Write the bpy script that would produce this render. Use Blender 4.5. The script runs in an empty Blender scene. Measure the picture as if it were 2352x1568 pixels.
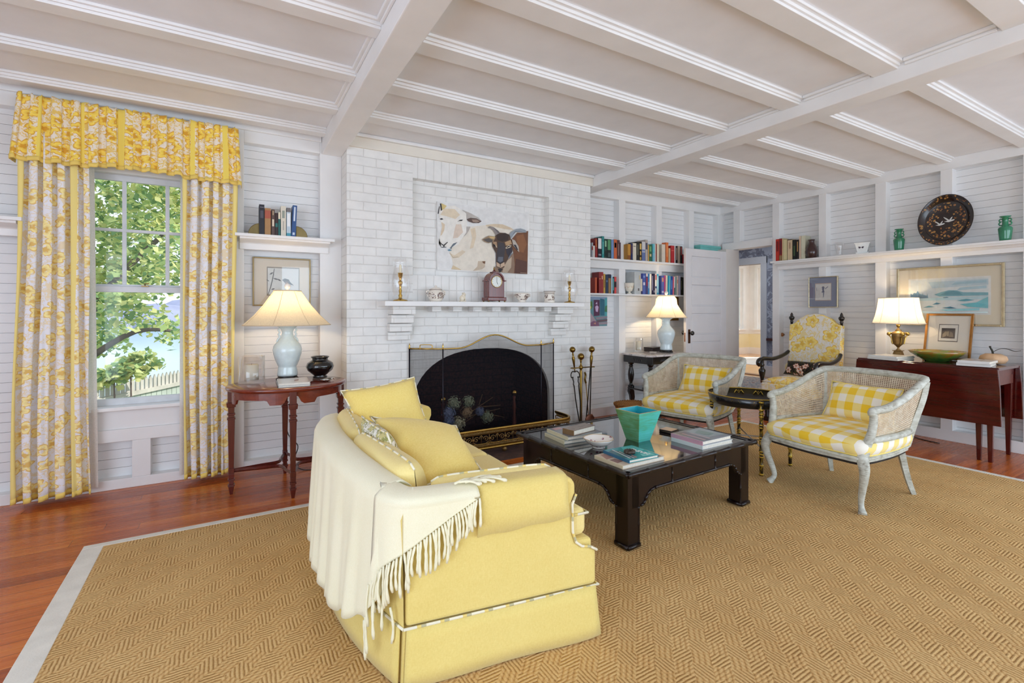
import bpy, bmesh, math, random
from mathutils import Vector, Matrix
random.seed(7)
S = bpy.context.scene
COL = S.collection
PI = math.pi
# ---------------------------------------------------------------- camera model (2352 x 1568 frame)
FPX, CX, CY, EYE = 1103.0, 1176.0, 713.0, 1.2
YAW = math.atan2(CX - 534, FPX)
sY, cY = math.sin(YAW), math.cos(YAW)
def ray(px, py):
    u = (px - CX) / FPX; v = (CY - py) / FPX
    return (sY + u * cY, cY - u * sY, v)
def onZ(px, py, z):
    r = ray(px, py); t = (z - EYE) / r[2]; return Vector((r[0] * t, r[1] * t, z))
def onX(px, py, x):
    r = ray(px, py); t = x / r[0]; return Vector((x, r[1] * t, EYE + r[2] * t))
def onY(px, py, y):
    r = ray(px, py); t = y / r[1]; return Vector((r[0] * t, y, EYE + r[2] * t))
# ---------------------------------------------------------------- mesh builder
class MB:
    def __init__(s): s.v = []; s.f = []; s.m = []; s.s = []; s.uv = []; s.c = []
    def add(s, vs, fs, m=0, sm=False, uvs=None, col=None, M=None):
        b = len(s.v)
        for p in vs:
            p = Vector(p)
            if M is not None: p = M @ p
            s.v.append(p)
        for i, f in enumerate(fs):
            s.f.append([b + k for k in f]); s.m.append(m); s.s.append(sm)
            s.uv.append(uvs[i] if uvs else None); s.c.append(col)
        return s
    def box(s, a, b, m=0, M=None, col=None):
        (x0, y0, z0), (x1, y1, z1) = a, b
        v = [(x0,y0,z0),(x1,y0,z0),(x1,y1,z0),(x0,y1,z0),(x0,y0,z1),(x1,y0,z1),(x1,y1,z1),(x0,y1,z1)]
        f = [(0,3,2,1),(4,5,6,7),(0,1,5,4),(1,2,6,5),(2,3,7,6),(3,0,4,7)]
        return s.add(v, f, m, False, None, col, M)
    def frustum(s, c, z0, z1, a0, b0, a1, b1, m=0, M=None):
        x, y = c
        v = [(x-a0,y-b0,z0),(x+a0,y-b0,z0),(x+a0,y+b0,z0),(x-a0,y+b0,z0),(x-a1,y-b1,z1),(x+a1,y-b1,z1),(x+a1,y+b1,z1),(x-a1,y+b1,z1)]
        f = [(0,3,2,1),(4,5,6,7),(0,1,5,4),(1,2,6,5),(2,3,7,6),(3,0,4,7)]
        return s.add(v, f, m, False, None, None, M)
    def ext(s, poly, w0, w1, ax='y', m=0, M=None, sm=False, col=None):
        """prism of a 2-D polygon: ax y -> (u,w,v), x -> (w,u,v), z -> (u,v,w)"""
        mp = {'y': lambda u, v, w: (u, w, v), 'x': lambda u, v, w: (w, u, v), 'z': lambda u, v, w: (u, v, w)}[ax]
        n = len(poly)
        v = [mp(p[0], p[1], w0) for p in poly] + [mp(p[0], p[1], w1) for p in poly]
        s.add(v, [list(range(n))[::-1], list(range(n, 2 * n))], m, False, None, col, M)
        b = len(s.v) - 2 * n
        for i in range(n):
            j = (i + 1) % n
            s.f.append([b + i, b + j, b + n + j, b + n + i]); s.m.append(m); s.s.append(sm); s.uv.append(None); s.c.append(col)
        return s
    def lathe(s, prof, n=20, c=(0, 0, 0), m=0, sm=True, sx=1, sy=1, M=None, rot=0, wob=None):
        vs = []; 
        for (r, z) in prof:
            for k in range(n):
                a = 2 * PI * k / n + rot
                q = r * (wob(a, z) if wob else 1)
                vs.append((c[0] + q * math.cos(a) * sx, c[1] + q * math.sin(a) * sy, c[2] + z))
        fs = []; uv = []
        for i in range(len(prof) - 1):
            for k in range(n):
                k2 = (k + 1) % n
                fs.append((i*n+k, i*n+k2, (i+1)*n+k2, (i+1)*n+k))
                u0, u1 = k/n, (k+1)/n; v0, v1 = prof[i][1], prof[i+1][1]
                uv.append([(u0, v0), (u1, v0), (u1, v1), (u0, v1)])
        s.add(vs, fs, m, sm, uv, None, M)
        b = len(s.v) - len(vs)
        for ri in (0, len(prof) - 1):
            if prof[ri][0] > 1e-4:
                l = [b + ri*n + k for k in range(n)]
                s.f.append(l[::-1] if ri == 0 else l); s.m.append(m); s.s.append(False); s.uv.append(None); s.c.append(None)
        return s
    def ball(s, c, r, n=14, k=8, m=0, sx=1, sy=1, sz=1, M=None):
        pr = [(max(1e-5, r * math.sin(PI * i / k)), -r * sz * math.cos(PI * i / k)) for i in range(k + 1)]
        return s.lathe(pr, n, c, m, True, sx, sy, M)
    def tube(s, pts, r, n=8, m=0, closed=False, sm=True, M=None, flat=1.0, up=None):
        P = [Vector(p) for p in pts]; N = len(P)
        R = r if isinstance(r, (list, tuple)) else [r] * N
        T = []
        for i in range(N):
            a = P[(i - 1) % N] if (closed or i > 0) else P[i]
            b = P[(i + 1) % N] if (closed or i < N - 1) else P[i]
            d = b - a
            T.append(d.normalized() if d.length > 1e-9 else Vector((0, 0, 1)))
        u = Vector(up) if up else (Vector((0, 0, 1)) if abs(T[0].z) < .9 else Vector((1, 0, 0)))
        vs = []
        for i in range(N):
            if up: u = Vector(up)
            u = (u - T[i] * u.dot(T[i])).normalized(); w = T[i].cross(u)
            for k in range(n):
                a = 2 * PI * k / n
                vs.append(P[i] + (u * math.cos(a) * flat + w * math.sin(a)) * R[i])
        fs = []; uv = []
        L = 0
        for i in range(N if closed else N - 1):
            j = (i + 1) % N; L2 = L + (P[j] - P[i]).length
            for k in range(n):
                k2 = (k + 1) % n
                fs.append((i*n+k, i*n+k2, j*n+k2, j*n+k)); uv.append([(k/n, L), ((k+1)/n, L), ((k+1)/n, L2), (k/n, L2)])
            L = L2
        if not closed:
            fs.append(list(range(n))[::-1]); uv.append(None); fs.append([(N-1)*n + k for k in range(n)]); uv.append(None)
        return s.add(vs, fs, m, sm, uv, None, M)
    def grid(s, fn, nu, nv, m=0, sm=True, cu=False, cv=False, M=None, uvf=None, flip=False):
        NU = nu if cu else nu + 1; NV = nv if cv else nv + 1
        vs = [fn(i / nu, j / nv) for i in range(NU) for j in range(NV)]
        fs = []; uv = []
        uvf = uvf or (lambda a, b: (a, b))
        for i in range(nu):
            for j in range(nv):
                i2 = (i + 1) % NU; j2 = (j + 1) % NV
                q = [i*NV+j, i2*NV+j, i2*NV+j2, i*NV+j2]; t = [uvf(i/nu, j/nv), uvf((i+1)/nu, j/nv), uvf((i+1)/nu, (j+1)/nv), uvf(i/nu, (j+1)/nv)]
                if flip: q.reverse(); t.reverse()
                fs.append(q); uv.append(t)
        return s.add(vs, fs, m, sm, uv, None, M)
    def pillow(s, c, th, n=10, m=0, pw=2.2, uvs=(1, 1), pinch=.06):
        """cushion spanned by four corners c (00,10,11,01), bulging both ways"""
        c = [Vector(q) for q in c]
        nrm = (c[1] - c[0]).cross(c[3] - c[0]).normalized()
        mid = sum(c, Vector()) / 4
        def base(a, b): return (c[0]*(1-a)*(1-b) + c[1]*a*(1-b) + c[2]*a*b + c[3]*(1-a)*b)
        for sg in (1, -1):
            def fn(a, b):
                p = base(a, b)
                h = ((1 - abs(2*a-1)**pw) * (1 - abs(2*b-1)**pw))
                h = max(h, 0) ** .5
                e = pinch * ((1 - (2*a-1)**2) * abs(2*b-1)**3 + (1 - (2*b-1)**2) * abs(2*a-1)**3)
                p = p + (mid - p) * e
                return p + nrm * sg * th * .5 * h
            s.grid(fn, n, n, m, True, uvf=lambda a, b: (a*uvs[0], b*uvs[1]), flip=(sg < 0))
        return s
    def build(s, name, mats, parent=None, bevel=0, seg=2, loc=None, rot=None, sub=0, solid=0, weld=False, autosm=False, off=None):
        me = bpy.data.meshes.new(name)
        vs = s.v if off is None else [p - Vector(off) for p in s.v]
        me.from_pydata([tuple(p) for p in vs], [], s.f)
        if not isinstance(mats, (list, tuple)): mats = [mats]
        for m in mats: me.materials.append(m)
        me.polygons.foreach_set('material_index', s.m)
        me.polygons.foreach_set('use_smooth', s.s)
        if any(u is not None for u in s.uv):
            l = me.uv_layers.new(name='UVMap'); k = 0
            for p, u in zip(me.polygons, s.uv):
                for q in range(p.loop_total):
                    if u is not None and q < len(u): l.data[p.loop_start + q].uv = u[q]
        if any(c is not None for c in s.c):
            a = me.color_attributes.new(name='Col', type='FLOAT_COLOR', domain='CORNER')
            for p, c in zip(me.polygons, s.c):
                for q in range(p.loop_total): a.data[p.loop_start + q].color = (c or (1, 1, 1)) + (1,) if c is None or len(c) == 3 else c
        me.update()
        if weld:
            bm = bmesh.new(); bm.from_mesh(me); bmesh.ops.remove_doubles(bm, verts=bm.verts, dist=1e-4); bm.to_mesh(me); bm.free()
        o = bpy.data.objects.new(name, me); COL.objects.link(o)
        if parent is not None: o.parent = parent
        if off is not None: o.location = off
        if loc is not None: o.location = loc
        if rot is not None: o.rotation_euler = rot
        if solid:
            md = o.modifiers.new('sol', 'SOLIDIFY'); md.thickness = solid; md.offset = 0
        if bevel:
            md = o.modifiers.new('bev', 'BEVEL'); md.width = bevel; md.segments = seg; md.limit_method = 'ANGLE'; md.angle_limit = .6
        if sub:
            md = o.modifiers.new('sub', 'SUBSURF'); md.levels = sub; md.render_levels = sub
        return o
def thing(name, label, cat, loc=(0, 0, 0), rz=0, group=None):
    o = bpy.data.objects.new(name, None); COL.objects.link(o)
    o.empty_display_size = .1; o.location = loc; o.rotation_euler = (0, 0, rz)
    return tag(o, label, cat, group)
def tag(o, label=None, cat=None, group=None, kind=None):
    if label: o['label'] = label
    if cat: o['category'] = cat
    if group: o['group'] = group
    if kind: o['kind'] = kind
    return o
def struct(mb, name, mats, **k):
    o = mb.build(name, mats, **k); o['kind'] = 'structure'; return o
def dup(root, loc, rz, label, group=None):
    r = root.copy(); COL.objects.link(r); r.location = loc; r.rotation_euler = (0, 0, rz); r['label'] = label
    if group: r['group'] = group
    for ch in list(root.children):
        c = ch.copy(); COL.objects.link(c); c.parent = r
        for g in list(ch.children):
            d = g.copy(); COL.objects.link(d); d.parent = c
    return r
def spline(pts, n=6, closed=False):
    P = [Vector(p) for p in pts]; N = len(P); out = []
    rng = range(N) if closed else range(N - 1)
    for i in rng:
        p0 = P[(i-1) % N] if closed or i > 0 else P[i]; p1 = P[i]; p2 = P[(i+1) % N]
        p3 = P[(i+2) % N] if closed or i < N - 2 else p2
        for k in range(n):
            t = k / n
            out.append(.5 * ((2*p1) + (p2-p0)*t + (2*p0-5*p1+4*p2-p3)*t*t + (3*p1-p0-3*p2+p3)*t*t*t))
    if not closed: out.append(P[-1])
    return out
def lerp(a, b, t): return a + (b - a) * t
# ---------------------------------------------------------------- materials
class NT:
    def __init__(s, name):
        s.mt = bpy.data.materials.new(name); s.mt.use_nodes = True
        s.t = s.mt.node_tree; s.t.nodes.clear()
        s.out = s.t.nodes.new('ShaderNodeOutputMaterial')
    def n(s, ty, props=None, ins=None):
        nd = s.t.nodes.new('ShaderNode' + ty)
        for k, v in (props or {}).items(): setattr(nd, k, v)
        for k, v in (ins or {}).items(): s.set(nd, k, v)
        return nd
    def set(s, nd, k, v):
        i = nd.inputs[k]
        if isinstance(v, bpy.types.NodeSocket): s.t.links.new(v, i)
        elif isinstance(v, bpy.types.Node): s.t.links.new(v.outputs[0], i)
        else:
            if i.type == 'RGBA' and not isinstance(v, (int, float)) and len(v) == 3: v = (*v, 1)
            i.default_value = v
    def math(s, op, a, b=0.0, c=None):
        nd = s.n('Math', {'operation': op}); s.set(nd, 0, a); s.set(nd, 1, b)
        if c is not None: s.set(nd, 2, c)
        return nd.outputs[0]
    def coord(s, kind='Object', scale=None, rot=None, loc=None):
        o = s.n('TexCoord').outputs[kind]
        if scale or rot or loc:
            m = s.n('Mapping'); s.set(m, 0, o)
            if scale: m.inputs['Scale'].default_value = scale
            if rot: m.inputs['Rotation'].default_value = rot
            if loc: m.inputs['Location'].default_value = loc
            o = m.outputs[0]
        return o
    def noise(s, vec, scale, detail=3, rough=.5, dist=0):
        return s.n('TexNoise', None, {'Vector': vec, 'Scale': scale, 'Detail': detail, 'Roughness': rough, 'Distortion': dist})
    def ramp(s, fac, stops, interp='LINEAR'):
        nd = s.n('ValToRGB'); s.set(nd, 0, fac); cr = nd.color_ramp; cr.interpolation = interp
        while len(cr.elements) < len(stops): cr.elements.new(.5)
        for e, (p, c) in zip(cr.elements, stops):
            e.position = p; e.color = (*c, 1) if not isinstance(c, (int, float)) else (c, c, c, 1)
        return nd.outputs[0]
    def mix(s, fac, a, b, blend='MIX'):
        nd = s.n('Mix', {'data_type': 'RGBA', 'blend_type': blend})
        s.set(nd, 0, fac); s.set(nd, 6, a); s.set(nd, 7, b)
        return nd.outputs[2]
    def sep(s, vec):
        nd = s.n('SeparateXYZ'); s.set(nd, 0, vec); return nd.outputs
    def comb(s, x, y, z=0.0):
        nd = s.n('CombineXYZ'); s.set(nd, 0, x); s.set(nd, 1, y); s.set(nd, 2, z); return nd.outputs[0]
    def bump(s, h, strength=.3, dist=.01):
        nd = s.n('Bump', None, {'Height': h, 'Strength': strength, 'Distance': dist}); return nd.outputs[0]
    def pr(s, col, rough=.5, metal=0, normal=None, spec=.5, coat=0, trans=0, sheen=0, ior=None, em=None, ems=0, alpha=None, subs=0):
        p = s.n('BsdfPrincipled')
        s.set(p, 'Base Color', col); s.set(p, 'Roughness', rough); s.set(p, 'Metallic', metal)
        s.set(p, 'Specular IOR Level', spec)
        if normal is not None: s.set(p, 'Normal', normal)
        if coat: s.set(p, 'Coat Weight', coat); s.set(p, 'Coat Roughness', .08)
        if trans: s.set(p, 'Transmission Weight', trans)
        if sheen: s.set(p, 'Sheen Weight', sheen)
        if ior: s.set(p, 'IOR', ior)
        if em: s.set(p, 'Emission Color', em); s.set(p, 'Emission Strength', ems)
        if alpha is not None: s.set(p, 'Alpha', alpha)
        s.t.links.new(p.outputs[0], s.out.inputs[0]); return p
    def fin(s, sh=None):
        if sh is not None: s.t.links.new(sh, s.out.inputs[0])
        return s.mt
def srgb(*c):
    c = c[0] if len(c) == 1 else c
    return tuple(((x / 255) / 12.92 if x / 255 <= .04045 else ((x / 255 + .055) / 1.055) ** 2.4) for x in c)
_simple = {}
def simple(name, rgb, rough=.5, metal=0, var=.08, vs=12, bump=0, bs=60, spec=.5, coat=0, sheen=0, lin=False):
    if name in _simple: return _simple[name]
    k = NT(name); c = rgb if lin else srgb(rgb); co = k.coord()
    nz = k.noise(co, vs, 4)
    col = k.ramp(nz.outputs[0], [(.3, tuple(max(0, x * (1 - var)) for x in c)), (.7, tuple(min(1, x * (1 + var)) for x in c))])
    nm = None
    if bump:
        b = k.noise(co, bs, 3); nm = k.bump(b.outputs[0], bump, .004)
    k.pr(col, rough, metal, nm, spec, coat, 0, sheen)
    _simple[name] = k.mt; return k.mt
def wood(name, c1, c2, axis='X', sc=1, rough=.25, coat=.3, grain=1.0):
    k = NT(name)
    st = {'X': (.6, 9, 9), 'Y': (9, .6, 9), 'Z': (9, 9, .6)}[axis]
    co = k.coord('Object', tuple(q * sc for q in st))
    a = k.noise(co, 3.0, 6, .6, .6); b = k.noise(co, 14, 4)
    f = k.math('ADD', k.math('MULTIPLY', a.outputs[0], .75), k.math('MULTIPLY', b.outputs[0], .25))
    col = k.ramp(f, [(.5 - .18 * grain, srgb(c1)), (.5 + .18 * grain, srgb(c2))])
    k.pr(col, rough, 0, k.bump(b.outputs[0], .05, .002), .5, coat)
    return k.mt
def glassy(name, tint=(1, 1, 1), gloss=.06, rough=.02, refl=1.0):
    k = NT(name)
    lw = k.n('LayerWeight', None, {'Blend': .18})
    f = k.math('ADD', k.math('MULTIPLY', lw.outputs[1], .75 * refl), gloss * refl)
    tr = k.n('BsdfTransparent', None, {'Color': (*tint, 1)}); gl = k.n('BsdfGlossy', None, {'Roughness': rough, 'Color': (1, 1, 1, 1)})
    mx = k.n('MixShader'); k.set(mx, 0, f); k.set(mx, 1, tr.outputs[0]); k.set(mx, 2, gl.outputs[0])
    return k.fin(mx.outputs[0])
def painted(name, rgb, rough=.45, bump=.06, bs=30, var=.03):
    return simple(name, rgb, rough, 0, var, 5, bump, bs)
W = painted('white_paint', (236, 236, 236), .38)
WB = painted('white_board', (234, 235, 236), .42)
WC = painted('ceiling_paint', (234, 235, 238), .6, .03, 12)
BLACK = simple('black_lacquer', (20, 16, 17), .22, coat=.4, var=.2)
BRASS = simple('brass', (196, 160, 84), .24, 1, .12, 20)
BRASSD = simple('aged_brass', (158, 130, 84), .42, .85, .2, 25)
IRON = simple('dark_iron', (58, 52, 48), .4, .8, .2)
GLASS = glassy('clear_glass', gloss=.05)
PANE = glassy('window_pane', gloss=.02, refl=.5)
PGLASS = glassy('picture_glass', gloss=.05, refl=.8)
WAX = simple('candle_wax', (248, 240, 214), .5, var=.02)
PAGES = simple('page_edges', (232, 226, 212), .7, var=.08, vs=90)
def attr_mat(name, rough=.6, coat=0, var=.05, spec=.4):
    k = NT(name); a = k.n('VertexColor', {'layer_name': 'Col'})
    nz = k.noise(k.coord(), 25, 4)
    f = k.ramp(nz.outputs[0], [(.25, 1 - var * 2), (.75, 1 + 0.0)])
    k.pr(k.mix(1.0, a.outputs[0], f, 'MULTIPLY'), rough, 0, None, spec, coat); return k.mt
PAINT = attr_mat('painted_picture', .6, 0, .08)
COVER = attr_mat('printed_cover', .4, 0, .05)
COVERG = attr_mat('glossy_cover', .25, .2, .05)
def shade_mat(name, c=(250, 236, 205), tr=.5):
    k = NT(name); co = k.coord()
    nz = k.noise(co, 120, 2); col = k.ramp(nz.outputs[0], [(.3, srgb(tuple(int(x * .95) for x in c))), (.7, srgb(c))])
    d = k.n('BsdfDiffuse', None, {'Color': col}); t = k.n('BsdfTranslucent', None, {'Color': col})
    mx = k.n('MixShader'); k.set(mx, 0, tr); k.set(mx, 1, d.outputs[0]); k.set(mx, 2, t.outputs[0])
    return k.fin(mx.outputs[0])
def fabric(name, c1, c2, sc=400, bump=.25, rough=.9, bs=90):
    k = NT(name); co = k.coord()
    nz = k.noise(k.coord('Object', (3, 3, 1)), bs, 3); n2 = k.noise(k.coord('Object', (1, 1, 4)), bs * 1.4, 2); big = k.noise(co, 5, 3)
    f = k.math('ADD', k.math('MULTIPLY', n2.outputs[0], .35), k.math('ADD', k.math('MULTIPLY', nz.outputs[0], .35), k.math('MULTIPLY', big.outputs[0], .3)))
    col = k.ramp(f, [(.32, srgb(c1)), (.68, srgb(c2))])
    k.pr(col, rough, 0, k.bump(f, bump, .003), .2, 0, 0, .2); return k.mt
def gingham(name, size=.06, coord='UV', ang=0):
    k = NT(name); co = k.coord(coord, rot=(0, 0, ang)); x, y, z = k.sep(co)
    def st(v): return k.math('GREATER_THAN', k.math('FRACT', k.math('DIVIDE', v, 2 * size)), .5)
    f = k.math('MULTIPLY', k.math('ADD', st(x), st(y)), .5)
    col = k.ramp(f, [(0, srgb(244, 240, 228)), (.25, srgb(246, 224, 140)), (.75, srgb(246, 204, 52))], 'CONSTANT')
    nz = k.noise(k.coord(), 300, 2)
    col = k.mix(.12, col, nz.outputs[1], 'OVERLAY')
    k.pr(col, .85, 0, k.bump(nz.outputs[0], .15, .002), .2, 0, 0, .15); return k.mt
def flowers(name, base, petal, core, leaf, scale=7, coord='UV', stripe=None, petals=6, ms=1.0, ns=9):
    """scattered blossoms on a plain ground"""
    k = NT(name); co = k.coord(coord, (scale, scale, scale))
    wob = k.noise(co, 1.3, 2)
    cow = k.n('VectorMath', {'operation': 'ADD'}); k.set(cow, 0, co)
    sc_ = k.n('VectorMath', {'operation': 'SCALE'}); k.set(sc_, 0, wob.outputs[1]); sc_.inputs['Scale'].default_value = .35; k.set(cow, 1, sc_.outputs[0])
    v = k.n('TexVoronoi', {'voronoi_dimensions': '2D', 'feature': 'F1'}, {'Vector': cow.outputs[0], 'Scale': 1.0, 'Randomness': .95})
    d = k.n('VectorMath', {'operation': 'SUBTRACT'}); k.set(d, 0, cow.outputs[0]); k.set(d, 1, v.outputs['Position'])
    x, y, z = k.sep(d.outputs[0])
    r = v.outputs['Distance']; a = k.math('ARCTAN2', y, x)
    pet = k.math('ADD', .30, k.math('MULTIPLY', k.math('ABSOLUTE', k.math('COSINE', k.math('MULTIPLY', a, petals / 2))), .16))
    pet = k.math('MULTIPLY', pet, ms)
    isp = k.math('LESS_THAN', r, pet)
    q = k.math('DIVIDE', r, pet)
    pc = k.ramp(q, [(0, srgb(core)), (.32, srgb(core)), (.4, srgb(petal)), (.75, srgb(tuple(min(255, int(c * 1.06 + 8)) for c in petal))), (.95, srgb(core))])
    nz = k.noise(co, 2.6, 4, .6, .8)
    vine = k.math('LESS_THAN', k.math('ABSOLUTE', k.math('SUBTRACT', nz.outputs[0], .5)), .028)
    n2 = k.noise(co, 1.7, 3, .5, 1.2)
    lf = k.math('GREATER_THAN', n2.outputs[0], .58)
    c = k.mix(vine, srgb(base), srgb(leaf)); c = k.mix(lf, c, srgb(leaf)); c = k.mix(isp, c, pc)
    n4 = k.noise(co, 4.5, 3); c = k.mix(k.math('MULTIPLY', k.math('GREATER_THAN', n4.outputs[0], .60), .75), c, srgb(base))
    if stripe:
        u = k.sep(k.coord(coord))[0]
        fr = k.math('FRACT', k.math('DIVIDE', u, stripe[0]))
        c = k.mix(k.math('LESS_THAN', fr, stripe[1]), c, srgb(stripe[2]))
    fine = k.noise(k.coord(), 260, 2)
    k.pr(c, .88, 0, k.bump(fine.outputs[0], .1, .002), .2, 0, 0, .15); return k.mt
# ================================================================ ROOM SHELL
XL, XR, YB, YF, HC = -2.4, 5.70, -2.8, 4.12, 2.60
TN = [0]
def trim(a, b, mat=W, bevel=.003, **k):
    TN[0] += 1
    c = [(p + q) / 2 for p, q in zip(a, b)]
    return struct(MB().box(a, b), 'trim_%d' % TN[0], mat, bevel=bevel, off=(c[0], c[1], a[2]), **k)
# ---- materials of the shell
def floor_mat():
    k = NT('pine_floor'); co = k.coord(); x, y, z = k.sep(co)
    w = .083
    row = k.math('FLOOR', k.math('DIVIDE', y, w))
    off = k.n('TexWhiteNoise', {'noise_dimensions': '1D'}, {'W': row})
    xs = k.math('ADD', x, k.math('MULTIPLY', off.outputs[0], 3.1))
    brd = k.math('FLOOR', k.math('DIVIDE', xs, 2.6))
    idn = k.n('TexWhiteNoise', {'noise_dimensions': '2D'}, {'Vector': k.comb(row, brd)})
    gv = k.comb(k.math('MULTIPLY', x, .7), k.math('ADD', k.math('MULTIPLY', y, 16), k.math('MULTIPLY', idn.outputs[0], 40)))
    g = k.noise(gv, 1.6, 6, .6, .5); g2 = k.noise(k.comb(k.math('MULTIPLY', x, 1.5), k.math('MULTIPLY', y, 70)), 1.5, 3)
    f = k.math('ADD', k.math('MULTIPLY', g.outputs[0], .55), k.math('ADD', k.math('MULTIPLY', idn.outputs[0], .3), k.math('MULTIPLY', g2.outputs[0], .2)))
    col = k.ramp(f, [(.2, srgb(112, 44, 14)), (.42, srgb(164, 76, 24)), (.62, srgb(196, 102, 36)), (.85, srgb(216, 132, 60))])
    fr = k.math('FRACT', k.math('DIVIDE', y, w)); gap = k.math('LESS_THAN', fr, .035)
    fx = k.math('FRACT', k.math('DIVIDE', xs, 2.6)); gap = k.math('MAXIMUM', gap, k.math('LESS_THAN', fx, .0012))
    col = k.mix(k.math('MULTIPLY', gap, .7), col, srgb(70, 28, 12))
    rg = k.math('ADD', .20, k.math('MULTIPLY', g2.outputs[0], .16))
    k.pr(col, rg, 0, k.bump(k.math('SUBTRACT', g.outputs[0], k.math('MULTIPLY', gap, 2)), .08, .004), .42, .10); return k.mt
FLOORM = floor_mat()
def brick_mat(name, soldier=False, dark=False):
    k = NT(name); co = k.coord(); x, y, z = k.sep(co)
    v = k.comb(z, x) if soldier else k.comb(k.math('ADD', x, y), z)
    nz = k.noise(co, 9, 4); wob = k.n('VectorMath', {'operation': 'SCALE'}); k.set(wob, 0, nz.outputs[1]); wob.inputs['Scale'].default_value = .008
    va = k.n('VectorMath', {'operation': 'ADD'}); k.set(va, 0, v); k.set(va, 1, wob.outputs[0])
    b = k.n('TexBrick', {'offset': 0.0 if soldier else .5}, {'Vector': va.outputs[0], 'Scale': 1.0, 'Mortar Size': .0042, 'Mortar Smooth': .6, 'Brick Width': .23 if soldier else .205, 'Row Height': .0715, 'Color1': (1, 1, 1, 1), 'Color2': (.93, .93, .93, 1), 'Mortar': (0, 0, 0, 1), 'Bias': 0})
    n2 = k.noise(co, 40, 4); h = k.math('ADD', k.math('MULTIPLY', b.outputs['Fac'], -1), k.math('ADD', k.math('MULTIPLY', n2.outputs[0], .35), k.math('MULTIPLY', nz.outputs[0], .9)))
    if dark:
        c = k.ramp(n2.outputs[0], [(.3, srgb(30, 22, 24)), (.75, srgb(78, 46, 40))]); c = k.mix(b.outputs['Fac'], c, srgb(24, 20, 24))
        k.pr(c, .9, 0, k.bump(h, .6, .01), .1)
    else:
        c = k.mix(k.math('MULTIPLY', b.outputs['Fac'], .30), k.ramp(nz.outputs[0], [(.3, srgb(228, 228, 226)), (.7, srgb(240, 239, 236))]), srgb(196, 192, 188))
        ch = k.noise(co, 55, 2); spots = k.math('GREATER_THAN', ch.outputs[0], .76)
        c = k.mix(k.math('MULTIPLY', spots, .55), c, srgb(150, 120, 110))
        k.pr(c, .42, 0, k.bump(h, .55, .006), .45)
    return k.mt
BRK = brick_mat('white_painted_brick'); BRKS = brick_mat('white_soldier_brick', True); SOOT = brick_mat('sooty_firebrick', False, True)
# ---- floor, ceiling
struct(MB().box((XL, YB, -.06), (5.86, 4.36, 0)), 'floor', FLOORM)
struct(MB().box((XL, YB, HC), (5.95, 4.36, HC + .08)), 'ceiling', WC)
# ---- shiplap panels
PB = .0623
def shipY(mb, x0, x1, z0, z1, p):
    mb.box((x0, p + .014, z0), (x1, p + .05, z1))
    i0 = math.floor(z0 / PB)
    for i in range(i0, int(z1 / PB) + 1):
        a, b = max(z0, i * PB + .0011), min(z1, (i + 1) * PB - .0011)
        if b - a > .003: mb.box((x0, p + random.uniform(0, .0015), a), (x1, p + .016, b))
def shipX(mb, y0, y1, z0, z1, p):
    mb.box((p + .014, y0, z0), (p + .05, y1, z1))
    i0 = math.floor(z0 / PB)
    for i in range(i0, int(z1 / PB) + 1):
        a, b = max(z0, i * PB + .0011), min(z1, (i + 1) * PB - .0011)
        if b - a > .003: mb.box((p + random.uniform(0, .0015), y0, a), (p + .016, y1, b))
P1, P2, PX = 4.20, 4.285, 5.79
WX0, WX1, WZ0, WZ1 = -.91, -.14, .545, 2.16      # window opening
mb = MB()
shipY(mb, XL, WX0 - .02, 0, HC, P1); shipY(mb, WX1 + .02, .80, 0, HC, P1)
shipY(mb, WX0 - .02, WX1 + .02, 0, WZ0, P1); shipY(mb, WX0 - .02, WX1 + .02, WZ1, HC, P1)
struct(mb, 'wall_back', WB)
mb = MB(); shipY(mb, 3.18, 5.86, 0, HC, P2); struct(mb, 'wall_alcove', WB)
mb = MB(); shipX(mb, YB, 3.47, 0, HC, PX); shipX(mb, 3.47, 4.3, 2.0, HC, PX)
mb.box((PX + .05, YB, 0), (5.95, 3.45, HC)); mb.box((PX + .05, 3.45, 2.02), (5.95, 4.3, HC)); mb.box((5.80, 4.16, 0), (5.95, 4.36, HC))
struct(mb, 'wall_right', WB)
mb = MB().box((XL - .1, 1.5, 0), (XL, 4.36, HC)); mb.box((XL - .1, YB, 0), (XL, 1.5, .12)); mb.box((XL - .1, YB, 2.15), (XL, 1.5, HC))  # rear stretch left open: assumed window opening, added for daylight
struct(mb, 'wall_left', W)
# ---- window-wall framing (front plane YF)
TB = P1 + .005
trim((.609, YF, 0), (.775, TB, HC)); trim((-.14, YF, 0), (.075, TB, HC)); trim((-1.118, YF, 0), (-.91, TB, HC))
trim((-1.9, YF, 0), (-1.7, TB, HC))
trim((.075, YF, 2.464), (.609, TB, HC)); trim((XL, YF, 2.464), (-1.118, TB, HC)); trim((-.91, YF, 2.2), (-.14, TB, HC))
trim((XL, YF - .02, 2.55), (.62, YF - .0005, HC), bevel=.008)
trim((.075, YF, 0), (.609, TB, .067)); trim((XL, YF, 0), (-1.118, TB, .067)); trim((-.91, YF, 0), (-.14, TB, .066))
trim((-.91, YF, .318), (-.14, TB, .40)); trim((-.91, YF + .012, .40), (-.14, TB, .545))
trim((-.591, YF + .001, .066), (-.488, TB, .318)); trim((-.91, YF + .001, .066), (-.80, TB, .318)); trim((-.25, YF + .001, .066), (-.14, TB, .318))
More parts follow.
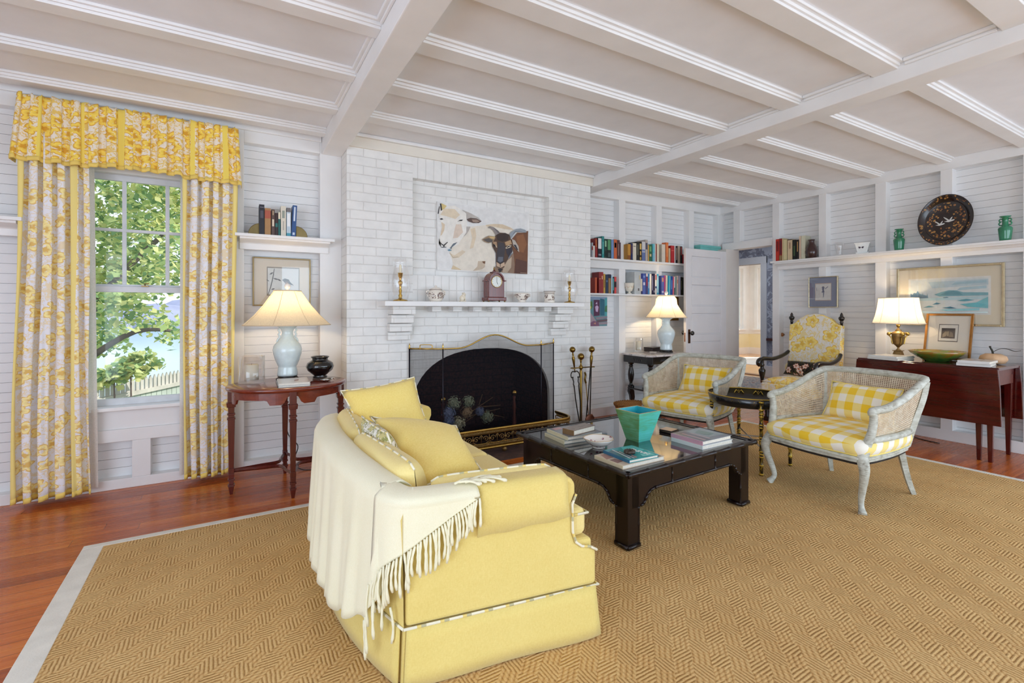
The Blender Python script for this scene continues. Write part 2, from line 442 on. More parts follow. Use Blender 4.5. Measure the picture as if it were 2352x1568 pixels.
def shelf_unit(x0, x1, z, depth, front):
    TN[0] += 1
    mb = MB(); mb.box((x0, front - depth, z - .022), (x1, TB, z))
    pr = [(front - depth + .02, z - .022), (front - depth + .024, z - .036), (front - .03, z - .055), (front - .022, z - .062), (front - .018, z - .105), (front, z - .105), (front, z - .022)]
    mb.ext([(p[0], p[1]) for p in pr], x0 + .03, x1 - .03, 'x')
    return struct(mb, 'trim_%d' % TN[0], W, bevel=.002)
shelf_unit(.015, .70, 1.764, .13, YF); shelf_unit(-2.0, -1.10, 1.764, .13, YF)
# ---- window
win = thing('window_1', None, None, (0, 0, 0)); win['kind'] = 'structure'
mb = MB(); fy0, fy1 = YF + .03, P1 + .06
mb.box((WX0 + .001, fy0, WZ0 + .013), (WX0 + .03, fy1, WZ1 - .031)); mb.box((WX1 - .03, fy0, WZ0 + .013), (WX1 - .001, fy1, WZ1 - .031)); mb.box((WX0 + .001, fy0, WZ1 - .03), (WX1 - .001, fy1, WZ1 + .03)); mb.box((WX0 + .001, fy0, WZ0), (WX1 - .001, fy1, WZ0 + .012))
mb.build('window_frame', W, win, bevel=.002)
SASH = simple('sash_paint', (214, 216, 220), .4)
def sash(name, z0, z1, y, muntin):
    mb = MB(); x0, x1 = WX0 + .03, WX1 - .03
    mb.box((x0, y, z0), (x0 + .035, y + .03, z1)); mb.box((x1 - .035, y, z0), (x1, y + .03, z1)); mb.box((x0 + .035, y, z0), (x1 - .035, y + .03, z0 + .045)); mb.box((x0 + .035, y, z1 - .04), (x1 - .035, y + .03, z1))
    if muntin:
        for xm in (-.646, -.403): mb.box((xm - .011, y + .003, z0), (xm + .011, y + .027, z1))
        mb.box((x0 + .03, y + .002, 1.742), (x1 - .03, y + .028, 1.762))
    s = mb.build(name, SASH, win, bevel=.002)
    MB().box((x0 + .02, y + .013, z0 + .02), (x1 - .02, y + .017, z1 - .02)).build('pane', PANE, s)
sash('lower_sash', .557, 1.365, P1 - .03, False); sash('upper_sash', 1.335, 2.13, P1 + .005, True)
MB().box((WX0 - .04, YF - .045, .532), (WX1 + .04, YF + .11, .556)).build('window_sill', W, win, bevel=.004)
mb = MB().box((-.545, P1 - .045, 1.365), (-.505, P1 - .01, 1.372)); mb.tube([(-.525, P1 - .03, 1.372), (-.525, P1 - .045, 1.385), (-.50, P1 - .052, 1.388)], .004, 6)
mb.build('sash_lock', BRASSD, win)
# ---- chimney breast
FX0, FX1, FY = .775, 3.22, 3.91
AC, AW, ASP, AH = 2.005, .70, .34, .516
arch = []
for i in range(25):
    t = PI * i / 24; cx, sn = math.cos(t), math.sin(t)
    arch.append((AC - AW * (abs(cx) ** (2 / 2.4)) * (1 if cx >= 0 else -1), ASP + AH * sn ** (2 / 2.4)))
mb = MB()
LX, RX = 1.20, 2.81
left = [(LX, 0), (AC - AW, 0)] + arch[:13] + [(AC, .95), (LX, .95)]
right = [(AC + AW, 0), (RX, 0), (RX, .95), (AC, .95)] + arch[12:][0:]
mb.ext(left, FY, FY + .035, 'y'); mb.ext(right, FY, FY + .035, 'y'); mb.ext(left, FY + .036, 4.36, 'y', 2); mb.ext(right, FY + .036, 4.36, 'y', 2)
mb.box((FX0, FY, 0), (LX, 4.36, .95)); mb.box((RX, FY, 0), (FX1, 4.36, .95))
mb.box((FX0, FY, .95), (FX1, 4.3, 1.275)); NX0, NX1, NZ0, NZ1 = 1.31, 2.698, 1.5, 2.317
mb.box((FX0, FY, 1.275), (NX0, 4.3, HC)); mb.box((NX1, FY, 1.275), (FX1, 4.3, HC))
mb.box((NX0, FY, 1.275), (NX1, 4.3, NZ0), 1); mb.box((NX0, FY, NZ1), (NX1, 4.3, HC), 1)
mb.box((NX0, 3.99, NZ0), (NX1, 4.3, NZ1))
struct(mb, 'wall_fireplace', [BRK, BRKS, SOOT])
mb = MB(); mb.box((1.2, 4.62, 0), (2.8, 4.7, 1.1), 0); mb.box((1.2, 4.36, 0), (1.3, 4.65, 1.1)); mb.box((2.71, 4.36, 0), (2.8, 4.65, 1.1)); mb.box((1.2, 4.3, .9), (2.8, 4.7, 1.0)); mb.box((1.2, 4.36, -.06), (2.8, 4.7, -.0005)); mb.box((1.305, 3.93, -.05), (2.705, 4.36, .003))
struct(mb, 'wall_firebox', SOOT)
trim((FX0, FY - .022, 2.492), (3.24, FY + .01, 2.572), painted('cream_paint', (232, 226, 214), .4)); trim((FX0, FY - .045, 2.572), (3.24, FY, HC), bevel=.008)
TN[0] += 1
struct(MB().box((1.018, 3.70, 1.235), (2.975, FY + .005, 1.275)), 'trim_%d' % TN[0], painted('mantel_paint', (238, 238, 238), .4), bevel=.004)
mb = MB()
for xc0, xc1 in ((1.10, 1.29), (2.70, 2.89)):
    for i in range(4):
        z1 = 1.235 - i * .0705; mb.box((xc0 - .004 * i, 3.765 + i * .033, z1 - .0665), (xc1 - .004 * i, FY + .01, z1))
for x in (1.44, 1.63, 1.82, 2.01, 2.20, 2.39, 2.57):
    mb.box((x, 3.80, 1.19), (x + .085, FY + .01, 1.235))
TN[0] += 1; struct(mb, 'trim_%d' % TN[0], BRK, bevel=.006)
# hearth of dark slate tiles let into the floor
k = NT('hearth_slate'); co = k.coord(); b = k.n('TexBrick', None, {'Vector': co, 'Scale': 1, 'Mortar Size': .003, 'Brick Width': .2, 'Row Height': .1, 'Color1': (*srgb(96, 78, 76), 1), 'Color2': (*srgb(74, 62, 64), 1), 'Mortar': (*srgb(52, 44, 44), 1)})
nz = k.noise(co, 22, 4); k.pr(k.mix(.5, b.outputs[0], k.ramp(nz.outputs[0], [(.3, srgb(66, 56, 58)), (.7, srgb(124, 98, 92))])), .5); HEARTH = k.mt
TN[0] += 1; struct(MB().box((.95, 3.36, -.03), (3.05, 3.93, .004)), 'trim_%d' % TN[0], HEARTH)
# ---- alcove (bookshelf) framing, plane YA
YA = 4.20; TA = P2 + .005
for x0, x1 in ((3.885, 3.985), (4.495, 4.59), (5.085, 5.18), (5.66, 5.80)): trim((x0, YA, 0), (x1, TA, 2.49))
trim((3.22, YA - .004, 2.487), (5.80, TA, HC)); trim((3.22, YA + .002, 0), (5.70, TA, .10))
TN[0] += 1; struct(MB().box((3.222, 4.105, 1.765), (5.66, TA, 1.786)).box((3.222, YA - .006, 1.682), (5.66, YA + .012, 1.765)), 'trim_%d' % TN[0], W, bevel=.002)
TN[0] += 1; struct(MB().box((3.222, 4.105, 1.374), (5.66, TA, 1.392)), 'trim_%d' % TN[0], W, bevel=.002)
# ---- right wall framing, plane XR
TR = PX + .005
for y0, y1 in ((3.905, 4.0), (2.855, 2.935), (2.29, 2.385), (1.772, 1.86), (1.225, 1.318), (.69, .78)):
    trim((XR, y0, 0 if y1 < 3.5 else 2.09), (TR, y1, 2.505))
trim((XR, 3.385, 0), (5.95, 3.47, 2.505)); trim((XR - .004, YB, 2.50), (TR, 4.2, HC)); trim((XR - .002, YB, 0), (TR, 3.385, .10))
trim((XR - .012, 3.47, 2.0), (TR, 4.16, 2.092))
trim((5.535, 3.985, 0), (5.80, 4.165, 1.998), painted('jamb_paint', (226, 220, 214), .45))
TN[0] += 1
mb = MB().box((XR - .115, YB + 1.5, 1.768), (TR, 3.43, 1.788))
pr = [(XR - .10, 1.768), (XR - .097, 1.752), (XR - .06, 1.745), (XR - .05, 1.735), (XR - .03, 1.728), (XR - .025, 1.69), (XR, 1.69), (XR, 1.768)]
mb.ext(pr, YB + 1.5, 3.39, 'y')
struct(mb, 'trim_%d' % TN[0], W, bevel=.0015)
# wooden door knob on the panel beside the doorway
o = MB().lathe([(.0, 0), (.012, 0), (.010, .02), (.022, .03), (.024, .042), (.016, .052), (0, .054)], 14).build('panel_knob', simple('knob_wood', (150, 96, 48), .35), loc=(PX + .002, onX(1800, 768, PX).y, onX(1800, 768, PX).z), rot=(0, -PI/2, 0))
tag(o, 'small brass coloured knob on the white panelling beside the doorway', 'knob')
# ---- ceiling beams and joists
BX0, BX1, BZ = .622, .775, 2.46; CX0, CX1, CZ = 3.24, 3.415, 2.485
trim((BX0, YB, BZ), (BX1, TB if False else 4.12, HC), bevel=.006); trim((CX0, YB, CZ), (CX1, YA, HC), bevel=.006)
def mould(x0, x1, y0, y1, ax):
    """small stepped moulding under the ceiling: runs along ax, y0 is the wall side"""
    mb = MB()
    if ax == 'y':
        s = 1 if x1 > x0 else -1
        mb.box((min(x0, x0 + s*.030), y0, HC - .018), (max(x0, x0 + s*.030), y1, HC)); mb.box((min(x0, x0 + s*.014), y0, HC - .034), (max(x0, x0 + s*.014), y1, HC - .018))
    TN[0] += 1; return struct(mb, 'trim_%d' % TN[0], W, bevel=.004)
JW = .092; JZ = 2.56
jy = [3.415 - .543 * i for i in range(11)]
for seg, (x0, x1) in enumerate(((XL, BX0), (BX1, CX0), (CX1, XR - .004))):
    ys = jy if seg != 2 else jy
    ys = [3.915] + ys if seg != 1 else ys
    for y in ys:
        TN[0] += 1
        w = JW if seg != 1 else .12
        mb = MB().box((x0, y, JZ), (x1, y + w, HC))
        mb.box((x0, y - .012, JZ + .012), (x1, y, HC)); mb.box((x0, y - .030, HC - .014), (x1, y - .012, HC))
        mb.box((x0, y + w, HC - .02), (x1, y + w + .014, HC))
        struct(mb, 'trim_%d' % TN[0], W, bevel=.0025)
for i in range(len(jy) - 1):
    mould(CX0, CX0 - 1, jy[i+1] + .135, jy[i] - .031, 'y'); mould(BX0, BX0 - 1, jy[i+1] + .107, jy[i] - .031, 'y')
# ---- door leaf, standing open along the alcove
door = thing('door_1', None, None, (5.535, 3.985, 0)); door['kind'] = 'structure'
DW, DH = .765, 1.962
mb = MB(); st = .105; zs = [(0.01, .20)]; pan = []
z = .20
for i in range(5):
    pan.append((z, z + .262)); z += .262; 
    zs.append((z, z + .09 if i < 4 else DH)); z += .09
mb.box((-DW, 0, .01), (-DW + st, .036, DH)); mb.box((-st, 0, .01), (0, .036, DH))
for a, b in zs: mb.box((-DW + st, 0, a), (-st, .036, b))
mb.build('door_frame', painted('door_paint', (228, 226, 228), .4), door, bevel=.004)
mb = MB()
for a, b in pan: mb.box((-DW + st - .002, .012, a), (-st + .002, .024, b)); mb.box((-DW + st + .012, .006, a + .012), (-st - .012, .03, b - .012))
mb.build('door_panels', painted('door_paint', (228, 226, 228), .4), door, bevel=.006)
pl = MB().box((-DW + .035, -.004, .80), (-DW + .075, 0, .97)).build('lock_plate', simple('dark_bronze', (92, 62, 44), .4, .7), door, bevel=.002)
kn = MB().lathe([(0, 0), (.012, 0), (.009, .02), (.012, .03), (.026, .038), (.028, .05), (.02, .06), (0, .063)], 16).build('door_knob', BLACK, door, loc=(-DW + .055, -.002, .925), rot=(PI/2, 0, 0))
kn = MB().lathe([(0, 0), (.012, 0), (.009, .02), (.012, .03), (.026, .038), (.028, .05), (.02, .06), (0, .063)], 16).build('door_knob', BLACK, door, loc=(-DW + .055, .038, .925), rot=(-PI/2, 0, 0))
MB().box((-DW - .0015, .010, .82), (-DW, .026, .93)).build('latch_plate', simple('latch_copper', (150, 96, 66), .4, .6), door)
# ---- hall and sun room seen through the doorway
def wallpaper():
    k = NT('hall_wallpaper'); co = k.coord(scale=(1, 1, 1)); 
    n = k.noise(co, 7, 5, .62, 1.4); n2 = k.noise(co, 2.6, 2)
    v = k.n('TexVoronoi', {'feature': 'F1'}, {'Vector': co, 'Scale': 9})
    f = k.math('ADD', k.math('MULTIPLY', n.outputs[0], .7), k.math('MULTIPLY', n2.outputs[0], .35))
    c = k.ramp(f, [(.44, srgb(178, 188, 206)), (.5, srgb(190, 198, 214)), (.53, srgb(120, 124, 142)), (.57, srgb(150, 158, 178)), (.62, srgb(112, 112, 128)), (.66, srgb(186, 194, 210))])
    k.pr(c, .8); return k.mt
HX = 8.4
mb = MB(); mb.box((HX, 2.6, 0), (HX + .1, 5.32, HC)); mb.box((HX, 5.32, 2.06), (HX + .1, 6.35, HC)); mb.box((HX, 6.35, 0), (HX + .1, 7.2, HC)); mb.box((5.95, 7.1, 0), (HX, 7.2, HC)); mb.box((5.95, 2.5, 0), (HX + .1, 2.6, HC))
mb.box((5.95, 4.36, 0), (6.0, 7.2, HC))
struct(mb, 'wall_hall', wallpaper())
struct(MB().box((5.86, 2.5, -.06), (13, 8.6, -.0005)), 'floor_hall', wood('hall_floor_wood', (206, 150, 96), (226, 178, 126), 'X', 1, .22, .3))
struct(MB().box((5.95, 2.5, HC), (HX + .1, 7.2, HC + .08)), 'ceiling_hall', WC)
CS = painted('hall_casing', (224, 230, 238), .4)
trim((HX - .03, 5.21, 0), (HX - .001, 5.32, 2.19), CS); trim((HX - .032, 5.21, 2.06), (HX - .001, 6.46, 2.19), CS); trim((HX - .03, 6.35, 0), (HX - .001, 6.46, 2.19), CS); trim((HX - .002, 5.305, 0), (HX + .1, 5.325, 2.06), CS)
trim((HX - .04, 2.6, .655), (HX - .001, 5.208, .70), simple('chair_rail_brown', (88, 56, 54), .4))
trim((HX - .07, 2.6, .0), (HX - .001, 5.208, .20), painted('heater_white', (226, 230, 236), .35))
trim((HX - .02, 5.32, .0), (HX + .12, 6.35, .012), simple('threshold_wood', (150, 104, 62), .4))
YW = painted('sunroom_yellow', (246, 236, 196), .7); SW = painted('sunroom_white', (246, 244, 240), .5)
def pierced(axis, p0, p1, a0, a1, o0, o1, z0, z1, low=.42):
    mb = MB()
    def bx(u0, u1, zz0, zz1, m=0):
        if axis == 'y': mb.box((u0, p0, zz0), (u1, p1, zz1), m)
        else: mb.box((p0, u0, zz0), (p1, u1, zz1), m)
    bx(a0, o0, low, HC + .2); bx(o1, a1, low, HC + .2); bx(o0, o1, z1, HC + .2); bx(o0, o1, low, z0)
    bx(a0, a1, .18, low, 1); bx(a0, a1, 0, .18)
    return mb
struct(pierced('y', 8.28, 8.4, HX + .1, 12.6, 10.9, 12.2, .70, 2.36, .55), 'wall_sunroom_north', [SW, YW])
struct(pierced('x', 12.5, 12.6, 2.6, 8.3, 6.7, 8.02, .70, 2.36, .55), 'wall_sunroom_east', [SW, YW])
struct(MB().box((HX + .1, 2.5, HC + .2), (12.6, 8.4, HC + .28)), 'ceiling_sunroom', WC)
mb = MB(); mb.box((HX + .1, 2.5, 0), (12.6, 2.6, .6)); mb.box((HX + .1, 2.5, 2.3), (12.6, 2.6, HC + .2)); struct(mb, 'wall_sunroom_south', SW)  # open band is unseen, added to let light into the sunroom
def plain_window(name, axis, p, o0, o1, z0, z1, inward):
    w = thing(name, None, None); w['kind'] = 'structure'; mb = MB()
    zm = (z0 + z1) / 2
    def bx(u0, u1, zz0, zz1, d=.04):
        if axis == 'y': mb.box((u0, p, zz0), (u1, p + d, zz1))
        else: mb.box((p, u0, zz0), (p + d, u1, zz1))
    bx(o0, o0 + .06, z0, z1); bx(o1 - .06, o1, z0, z1); bx(o0 + .06, o1 - .06, z0, z0 + .07); bx(o0 + .06, o1 - .06, z1 - .06, z1); bx(o0 + .06, o1 - .06, zm - .03, zm + .03)
    mb.build('window_frame', SW, w)
    mb = MB()
    if axis == 'y': mb.box((o0 + .05, p + .018, z0 + .05), (o1 - .05, p + .022, z1 - .05))
    else: mb.box((p + .018, o0 + .05, z0 + .05), (p + .022, o1 - .05, z1 - .05))
    mb.build('pane', PANE, w)
    mb = MB(); e = .09
    for (u0, u1, a, b, d) in ((o0 - e, o0, z0, z1, .03), (o1, o1 + e, z0, z1, .03), (o0 - e, o1 + e, z1, z1 + .12, .035), (o0 - e - .02, o1 + e + .02, z0 - .04, z0, .07), (o0 - e, o1 + e, z0 - .13, z0 - .04, .025)):
        if axis == 'y': mb.box((u0, inward - d, a), (u1, inward - .001, b))
        else: mb.box((inward - d, u0, a), (inward - .001, u1, b))
    mb.build('window_casing', SW, w)
plain_window('window_2', 'y', 8.31, 10.9, 12.2, .70, 2.36, 8.28); plain_window('window_3', 'x', 12.53, 6.7, 8.02, .70, 2.36, 12.5)
# ================================================================ FURNITURE
def rug_mat(name, c1, c2, c3, w=.055, pitch=.0135, ang=PI/4):
    k = NT(name); co = k.coord('Object', rot=(0, 0, ang))
    nz0 = k.noise(co, 30, 2); wv = k.n('VectorMath', {'operation': 'SCALE'}); k.set(wv, 0, nz0.outputs[1]); wv.inputs['Scale'].default_value = .006
    va = k.n('VectorMath', {'operation': 'ADD'}); k.set(va, 0, co); k.set(va, 1, wv.outputs[0])
    x, y, z = k.sep(va.outputs[0])
    tri = k.math('PINGPONG', x, w)
    band = k.math('FLOOR', k.math('DIVIDE', x, w)); odd = k.math('MODULO', k.math('ABSOLUTE', band), 2.0)
    st = k.math('FRACT', k.math('DIVIDE', k.math('ADD', y, tri), pitch))
    hh = k.math('SINE', k.math('MULTIPLY', st, PI))
    blk = k.math('FRACT', k.math('DIVIDE', k.math('ADD', y, k.math('MULTIPLY', odd, w)), 2 * w)); bo = k.math('GREATER_THAN', blk, .5)
    st2 = k.math('FRACT', k.math('DIVIDE', x, pitch)); h2 = k.math('SINE', k.math('MULTIPLY', st2, PI))
    h = k.math('ADD', k.math('MULTIPLY', hh, k.math('SUBTRACT', 1.0, k.math('MULTIPLY', bo, .6))), k.math('MULTIPLY', h2, k.math('MULTIPLY', bo, .6)))
    n1 = k.noise(co, 160, 3); n2 = k.noise(co, 3, 3); n3 = k.noise(co, 420, 2)
    f = k.math('ADD', k.math('MULTIPLY', h, .42), k.math('ADD', k.math('MULTIPLY', n1.outputs[0], .35), k.math('MULTIPLY', n2.outputs[0], .25)))
    col = k.ramp(f, [(.22, srgb(c1)), (.48, srgb(c2)), (.75, srgb(c3))])
    dk = k.math('LESS_THAN', n3.outputs[0], .36); col = k.mix(k.math('MULTIPLY', dk, .35), col, srgb(110, 80, 50))
    k.pr(col, .9, 0, k.bump(k.math('ADD', h, k.math('MULTIPLY', n1.outputs[0], .6)), .55, .006), .15); return k.mt
RUG = rug_mat('jute_weave', (138, 100, 56), (198, 156, 100), (222, 188, 132), .062, .0185)
RX0, RX1, RY0, RY1 = -.60, 4.83, -1.6, 3.20
rug = thing('area_rug', 'large woven jute area rug with pale cloth border on the wooden floor', 'rug', (2.1, .8, 0), math.radians(.7))
MB().box((-2.70, -2.4, 0), (2.70, 2.40, .008)).build('rug_field', RUG, rug)
bw = .085; bm_ = simple('rug_binding', (224, 220, 210), .85, bump=.2, bs=150)
mb = MB()
for a, b in (((-2.72 - .0, -2.42), (2.72, -2.42 + bw)), ((-2.72, 2.42 - .045), (2.72, 2.42)), ((-2.72, -2.42 + bw), (-2.72 + bw, 2.42 - .045)), ((2.72 - .05, -2.42 + bw), (2.72, 2.42 - .045))):
    mb.box((a[0], a[1], 0.0005), (b[0], b[1], .0095))
mb.build('border', bm_, rug, bevel=.002)
# ---------------------------------------------------------------- sofa
SF = fabric('sofa_yellow', (222, 198, 114), (234, 214, 136)); SFC = fabric('sofa_cushion_yellow', (234, 212, 136), (242, 224, 156))
def piping_mat():
    k = NT('striped_piping'); u, v, w_ = k.sep(k.coord('UV')); f = k.math('FRACT', k.math('DIVIDE', v, .075))
    k.pr(k.ramp(f, [(0, srgb(238, 232, 208)), (.4, srgb(190, 184, 146)), (.62, srgb(232, 208, 124)), (.8, srgb(236, 230, 206))], 'CONSTANT'), .8); return k.mt
PIPE = piping_mat()
SO = Vector((.75, 2.2, 0))
sofa = thing('sofa', 'small yellow upholstered sofa with skirted base and curved back', 'sofa', SO)
def sb(mb, name, mat, par=None, **k):     # build a sofa part from world coordinates
    if par is None or par is sofa:
        for i in range(len(mb.v)): mb.v[i] = mb.v[i] - SO
        return mb.build(name, mat, sofa, **k)
    for i in range(len(mb.v)): mb.v[i] = mb.v[i] - SO
    return mb.build(name, mat, par, **k)
A_, B_, D_, E_ = (.47, 1.49), (1.165, 1.378), (.47, 2.91), (1.165, 3.022)
backpts = [Vector((p[0], p[1], 0)) for p in ((.47, 1.49), (.412, 1.72), (.372, 1.96), (.36, 2.2), (.372, 2.44), (.412, 2.68), (.47, 2.91))]
bc = spline(backpts, 4)
inner = [p + Vector((.10, 0, 0)) * 1 + Vector((0, (2.2 - p.y) / .71 * .09, 0)) for p in bc]
outline = [(p.x, p.y) for p in bc] + [E_, B_]
mb = MB().ext([(x + (.012 if x < 1 else -.012), y + (.012 if y < 2.2 else -.012)) for x, y in outline], .03, .36, 'z')
sb(mb, 'base', SF, bevel=.012)
# skirt panels, slightly flared, with open corner pleats
def skirt(p, n=12, cut=.012):
    P = [Vector((q[0], q[1], 0)) for q in p]
    c = Vector((.80, 2.2, 0)); L = [0]
    for i in range(1, len(P)): L.append(L[-1] + (P[i] - P[i-1]).length)
    def at(t):
        d = t * L[-1]
        for i in range(1, len(P)):
            if d <= L[i] + 1e-9: return P[i-1].lerp(P[i], (d - L[i-1]) / (L[i] - L[i-1])), (P[i] - P[i-1]).normalized()
        return P[-1], (P[-1] - P[-2]).normalized()
    def fn(a, b):
        t = cut + a * (1 - 2 * cut); q, d = at(t); nrm = Vector((d.y, -d.x, 0))
        if nrm.dot(q - c) < 0: nrm = -nrm
        fl = .016 * (1 - b) + .004 * math.sin(a * 9) * (1 - b)
        e = (.012 * (1 - b)) * (1 if a > .5 else -1) * (abs(2*a-1) ** 12)
        return q + nrm * (.004 + fl) + d * e + Vector((0, 0, .012 + .178 * b + .006 * (1 - b) * abs(2*a-1) ** 20))
    return MB().grid(fn, 40, 4)
for p in ([A_, B_], [B_, E_], [E_, D_], [(q.x, q.y) for q in bc]):
    sb(skirt(p), 'skirt_panel', SF, solid=.006)
for (x, y) in (A_, B_, D_, E_):
    dx, dy = (.016 if x < 1 else -.016), (.016 if y < 2.2 else -.016)
    sb(MB().frustum((x + dx, y + dy), .012, .188, .026, .026, .014, .014), 'corner_pleat', SF, bevel=.004)
pz = [Vector((x, y, .19)) for x, y in outline]
pz = [p + (p - Vector((.8, 2.2, .19))).normalized() * .006 for p in pz]
sb(MB().tube(pz + [pz[0]], .0048, 6), 'skirt_piping', PIPE)
# back shell
mb = MB()
def backfn(prof):
    def fn(a, b):
        i = a * (len(bc) - 1); k0 = min(int(i), len(bc) - 2); f = i - k0
        o = bc[k0].lerp(bc[k0+1], f); n_ = inner[k0].lerp(inner[k0+1], f)
        s_, z = prof[int(round(b * (len(prof) - 1)))]
        hgt = .595 + .04 * math.sin(PI * a)
        return o.lerp(n_, s_) + Vector((0, 0, .19 + z * (hgt - .19)))
    return fn
pb = [(0, 0), (-.04, .5), (-.08, .85), (0, .95), (.2, .995), (.5, 1.0), (.8, .985), (1, .9), (1.05, .5), (1.0, 0)]
mb.grid(backfn(pb), 32, len(pb) - 1, flip=True); sb(mb, 'back', SF)
# arms
def arm(sgn):
    a = Vector((A_[0], A_[1], 0)) if sgn > 0 else Vector((D_[0], D_[1], 0)); b = Vector((B_[0], B_[1], 0)) if sgn > 0 else Vector((E_[0], E_[1], 0))
    d = (b - a).normalized(); L = (b - a).length; nrm = Vector((0, 1, 0)) if sgn > 0 else Vector((0, -1, 0)); nrm = (nrm - d * nrm.dot(d)).normalized()
    M = Matrix(((d.x, nrm.x, 0, a.x), (d.y, nrm.y, 0, a.y), (0, 0, 1, 0), (0, 0, 0, 1)))
    pr = [(.004, .19), (L - .002, .19), (L - .002, .318), (L - .03, .335), (L - .065, .342), (L - .088, .36), (L - .102, .40), (L - .104, .50), (L - .088, .535), (L - .088, .575), (L - .11, .598), (L - .2, .602), (.04, .592), (.004, .565)]
    mb = MB().ext(pr, -.002, .115, 'y', M=M)
    o = sb(mb, 'arm', SF, bevel=.018, seg=3)
    m2 = MB().tube([M @ Vector((x, -.004, z)) for x, z in pr[2:9]], .005, 6)
    sb(m2, 'arm_piping', PIPE)
    return M, L
MN, LN = arm(1); MF, LF = arm(-1)
# seat cushions (one in front of each half) and back cushions
def blob(poly, z0, z1, r=.03):
    return MB().ext(poly, z0, z1, 'z')
for sg in (1, -1):
    f = lambda x, y: (x, 2.2 - sg * (2.2 - y))
    poly = [f(*q) for q in ((.56, 1.63), (1.06, 1.53), (1.068, 1.412), (1.145, 1.405), (1.15, 2.195), (.46, 2.195))]
    if sg < 0: poly.reverse()
    o = sb(blob(poly, .362, .468), 'seat_cushion', SFC, bevel=.03, seg=4)
    pc = [Vector((q[0], q[1], .448)) for q in poly]
    sb(MB().tube(pc + [pc[0]], .005, 6), 'cushion_piping', PIPE)
def stuffed(c0, c1, th, z0, z1, lean, name, mat):
    """upright stuffed cushion running from c0 to c1 (plan), standing z0..z1, leaning back"""
    c0, c1 = Vector((*c0, 0)), Vector((*c1, 0)); d = (c1 - c0).normalized(); n_ = Vector((d.y, -d.x, 0))
    if n_.x < 0: n_ = -n_
    L = (c1 - c0).length; H = z1 - z0
    def fn(a, b):
        t = 2 * PI * b; sx = abs(math.cos(t)) ** .75 * (1 if math.cos(t) >= 0 else -1); sz = abs(math.sin(t)) ** .75 * (1 if math.sin(t) >= 0 else -1)
        e = (1 - abs(2*a-1) ** 5) ** .5 if 0 < a < 1 else 0
        e = .25 + .75 * e if 0 < a < 1 else 0.02
        y = a * L; zz = z0 + H * .5 + sz * H * .5 * (.8 + .2 * e)
        return c0 + d * y + n_ * (sx * th * .5 * e - lean * (zz - z0)) + Vector((0, 0, zz))
    mb = MB().grid(fn, 20, 20, cv=True)
    o = sb(mb, name, mat)
    top = [fn(a / 20, .25) + Vector((0, 0, .001)) for a in range(0, 21)]
    sb(MB().tube(top, .0042, 6), 'cushion_piping', PIPE)
stuffed((.575, 1.625), (.52, 2.195), .15, .43, .665, .12, 'back_cushion', SFC)
stuffed((.52, 2.205), (.575, 2.775), .15, .43, .665, .12, 'back_cushion', SFC)
stuffed((.60, 1.595), (1.05, 1.515), .10, .44, .618, .0, 'arm_cushion', SFC)
# arm cover
def armcover():
    prof = [(-.010, -.150), (-.008, -.08), (-.008, -.02), (.008, .008), (.03, .012), (.09, .012), (.112, .004), (.122, -.02), (.124, -.09)]
    def fn(a, b):
        i = int(round(b * (len(prof) - 1))); y, z = prof[i]
        x = .245 + a * .335; zz = .596 + z
        if b == 0: zz += .015 * a + .003 * math.sin(a * 14)
        q = MN @ Vector((x + (.012 if b in (0,) else 0) * (a - .5), y - (.006 if i == 0 else 0), zz))
        return q - q0
    q0 = MN @ Vector((.41, .05, .3)); q0.z = .45
    o = MB().grid(fn, 14, len(prof) - 1, flip=True).build('arm_cover', SF, solid=.006, loc=q0)
    return tag(o, 'yellow fabric sleeve cover lying over the near arm of the sofa', 'arm cover')
armcover()
# ---------------------------------------------------------------- throw blanket with knotted fringe
TH = fabric('throw_cream', (232, 226, 192), (243, 239, 214), 600, .3, .95, 160)
throw = thing('throw_blanket', 'cream fringed throw blanket draped over the back of the yellow sofa', 'blanket', SO)
armdir = (Vector((B_[0], B_[1], 0)) - Vector((A_[0], A_[1], 0))).normalized()
armA = [Vector((A_[0], A_[1], 0)) + armdir * t for t in (.0, .08, .16, .245)]
path_o = [p for p in reversed(bc)][1:-2] + [Vector((.425, 1.60, 0)), Vector((.45, 1.535, 0)), Vector((.485, 1.498, 0))] + armA[1:]
path_o = spline(path_o, 3)
Ls = [0]
for i in range(1, len(path_o)): Ls.append(Ls[-1] + (path_o[i] - path_o[i-1]).length)
TL = Ls[-1]
def tpath(a):
    d = a * TL
    for i in range(1, len(path_o)):
        if d <= Ls[i] + 1e-9:
            t = (path_o[i] - path_o[i-1]).normalized(); return path_o[i-1].lerp(path_o[i], (d - Ls[i-1]) / (Ls[i] - Ls[i-1])), t, d
    return path_o[-1], (path_o[-1] - path_o[-2]).normalized(), TL
ACORN = 1 - .30 / TL          # where the path turns on to the arm
def hem(a):
    y = tpath(a)[0].y; tb_ = ((1.40, .20), (1.62, .195), (1.85, .115), (2.28, .115), (2.5, .18), (2.9, .25)); base = .2
    for i in range(len(tb_) - 1):
        if tb_[i][0] <= y <= tb_[i+1][0]: base = lerp(tb_[i][1], tb_[i+1][1], (y - tb_[i][0]) / (tb_[i+1][0] - tb_[i][0]))
    f0 = ACORN - .05
    if a > f0:
        t = (a - f0) / (1 - f0); base = lerp(.197, .578, t ** .5)
    return base
def nrm_out(t): 
    n_ = Vector((t.y, -t.x, 0)); return n_ if True else -n_
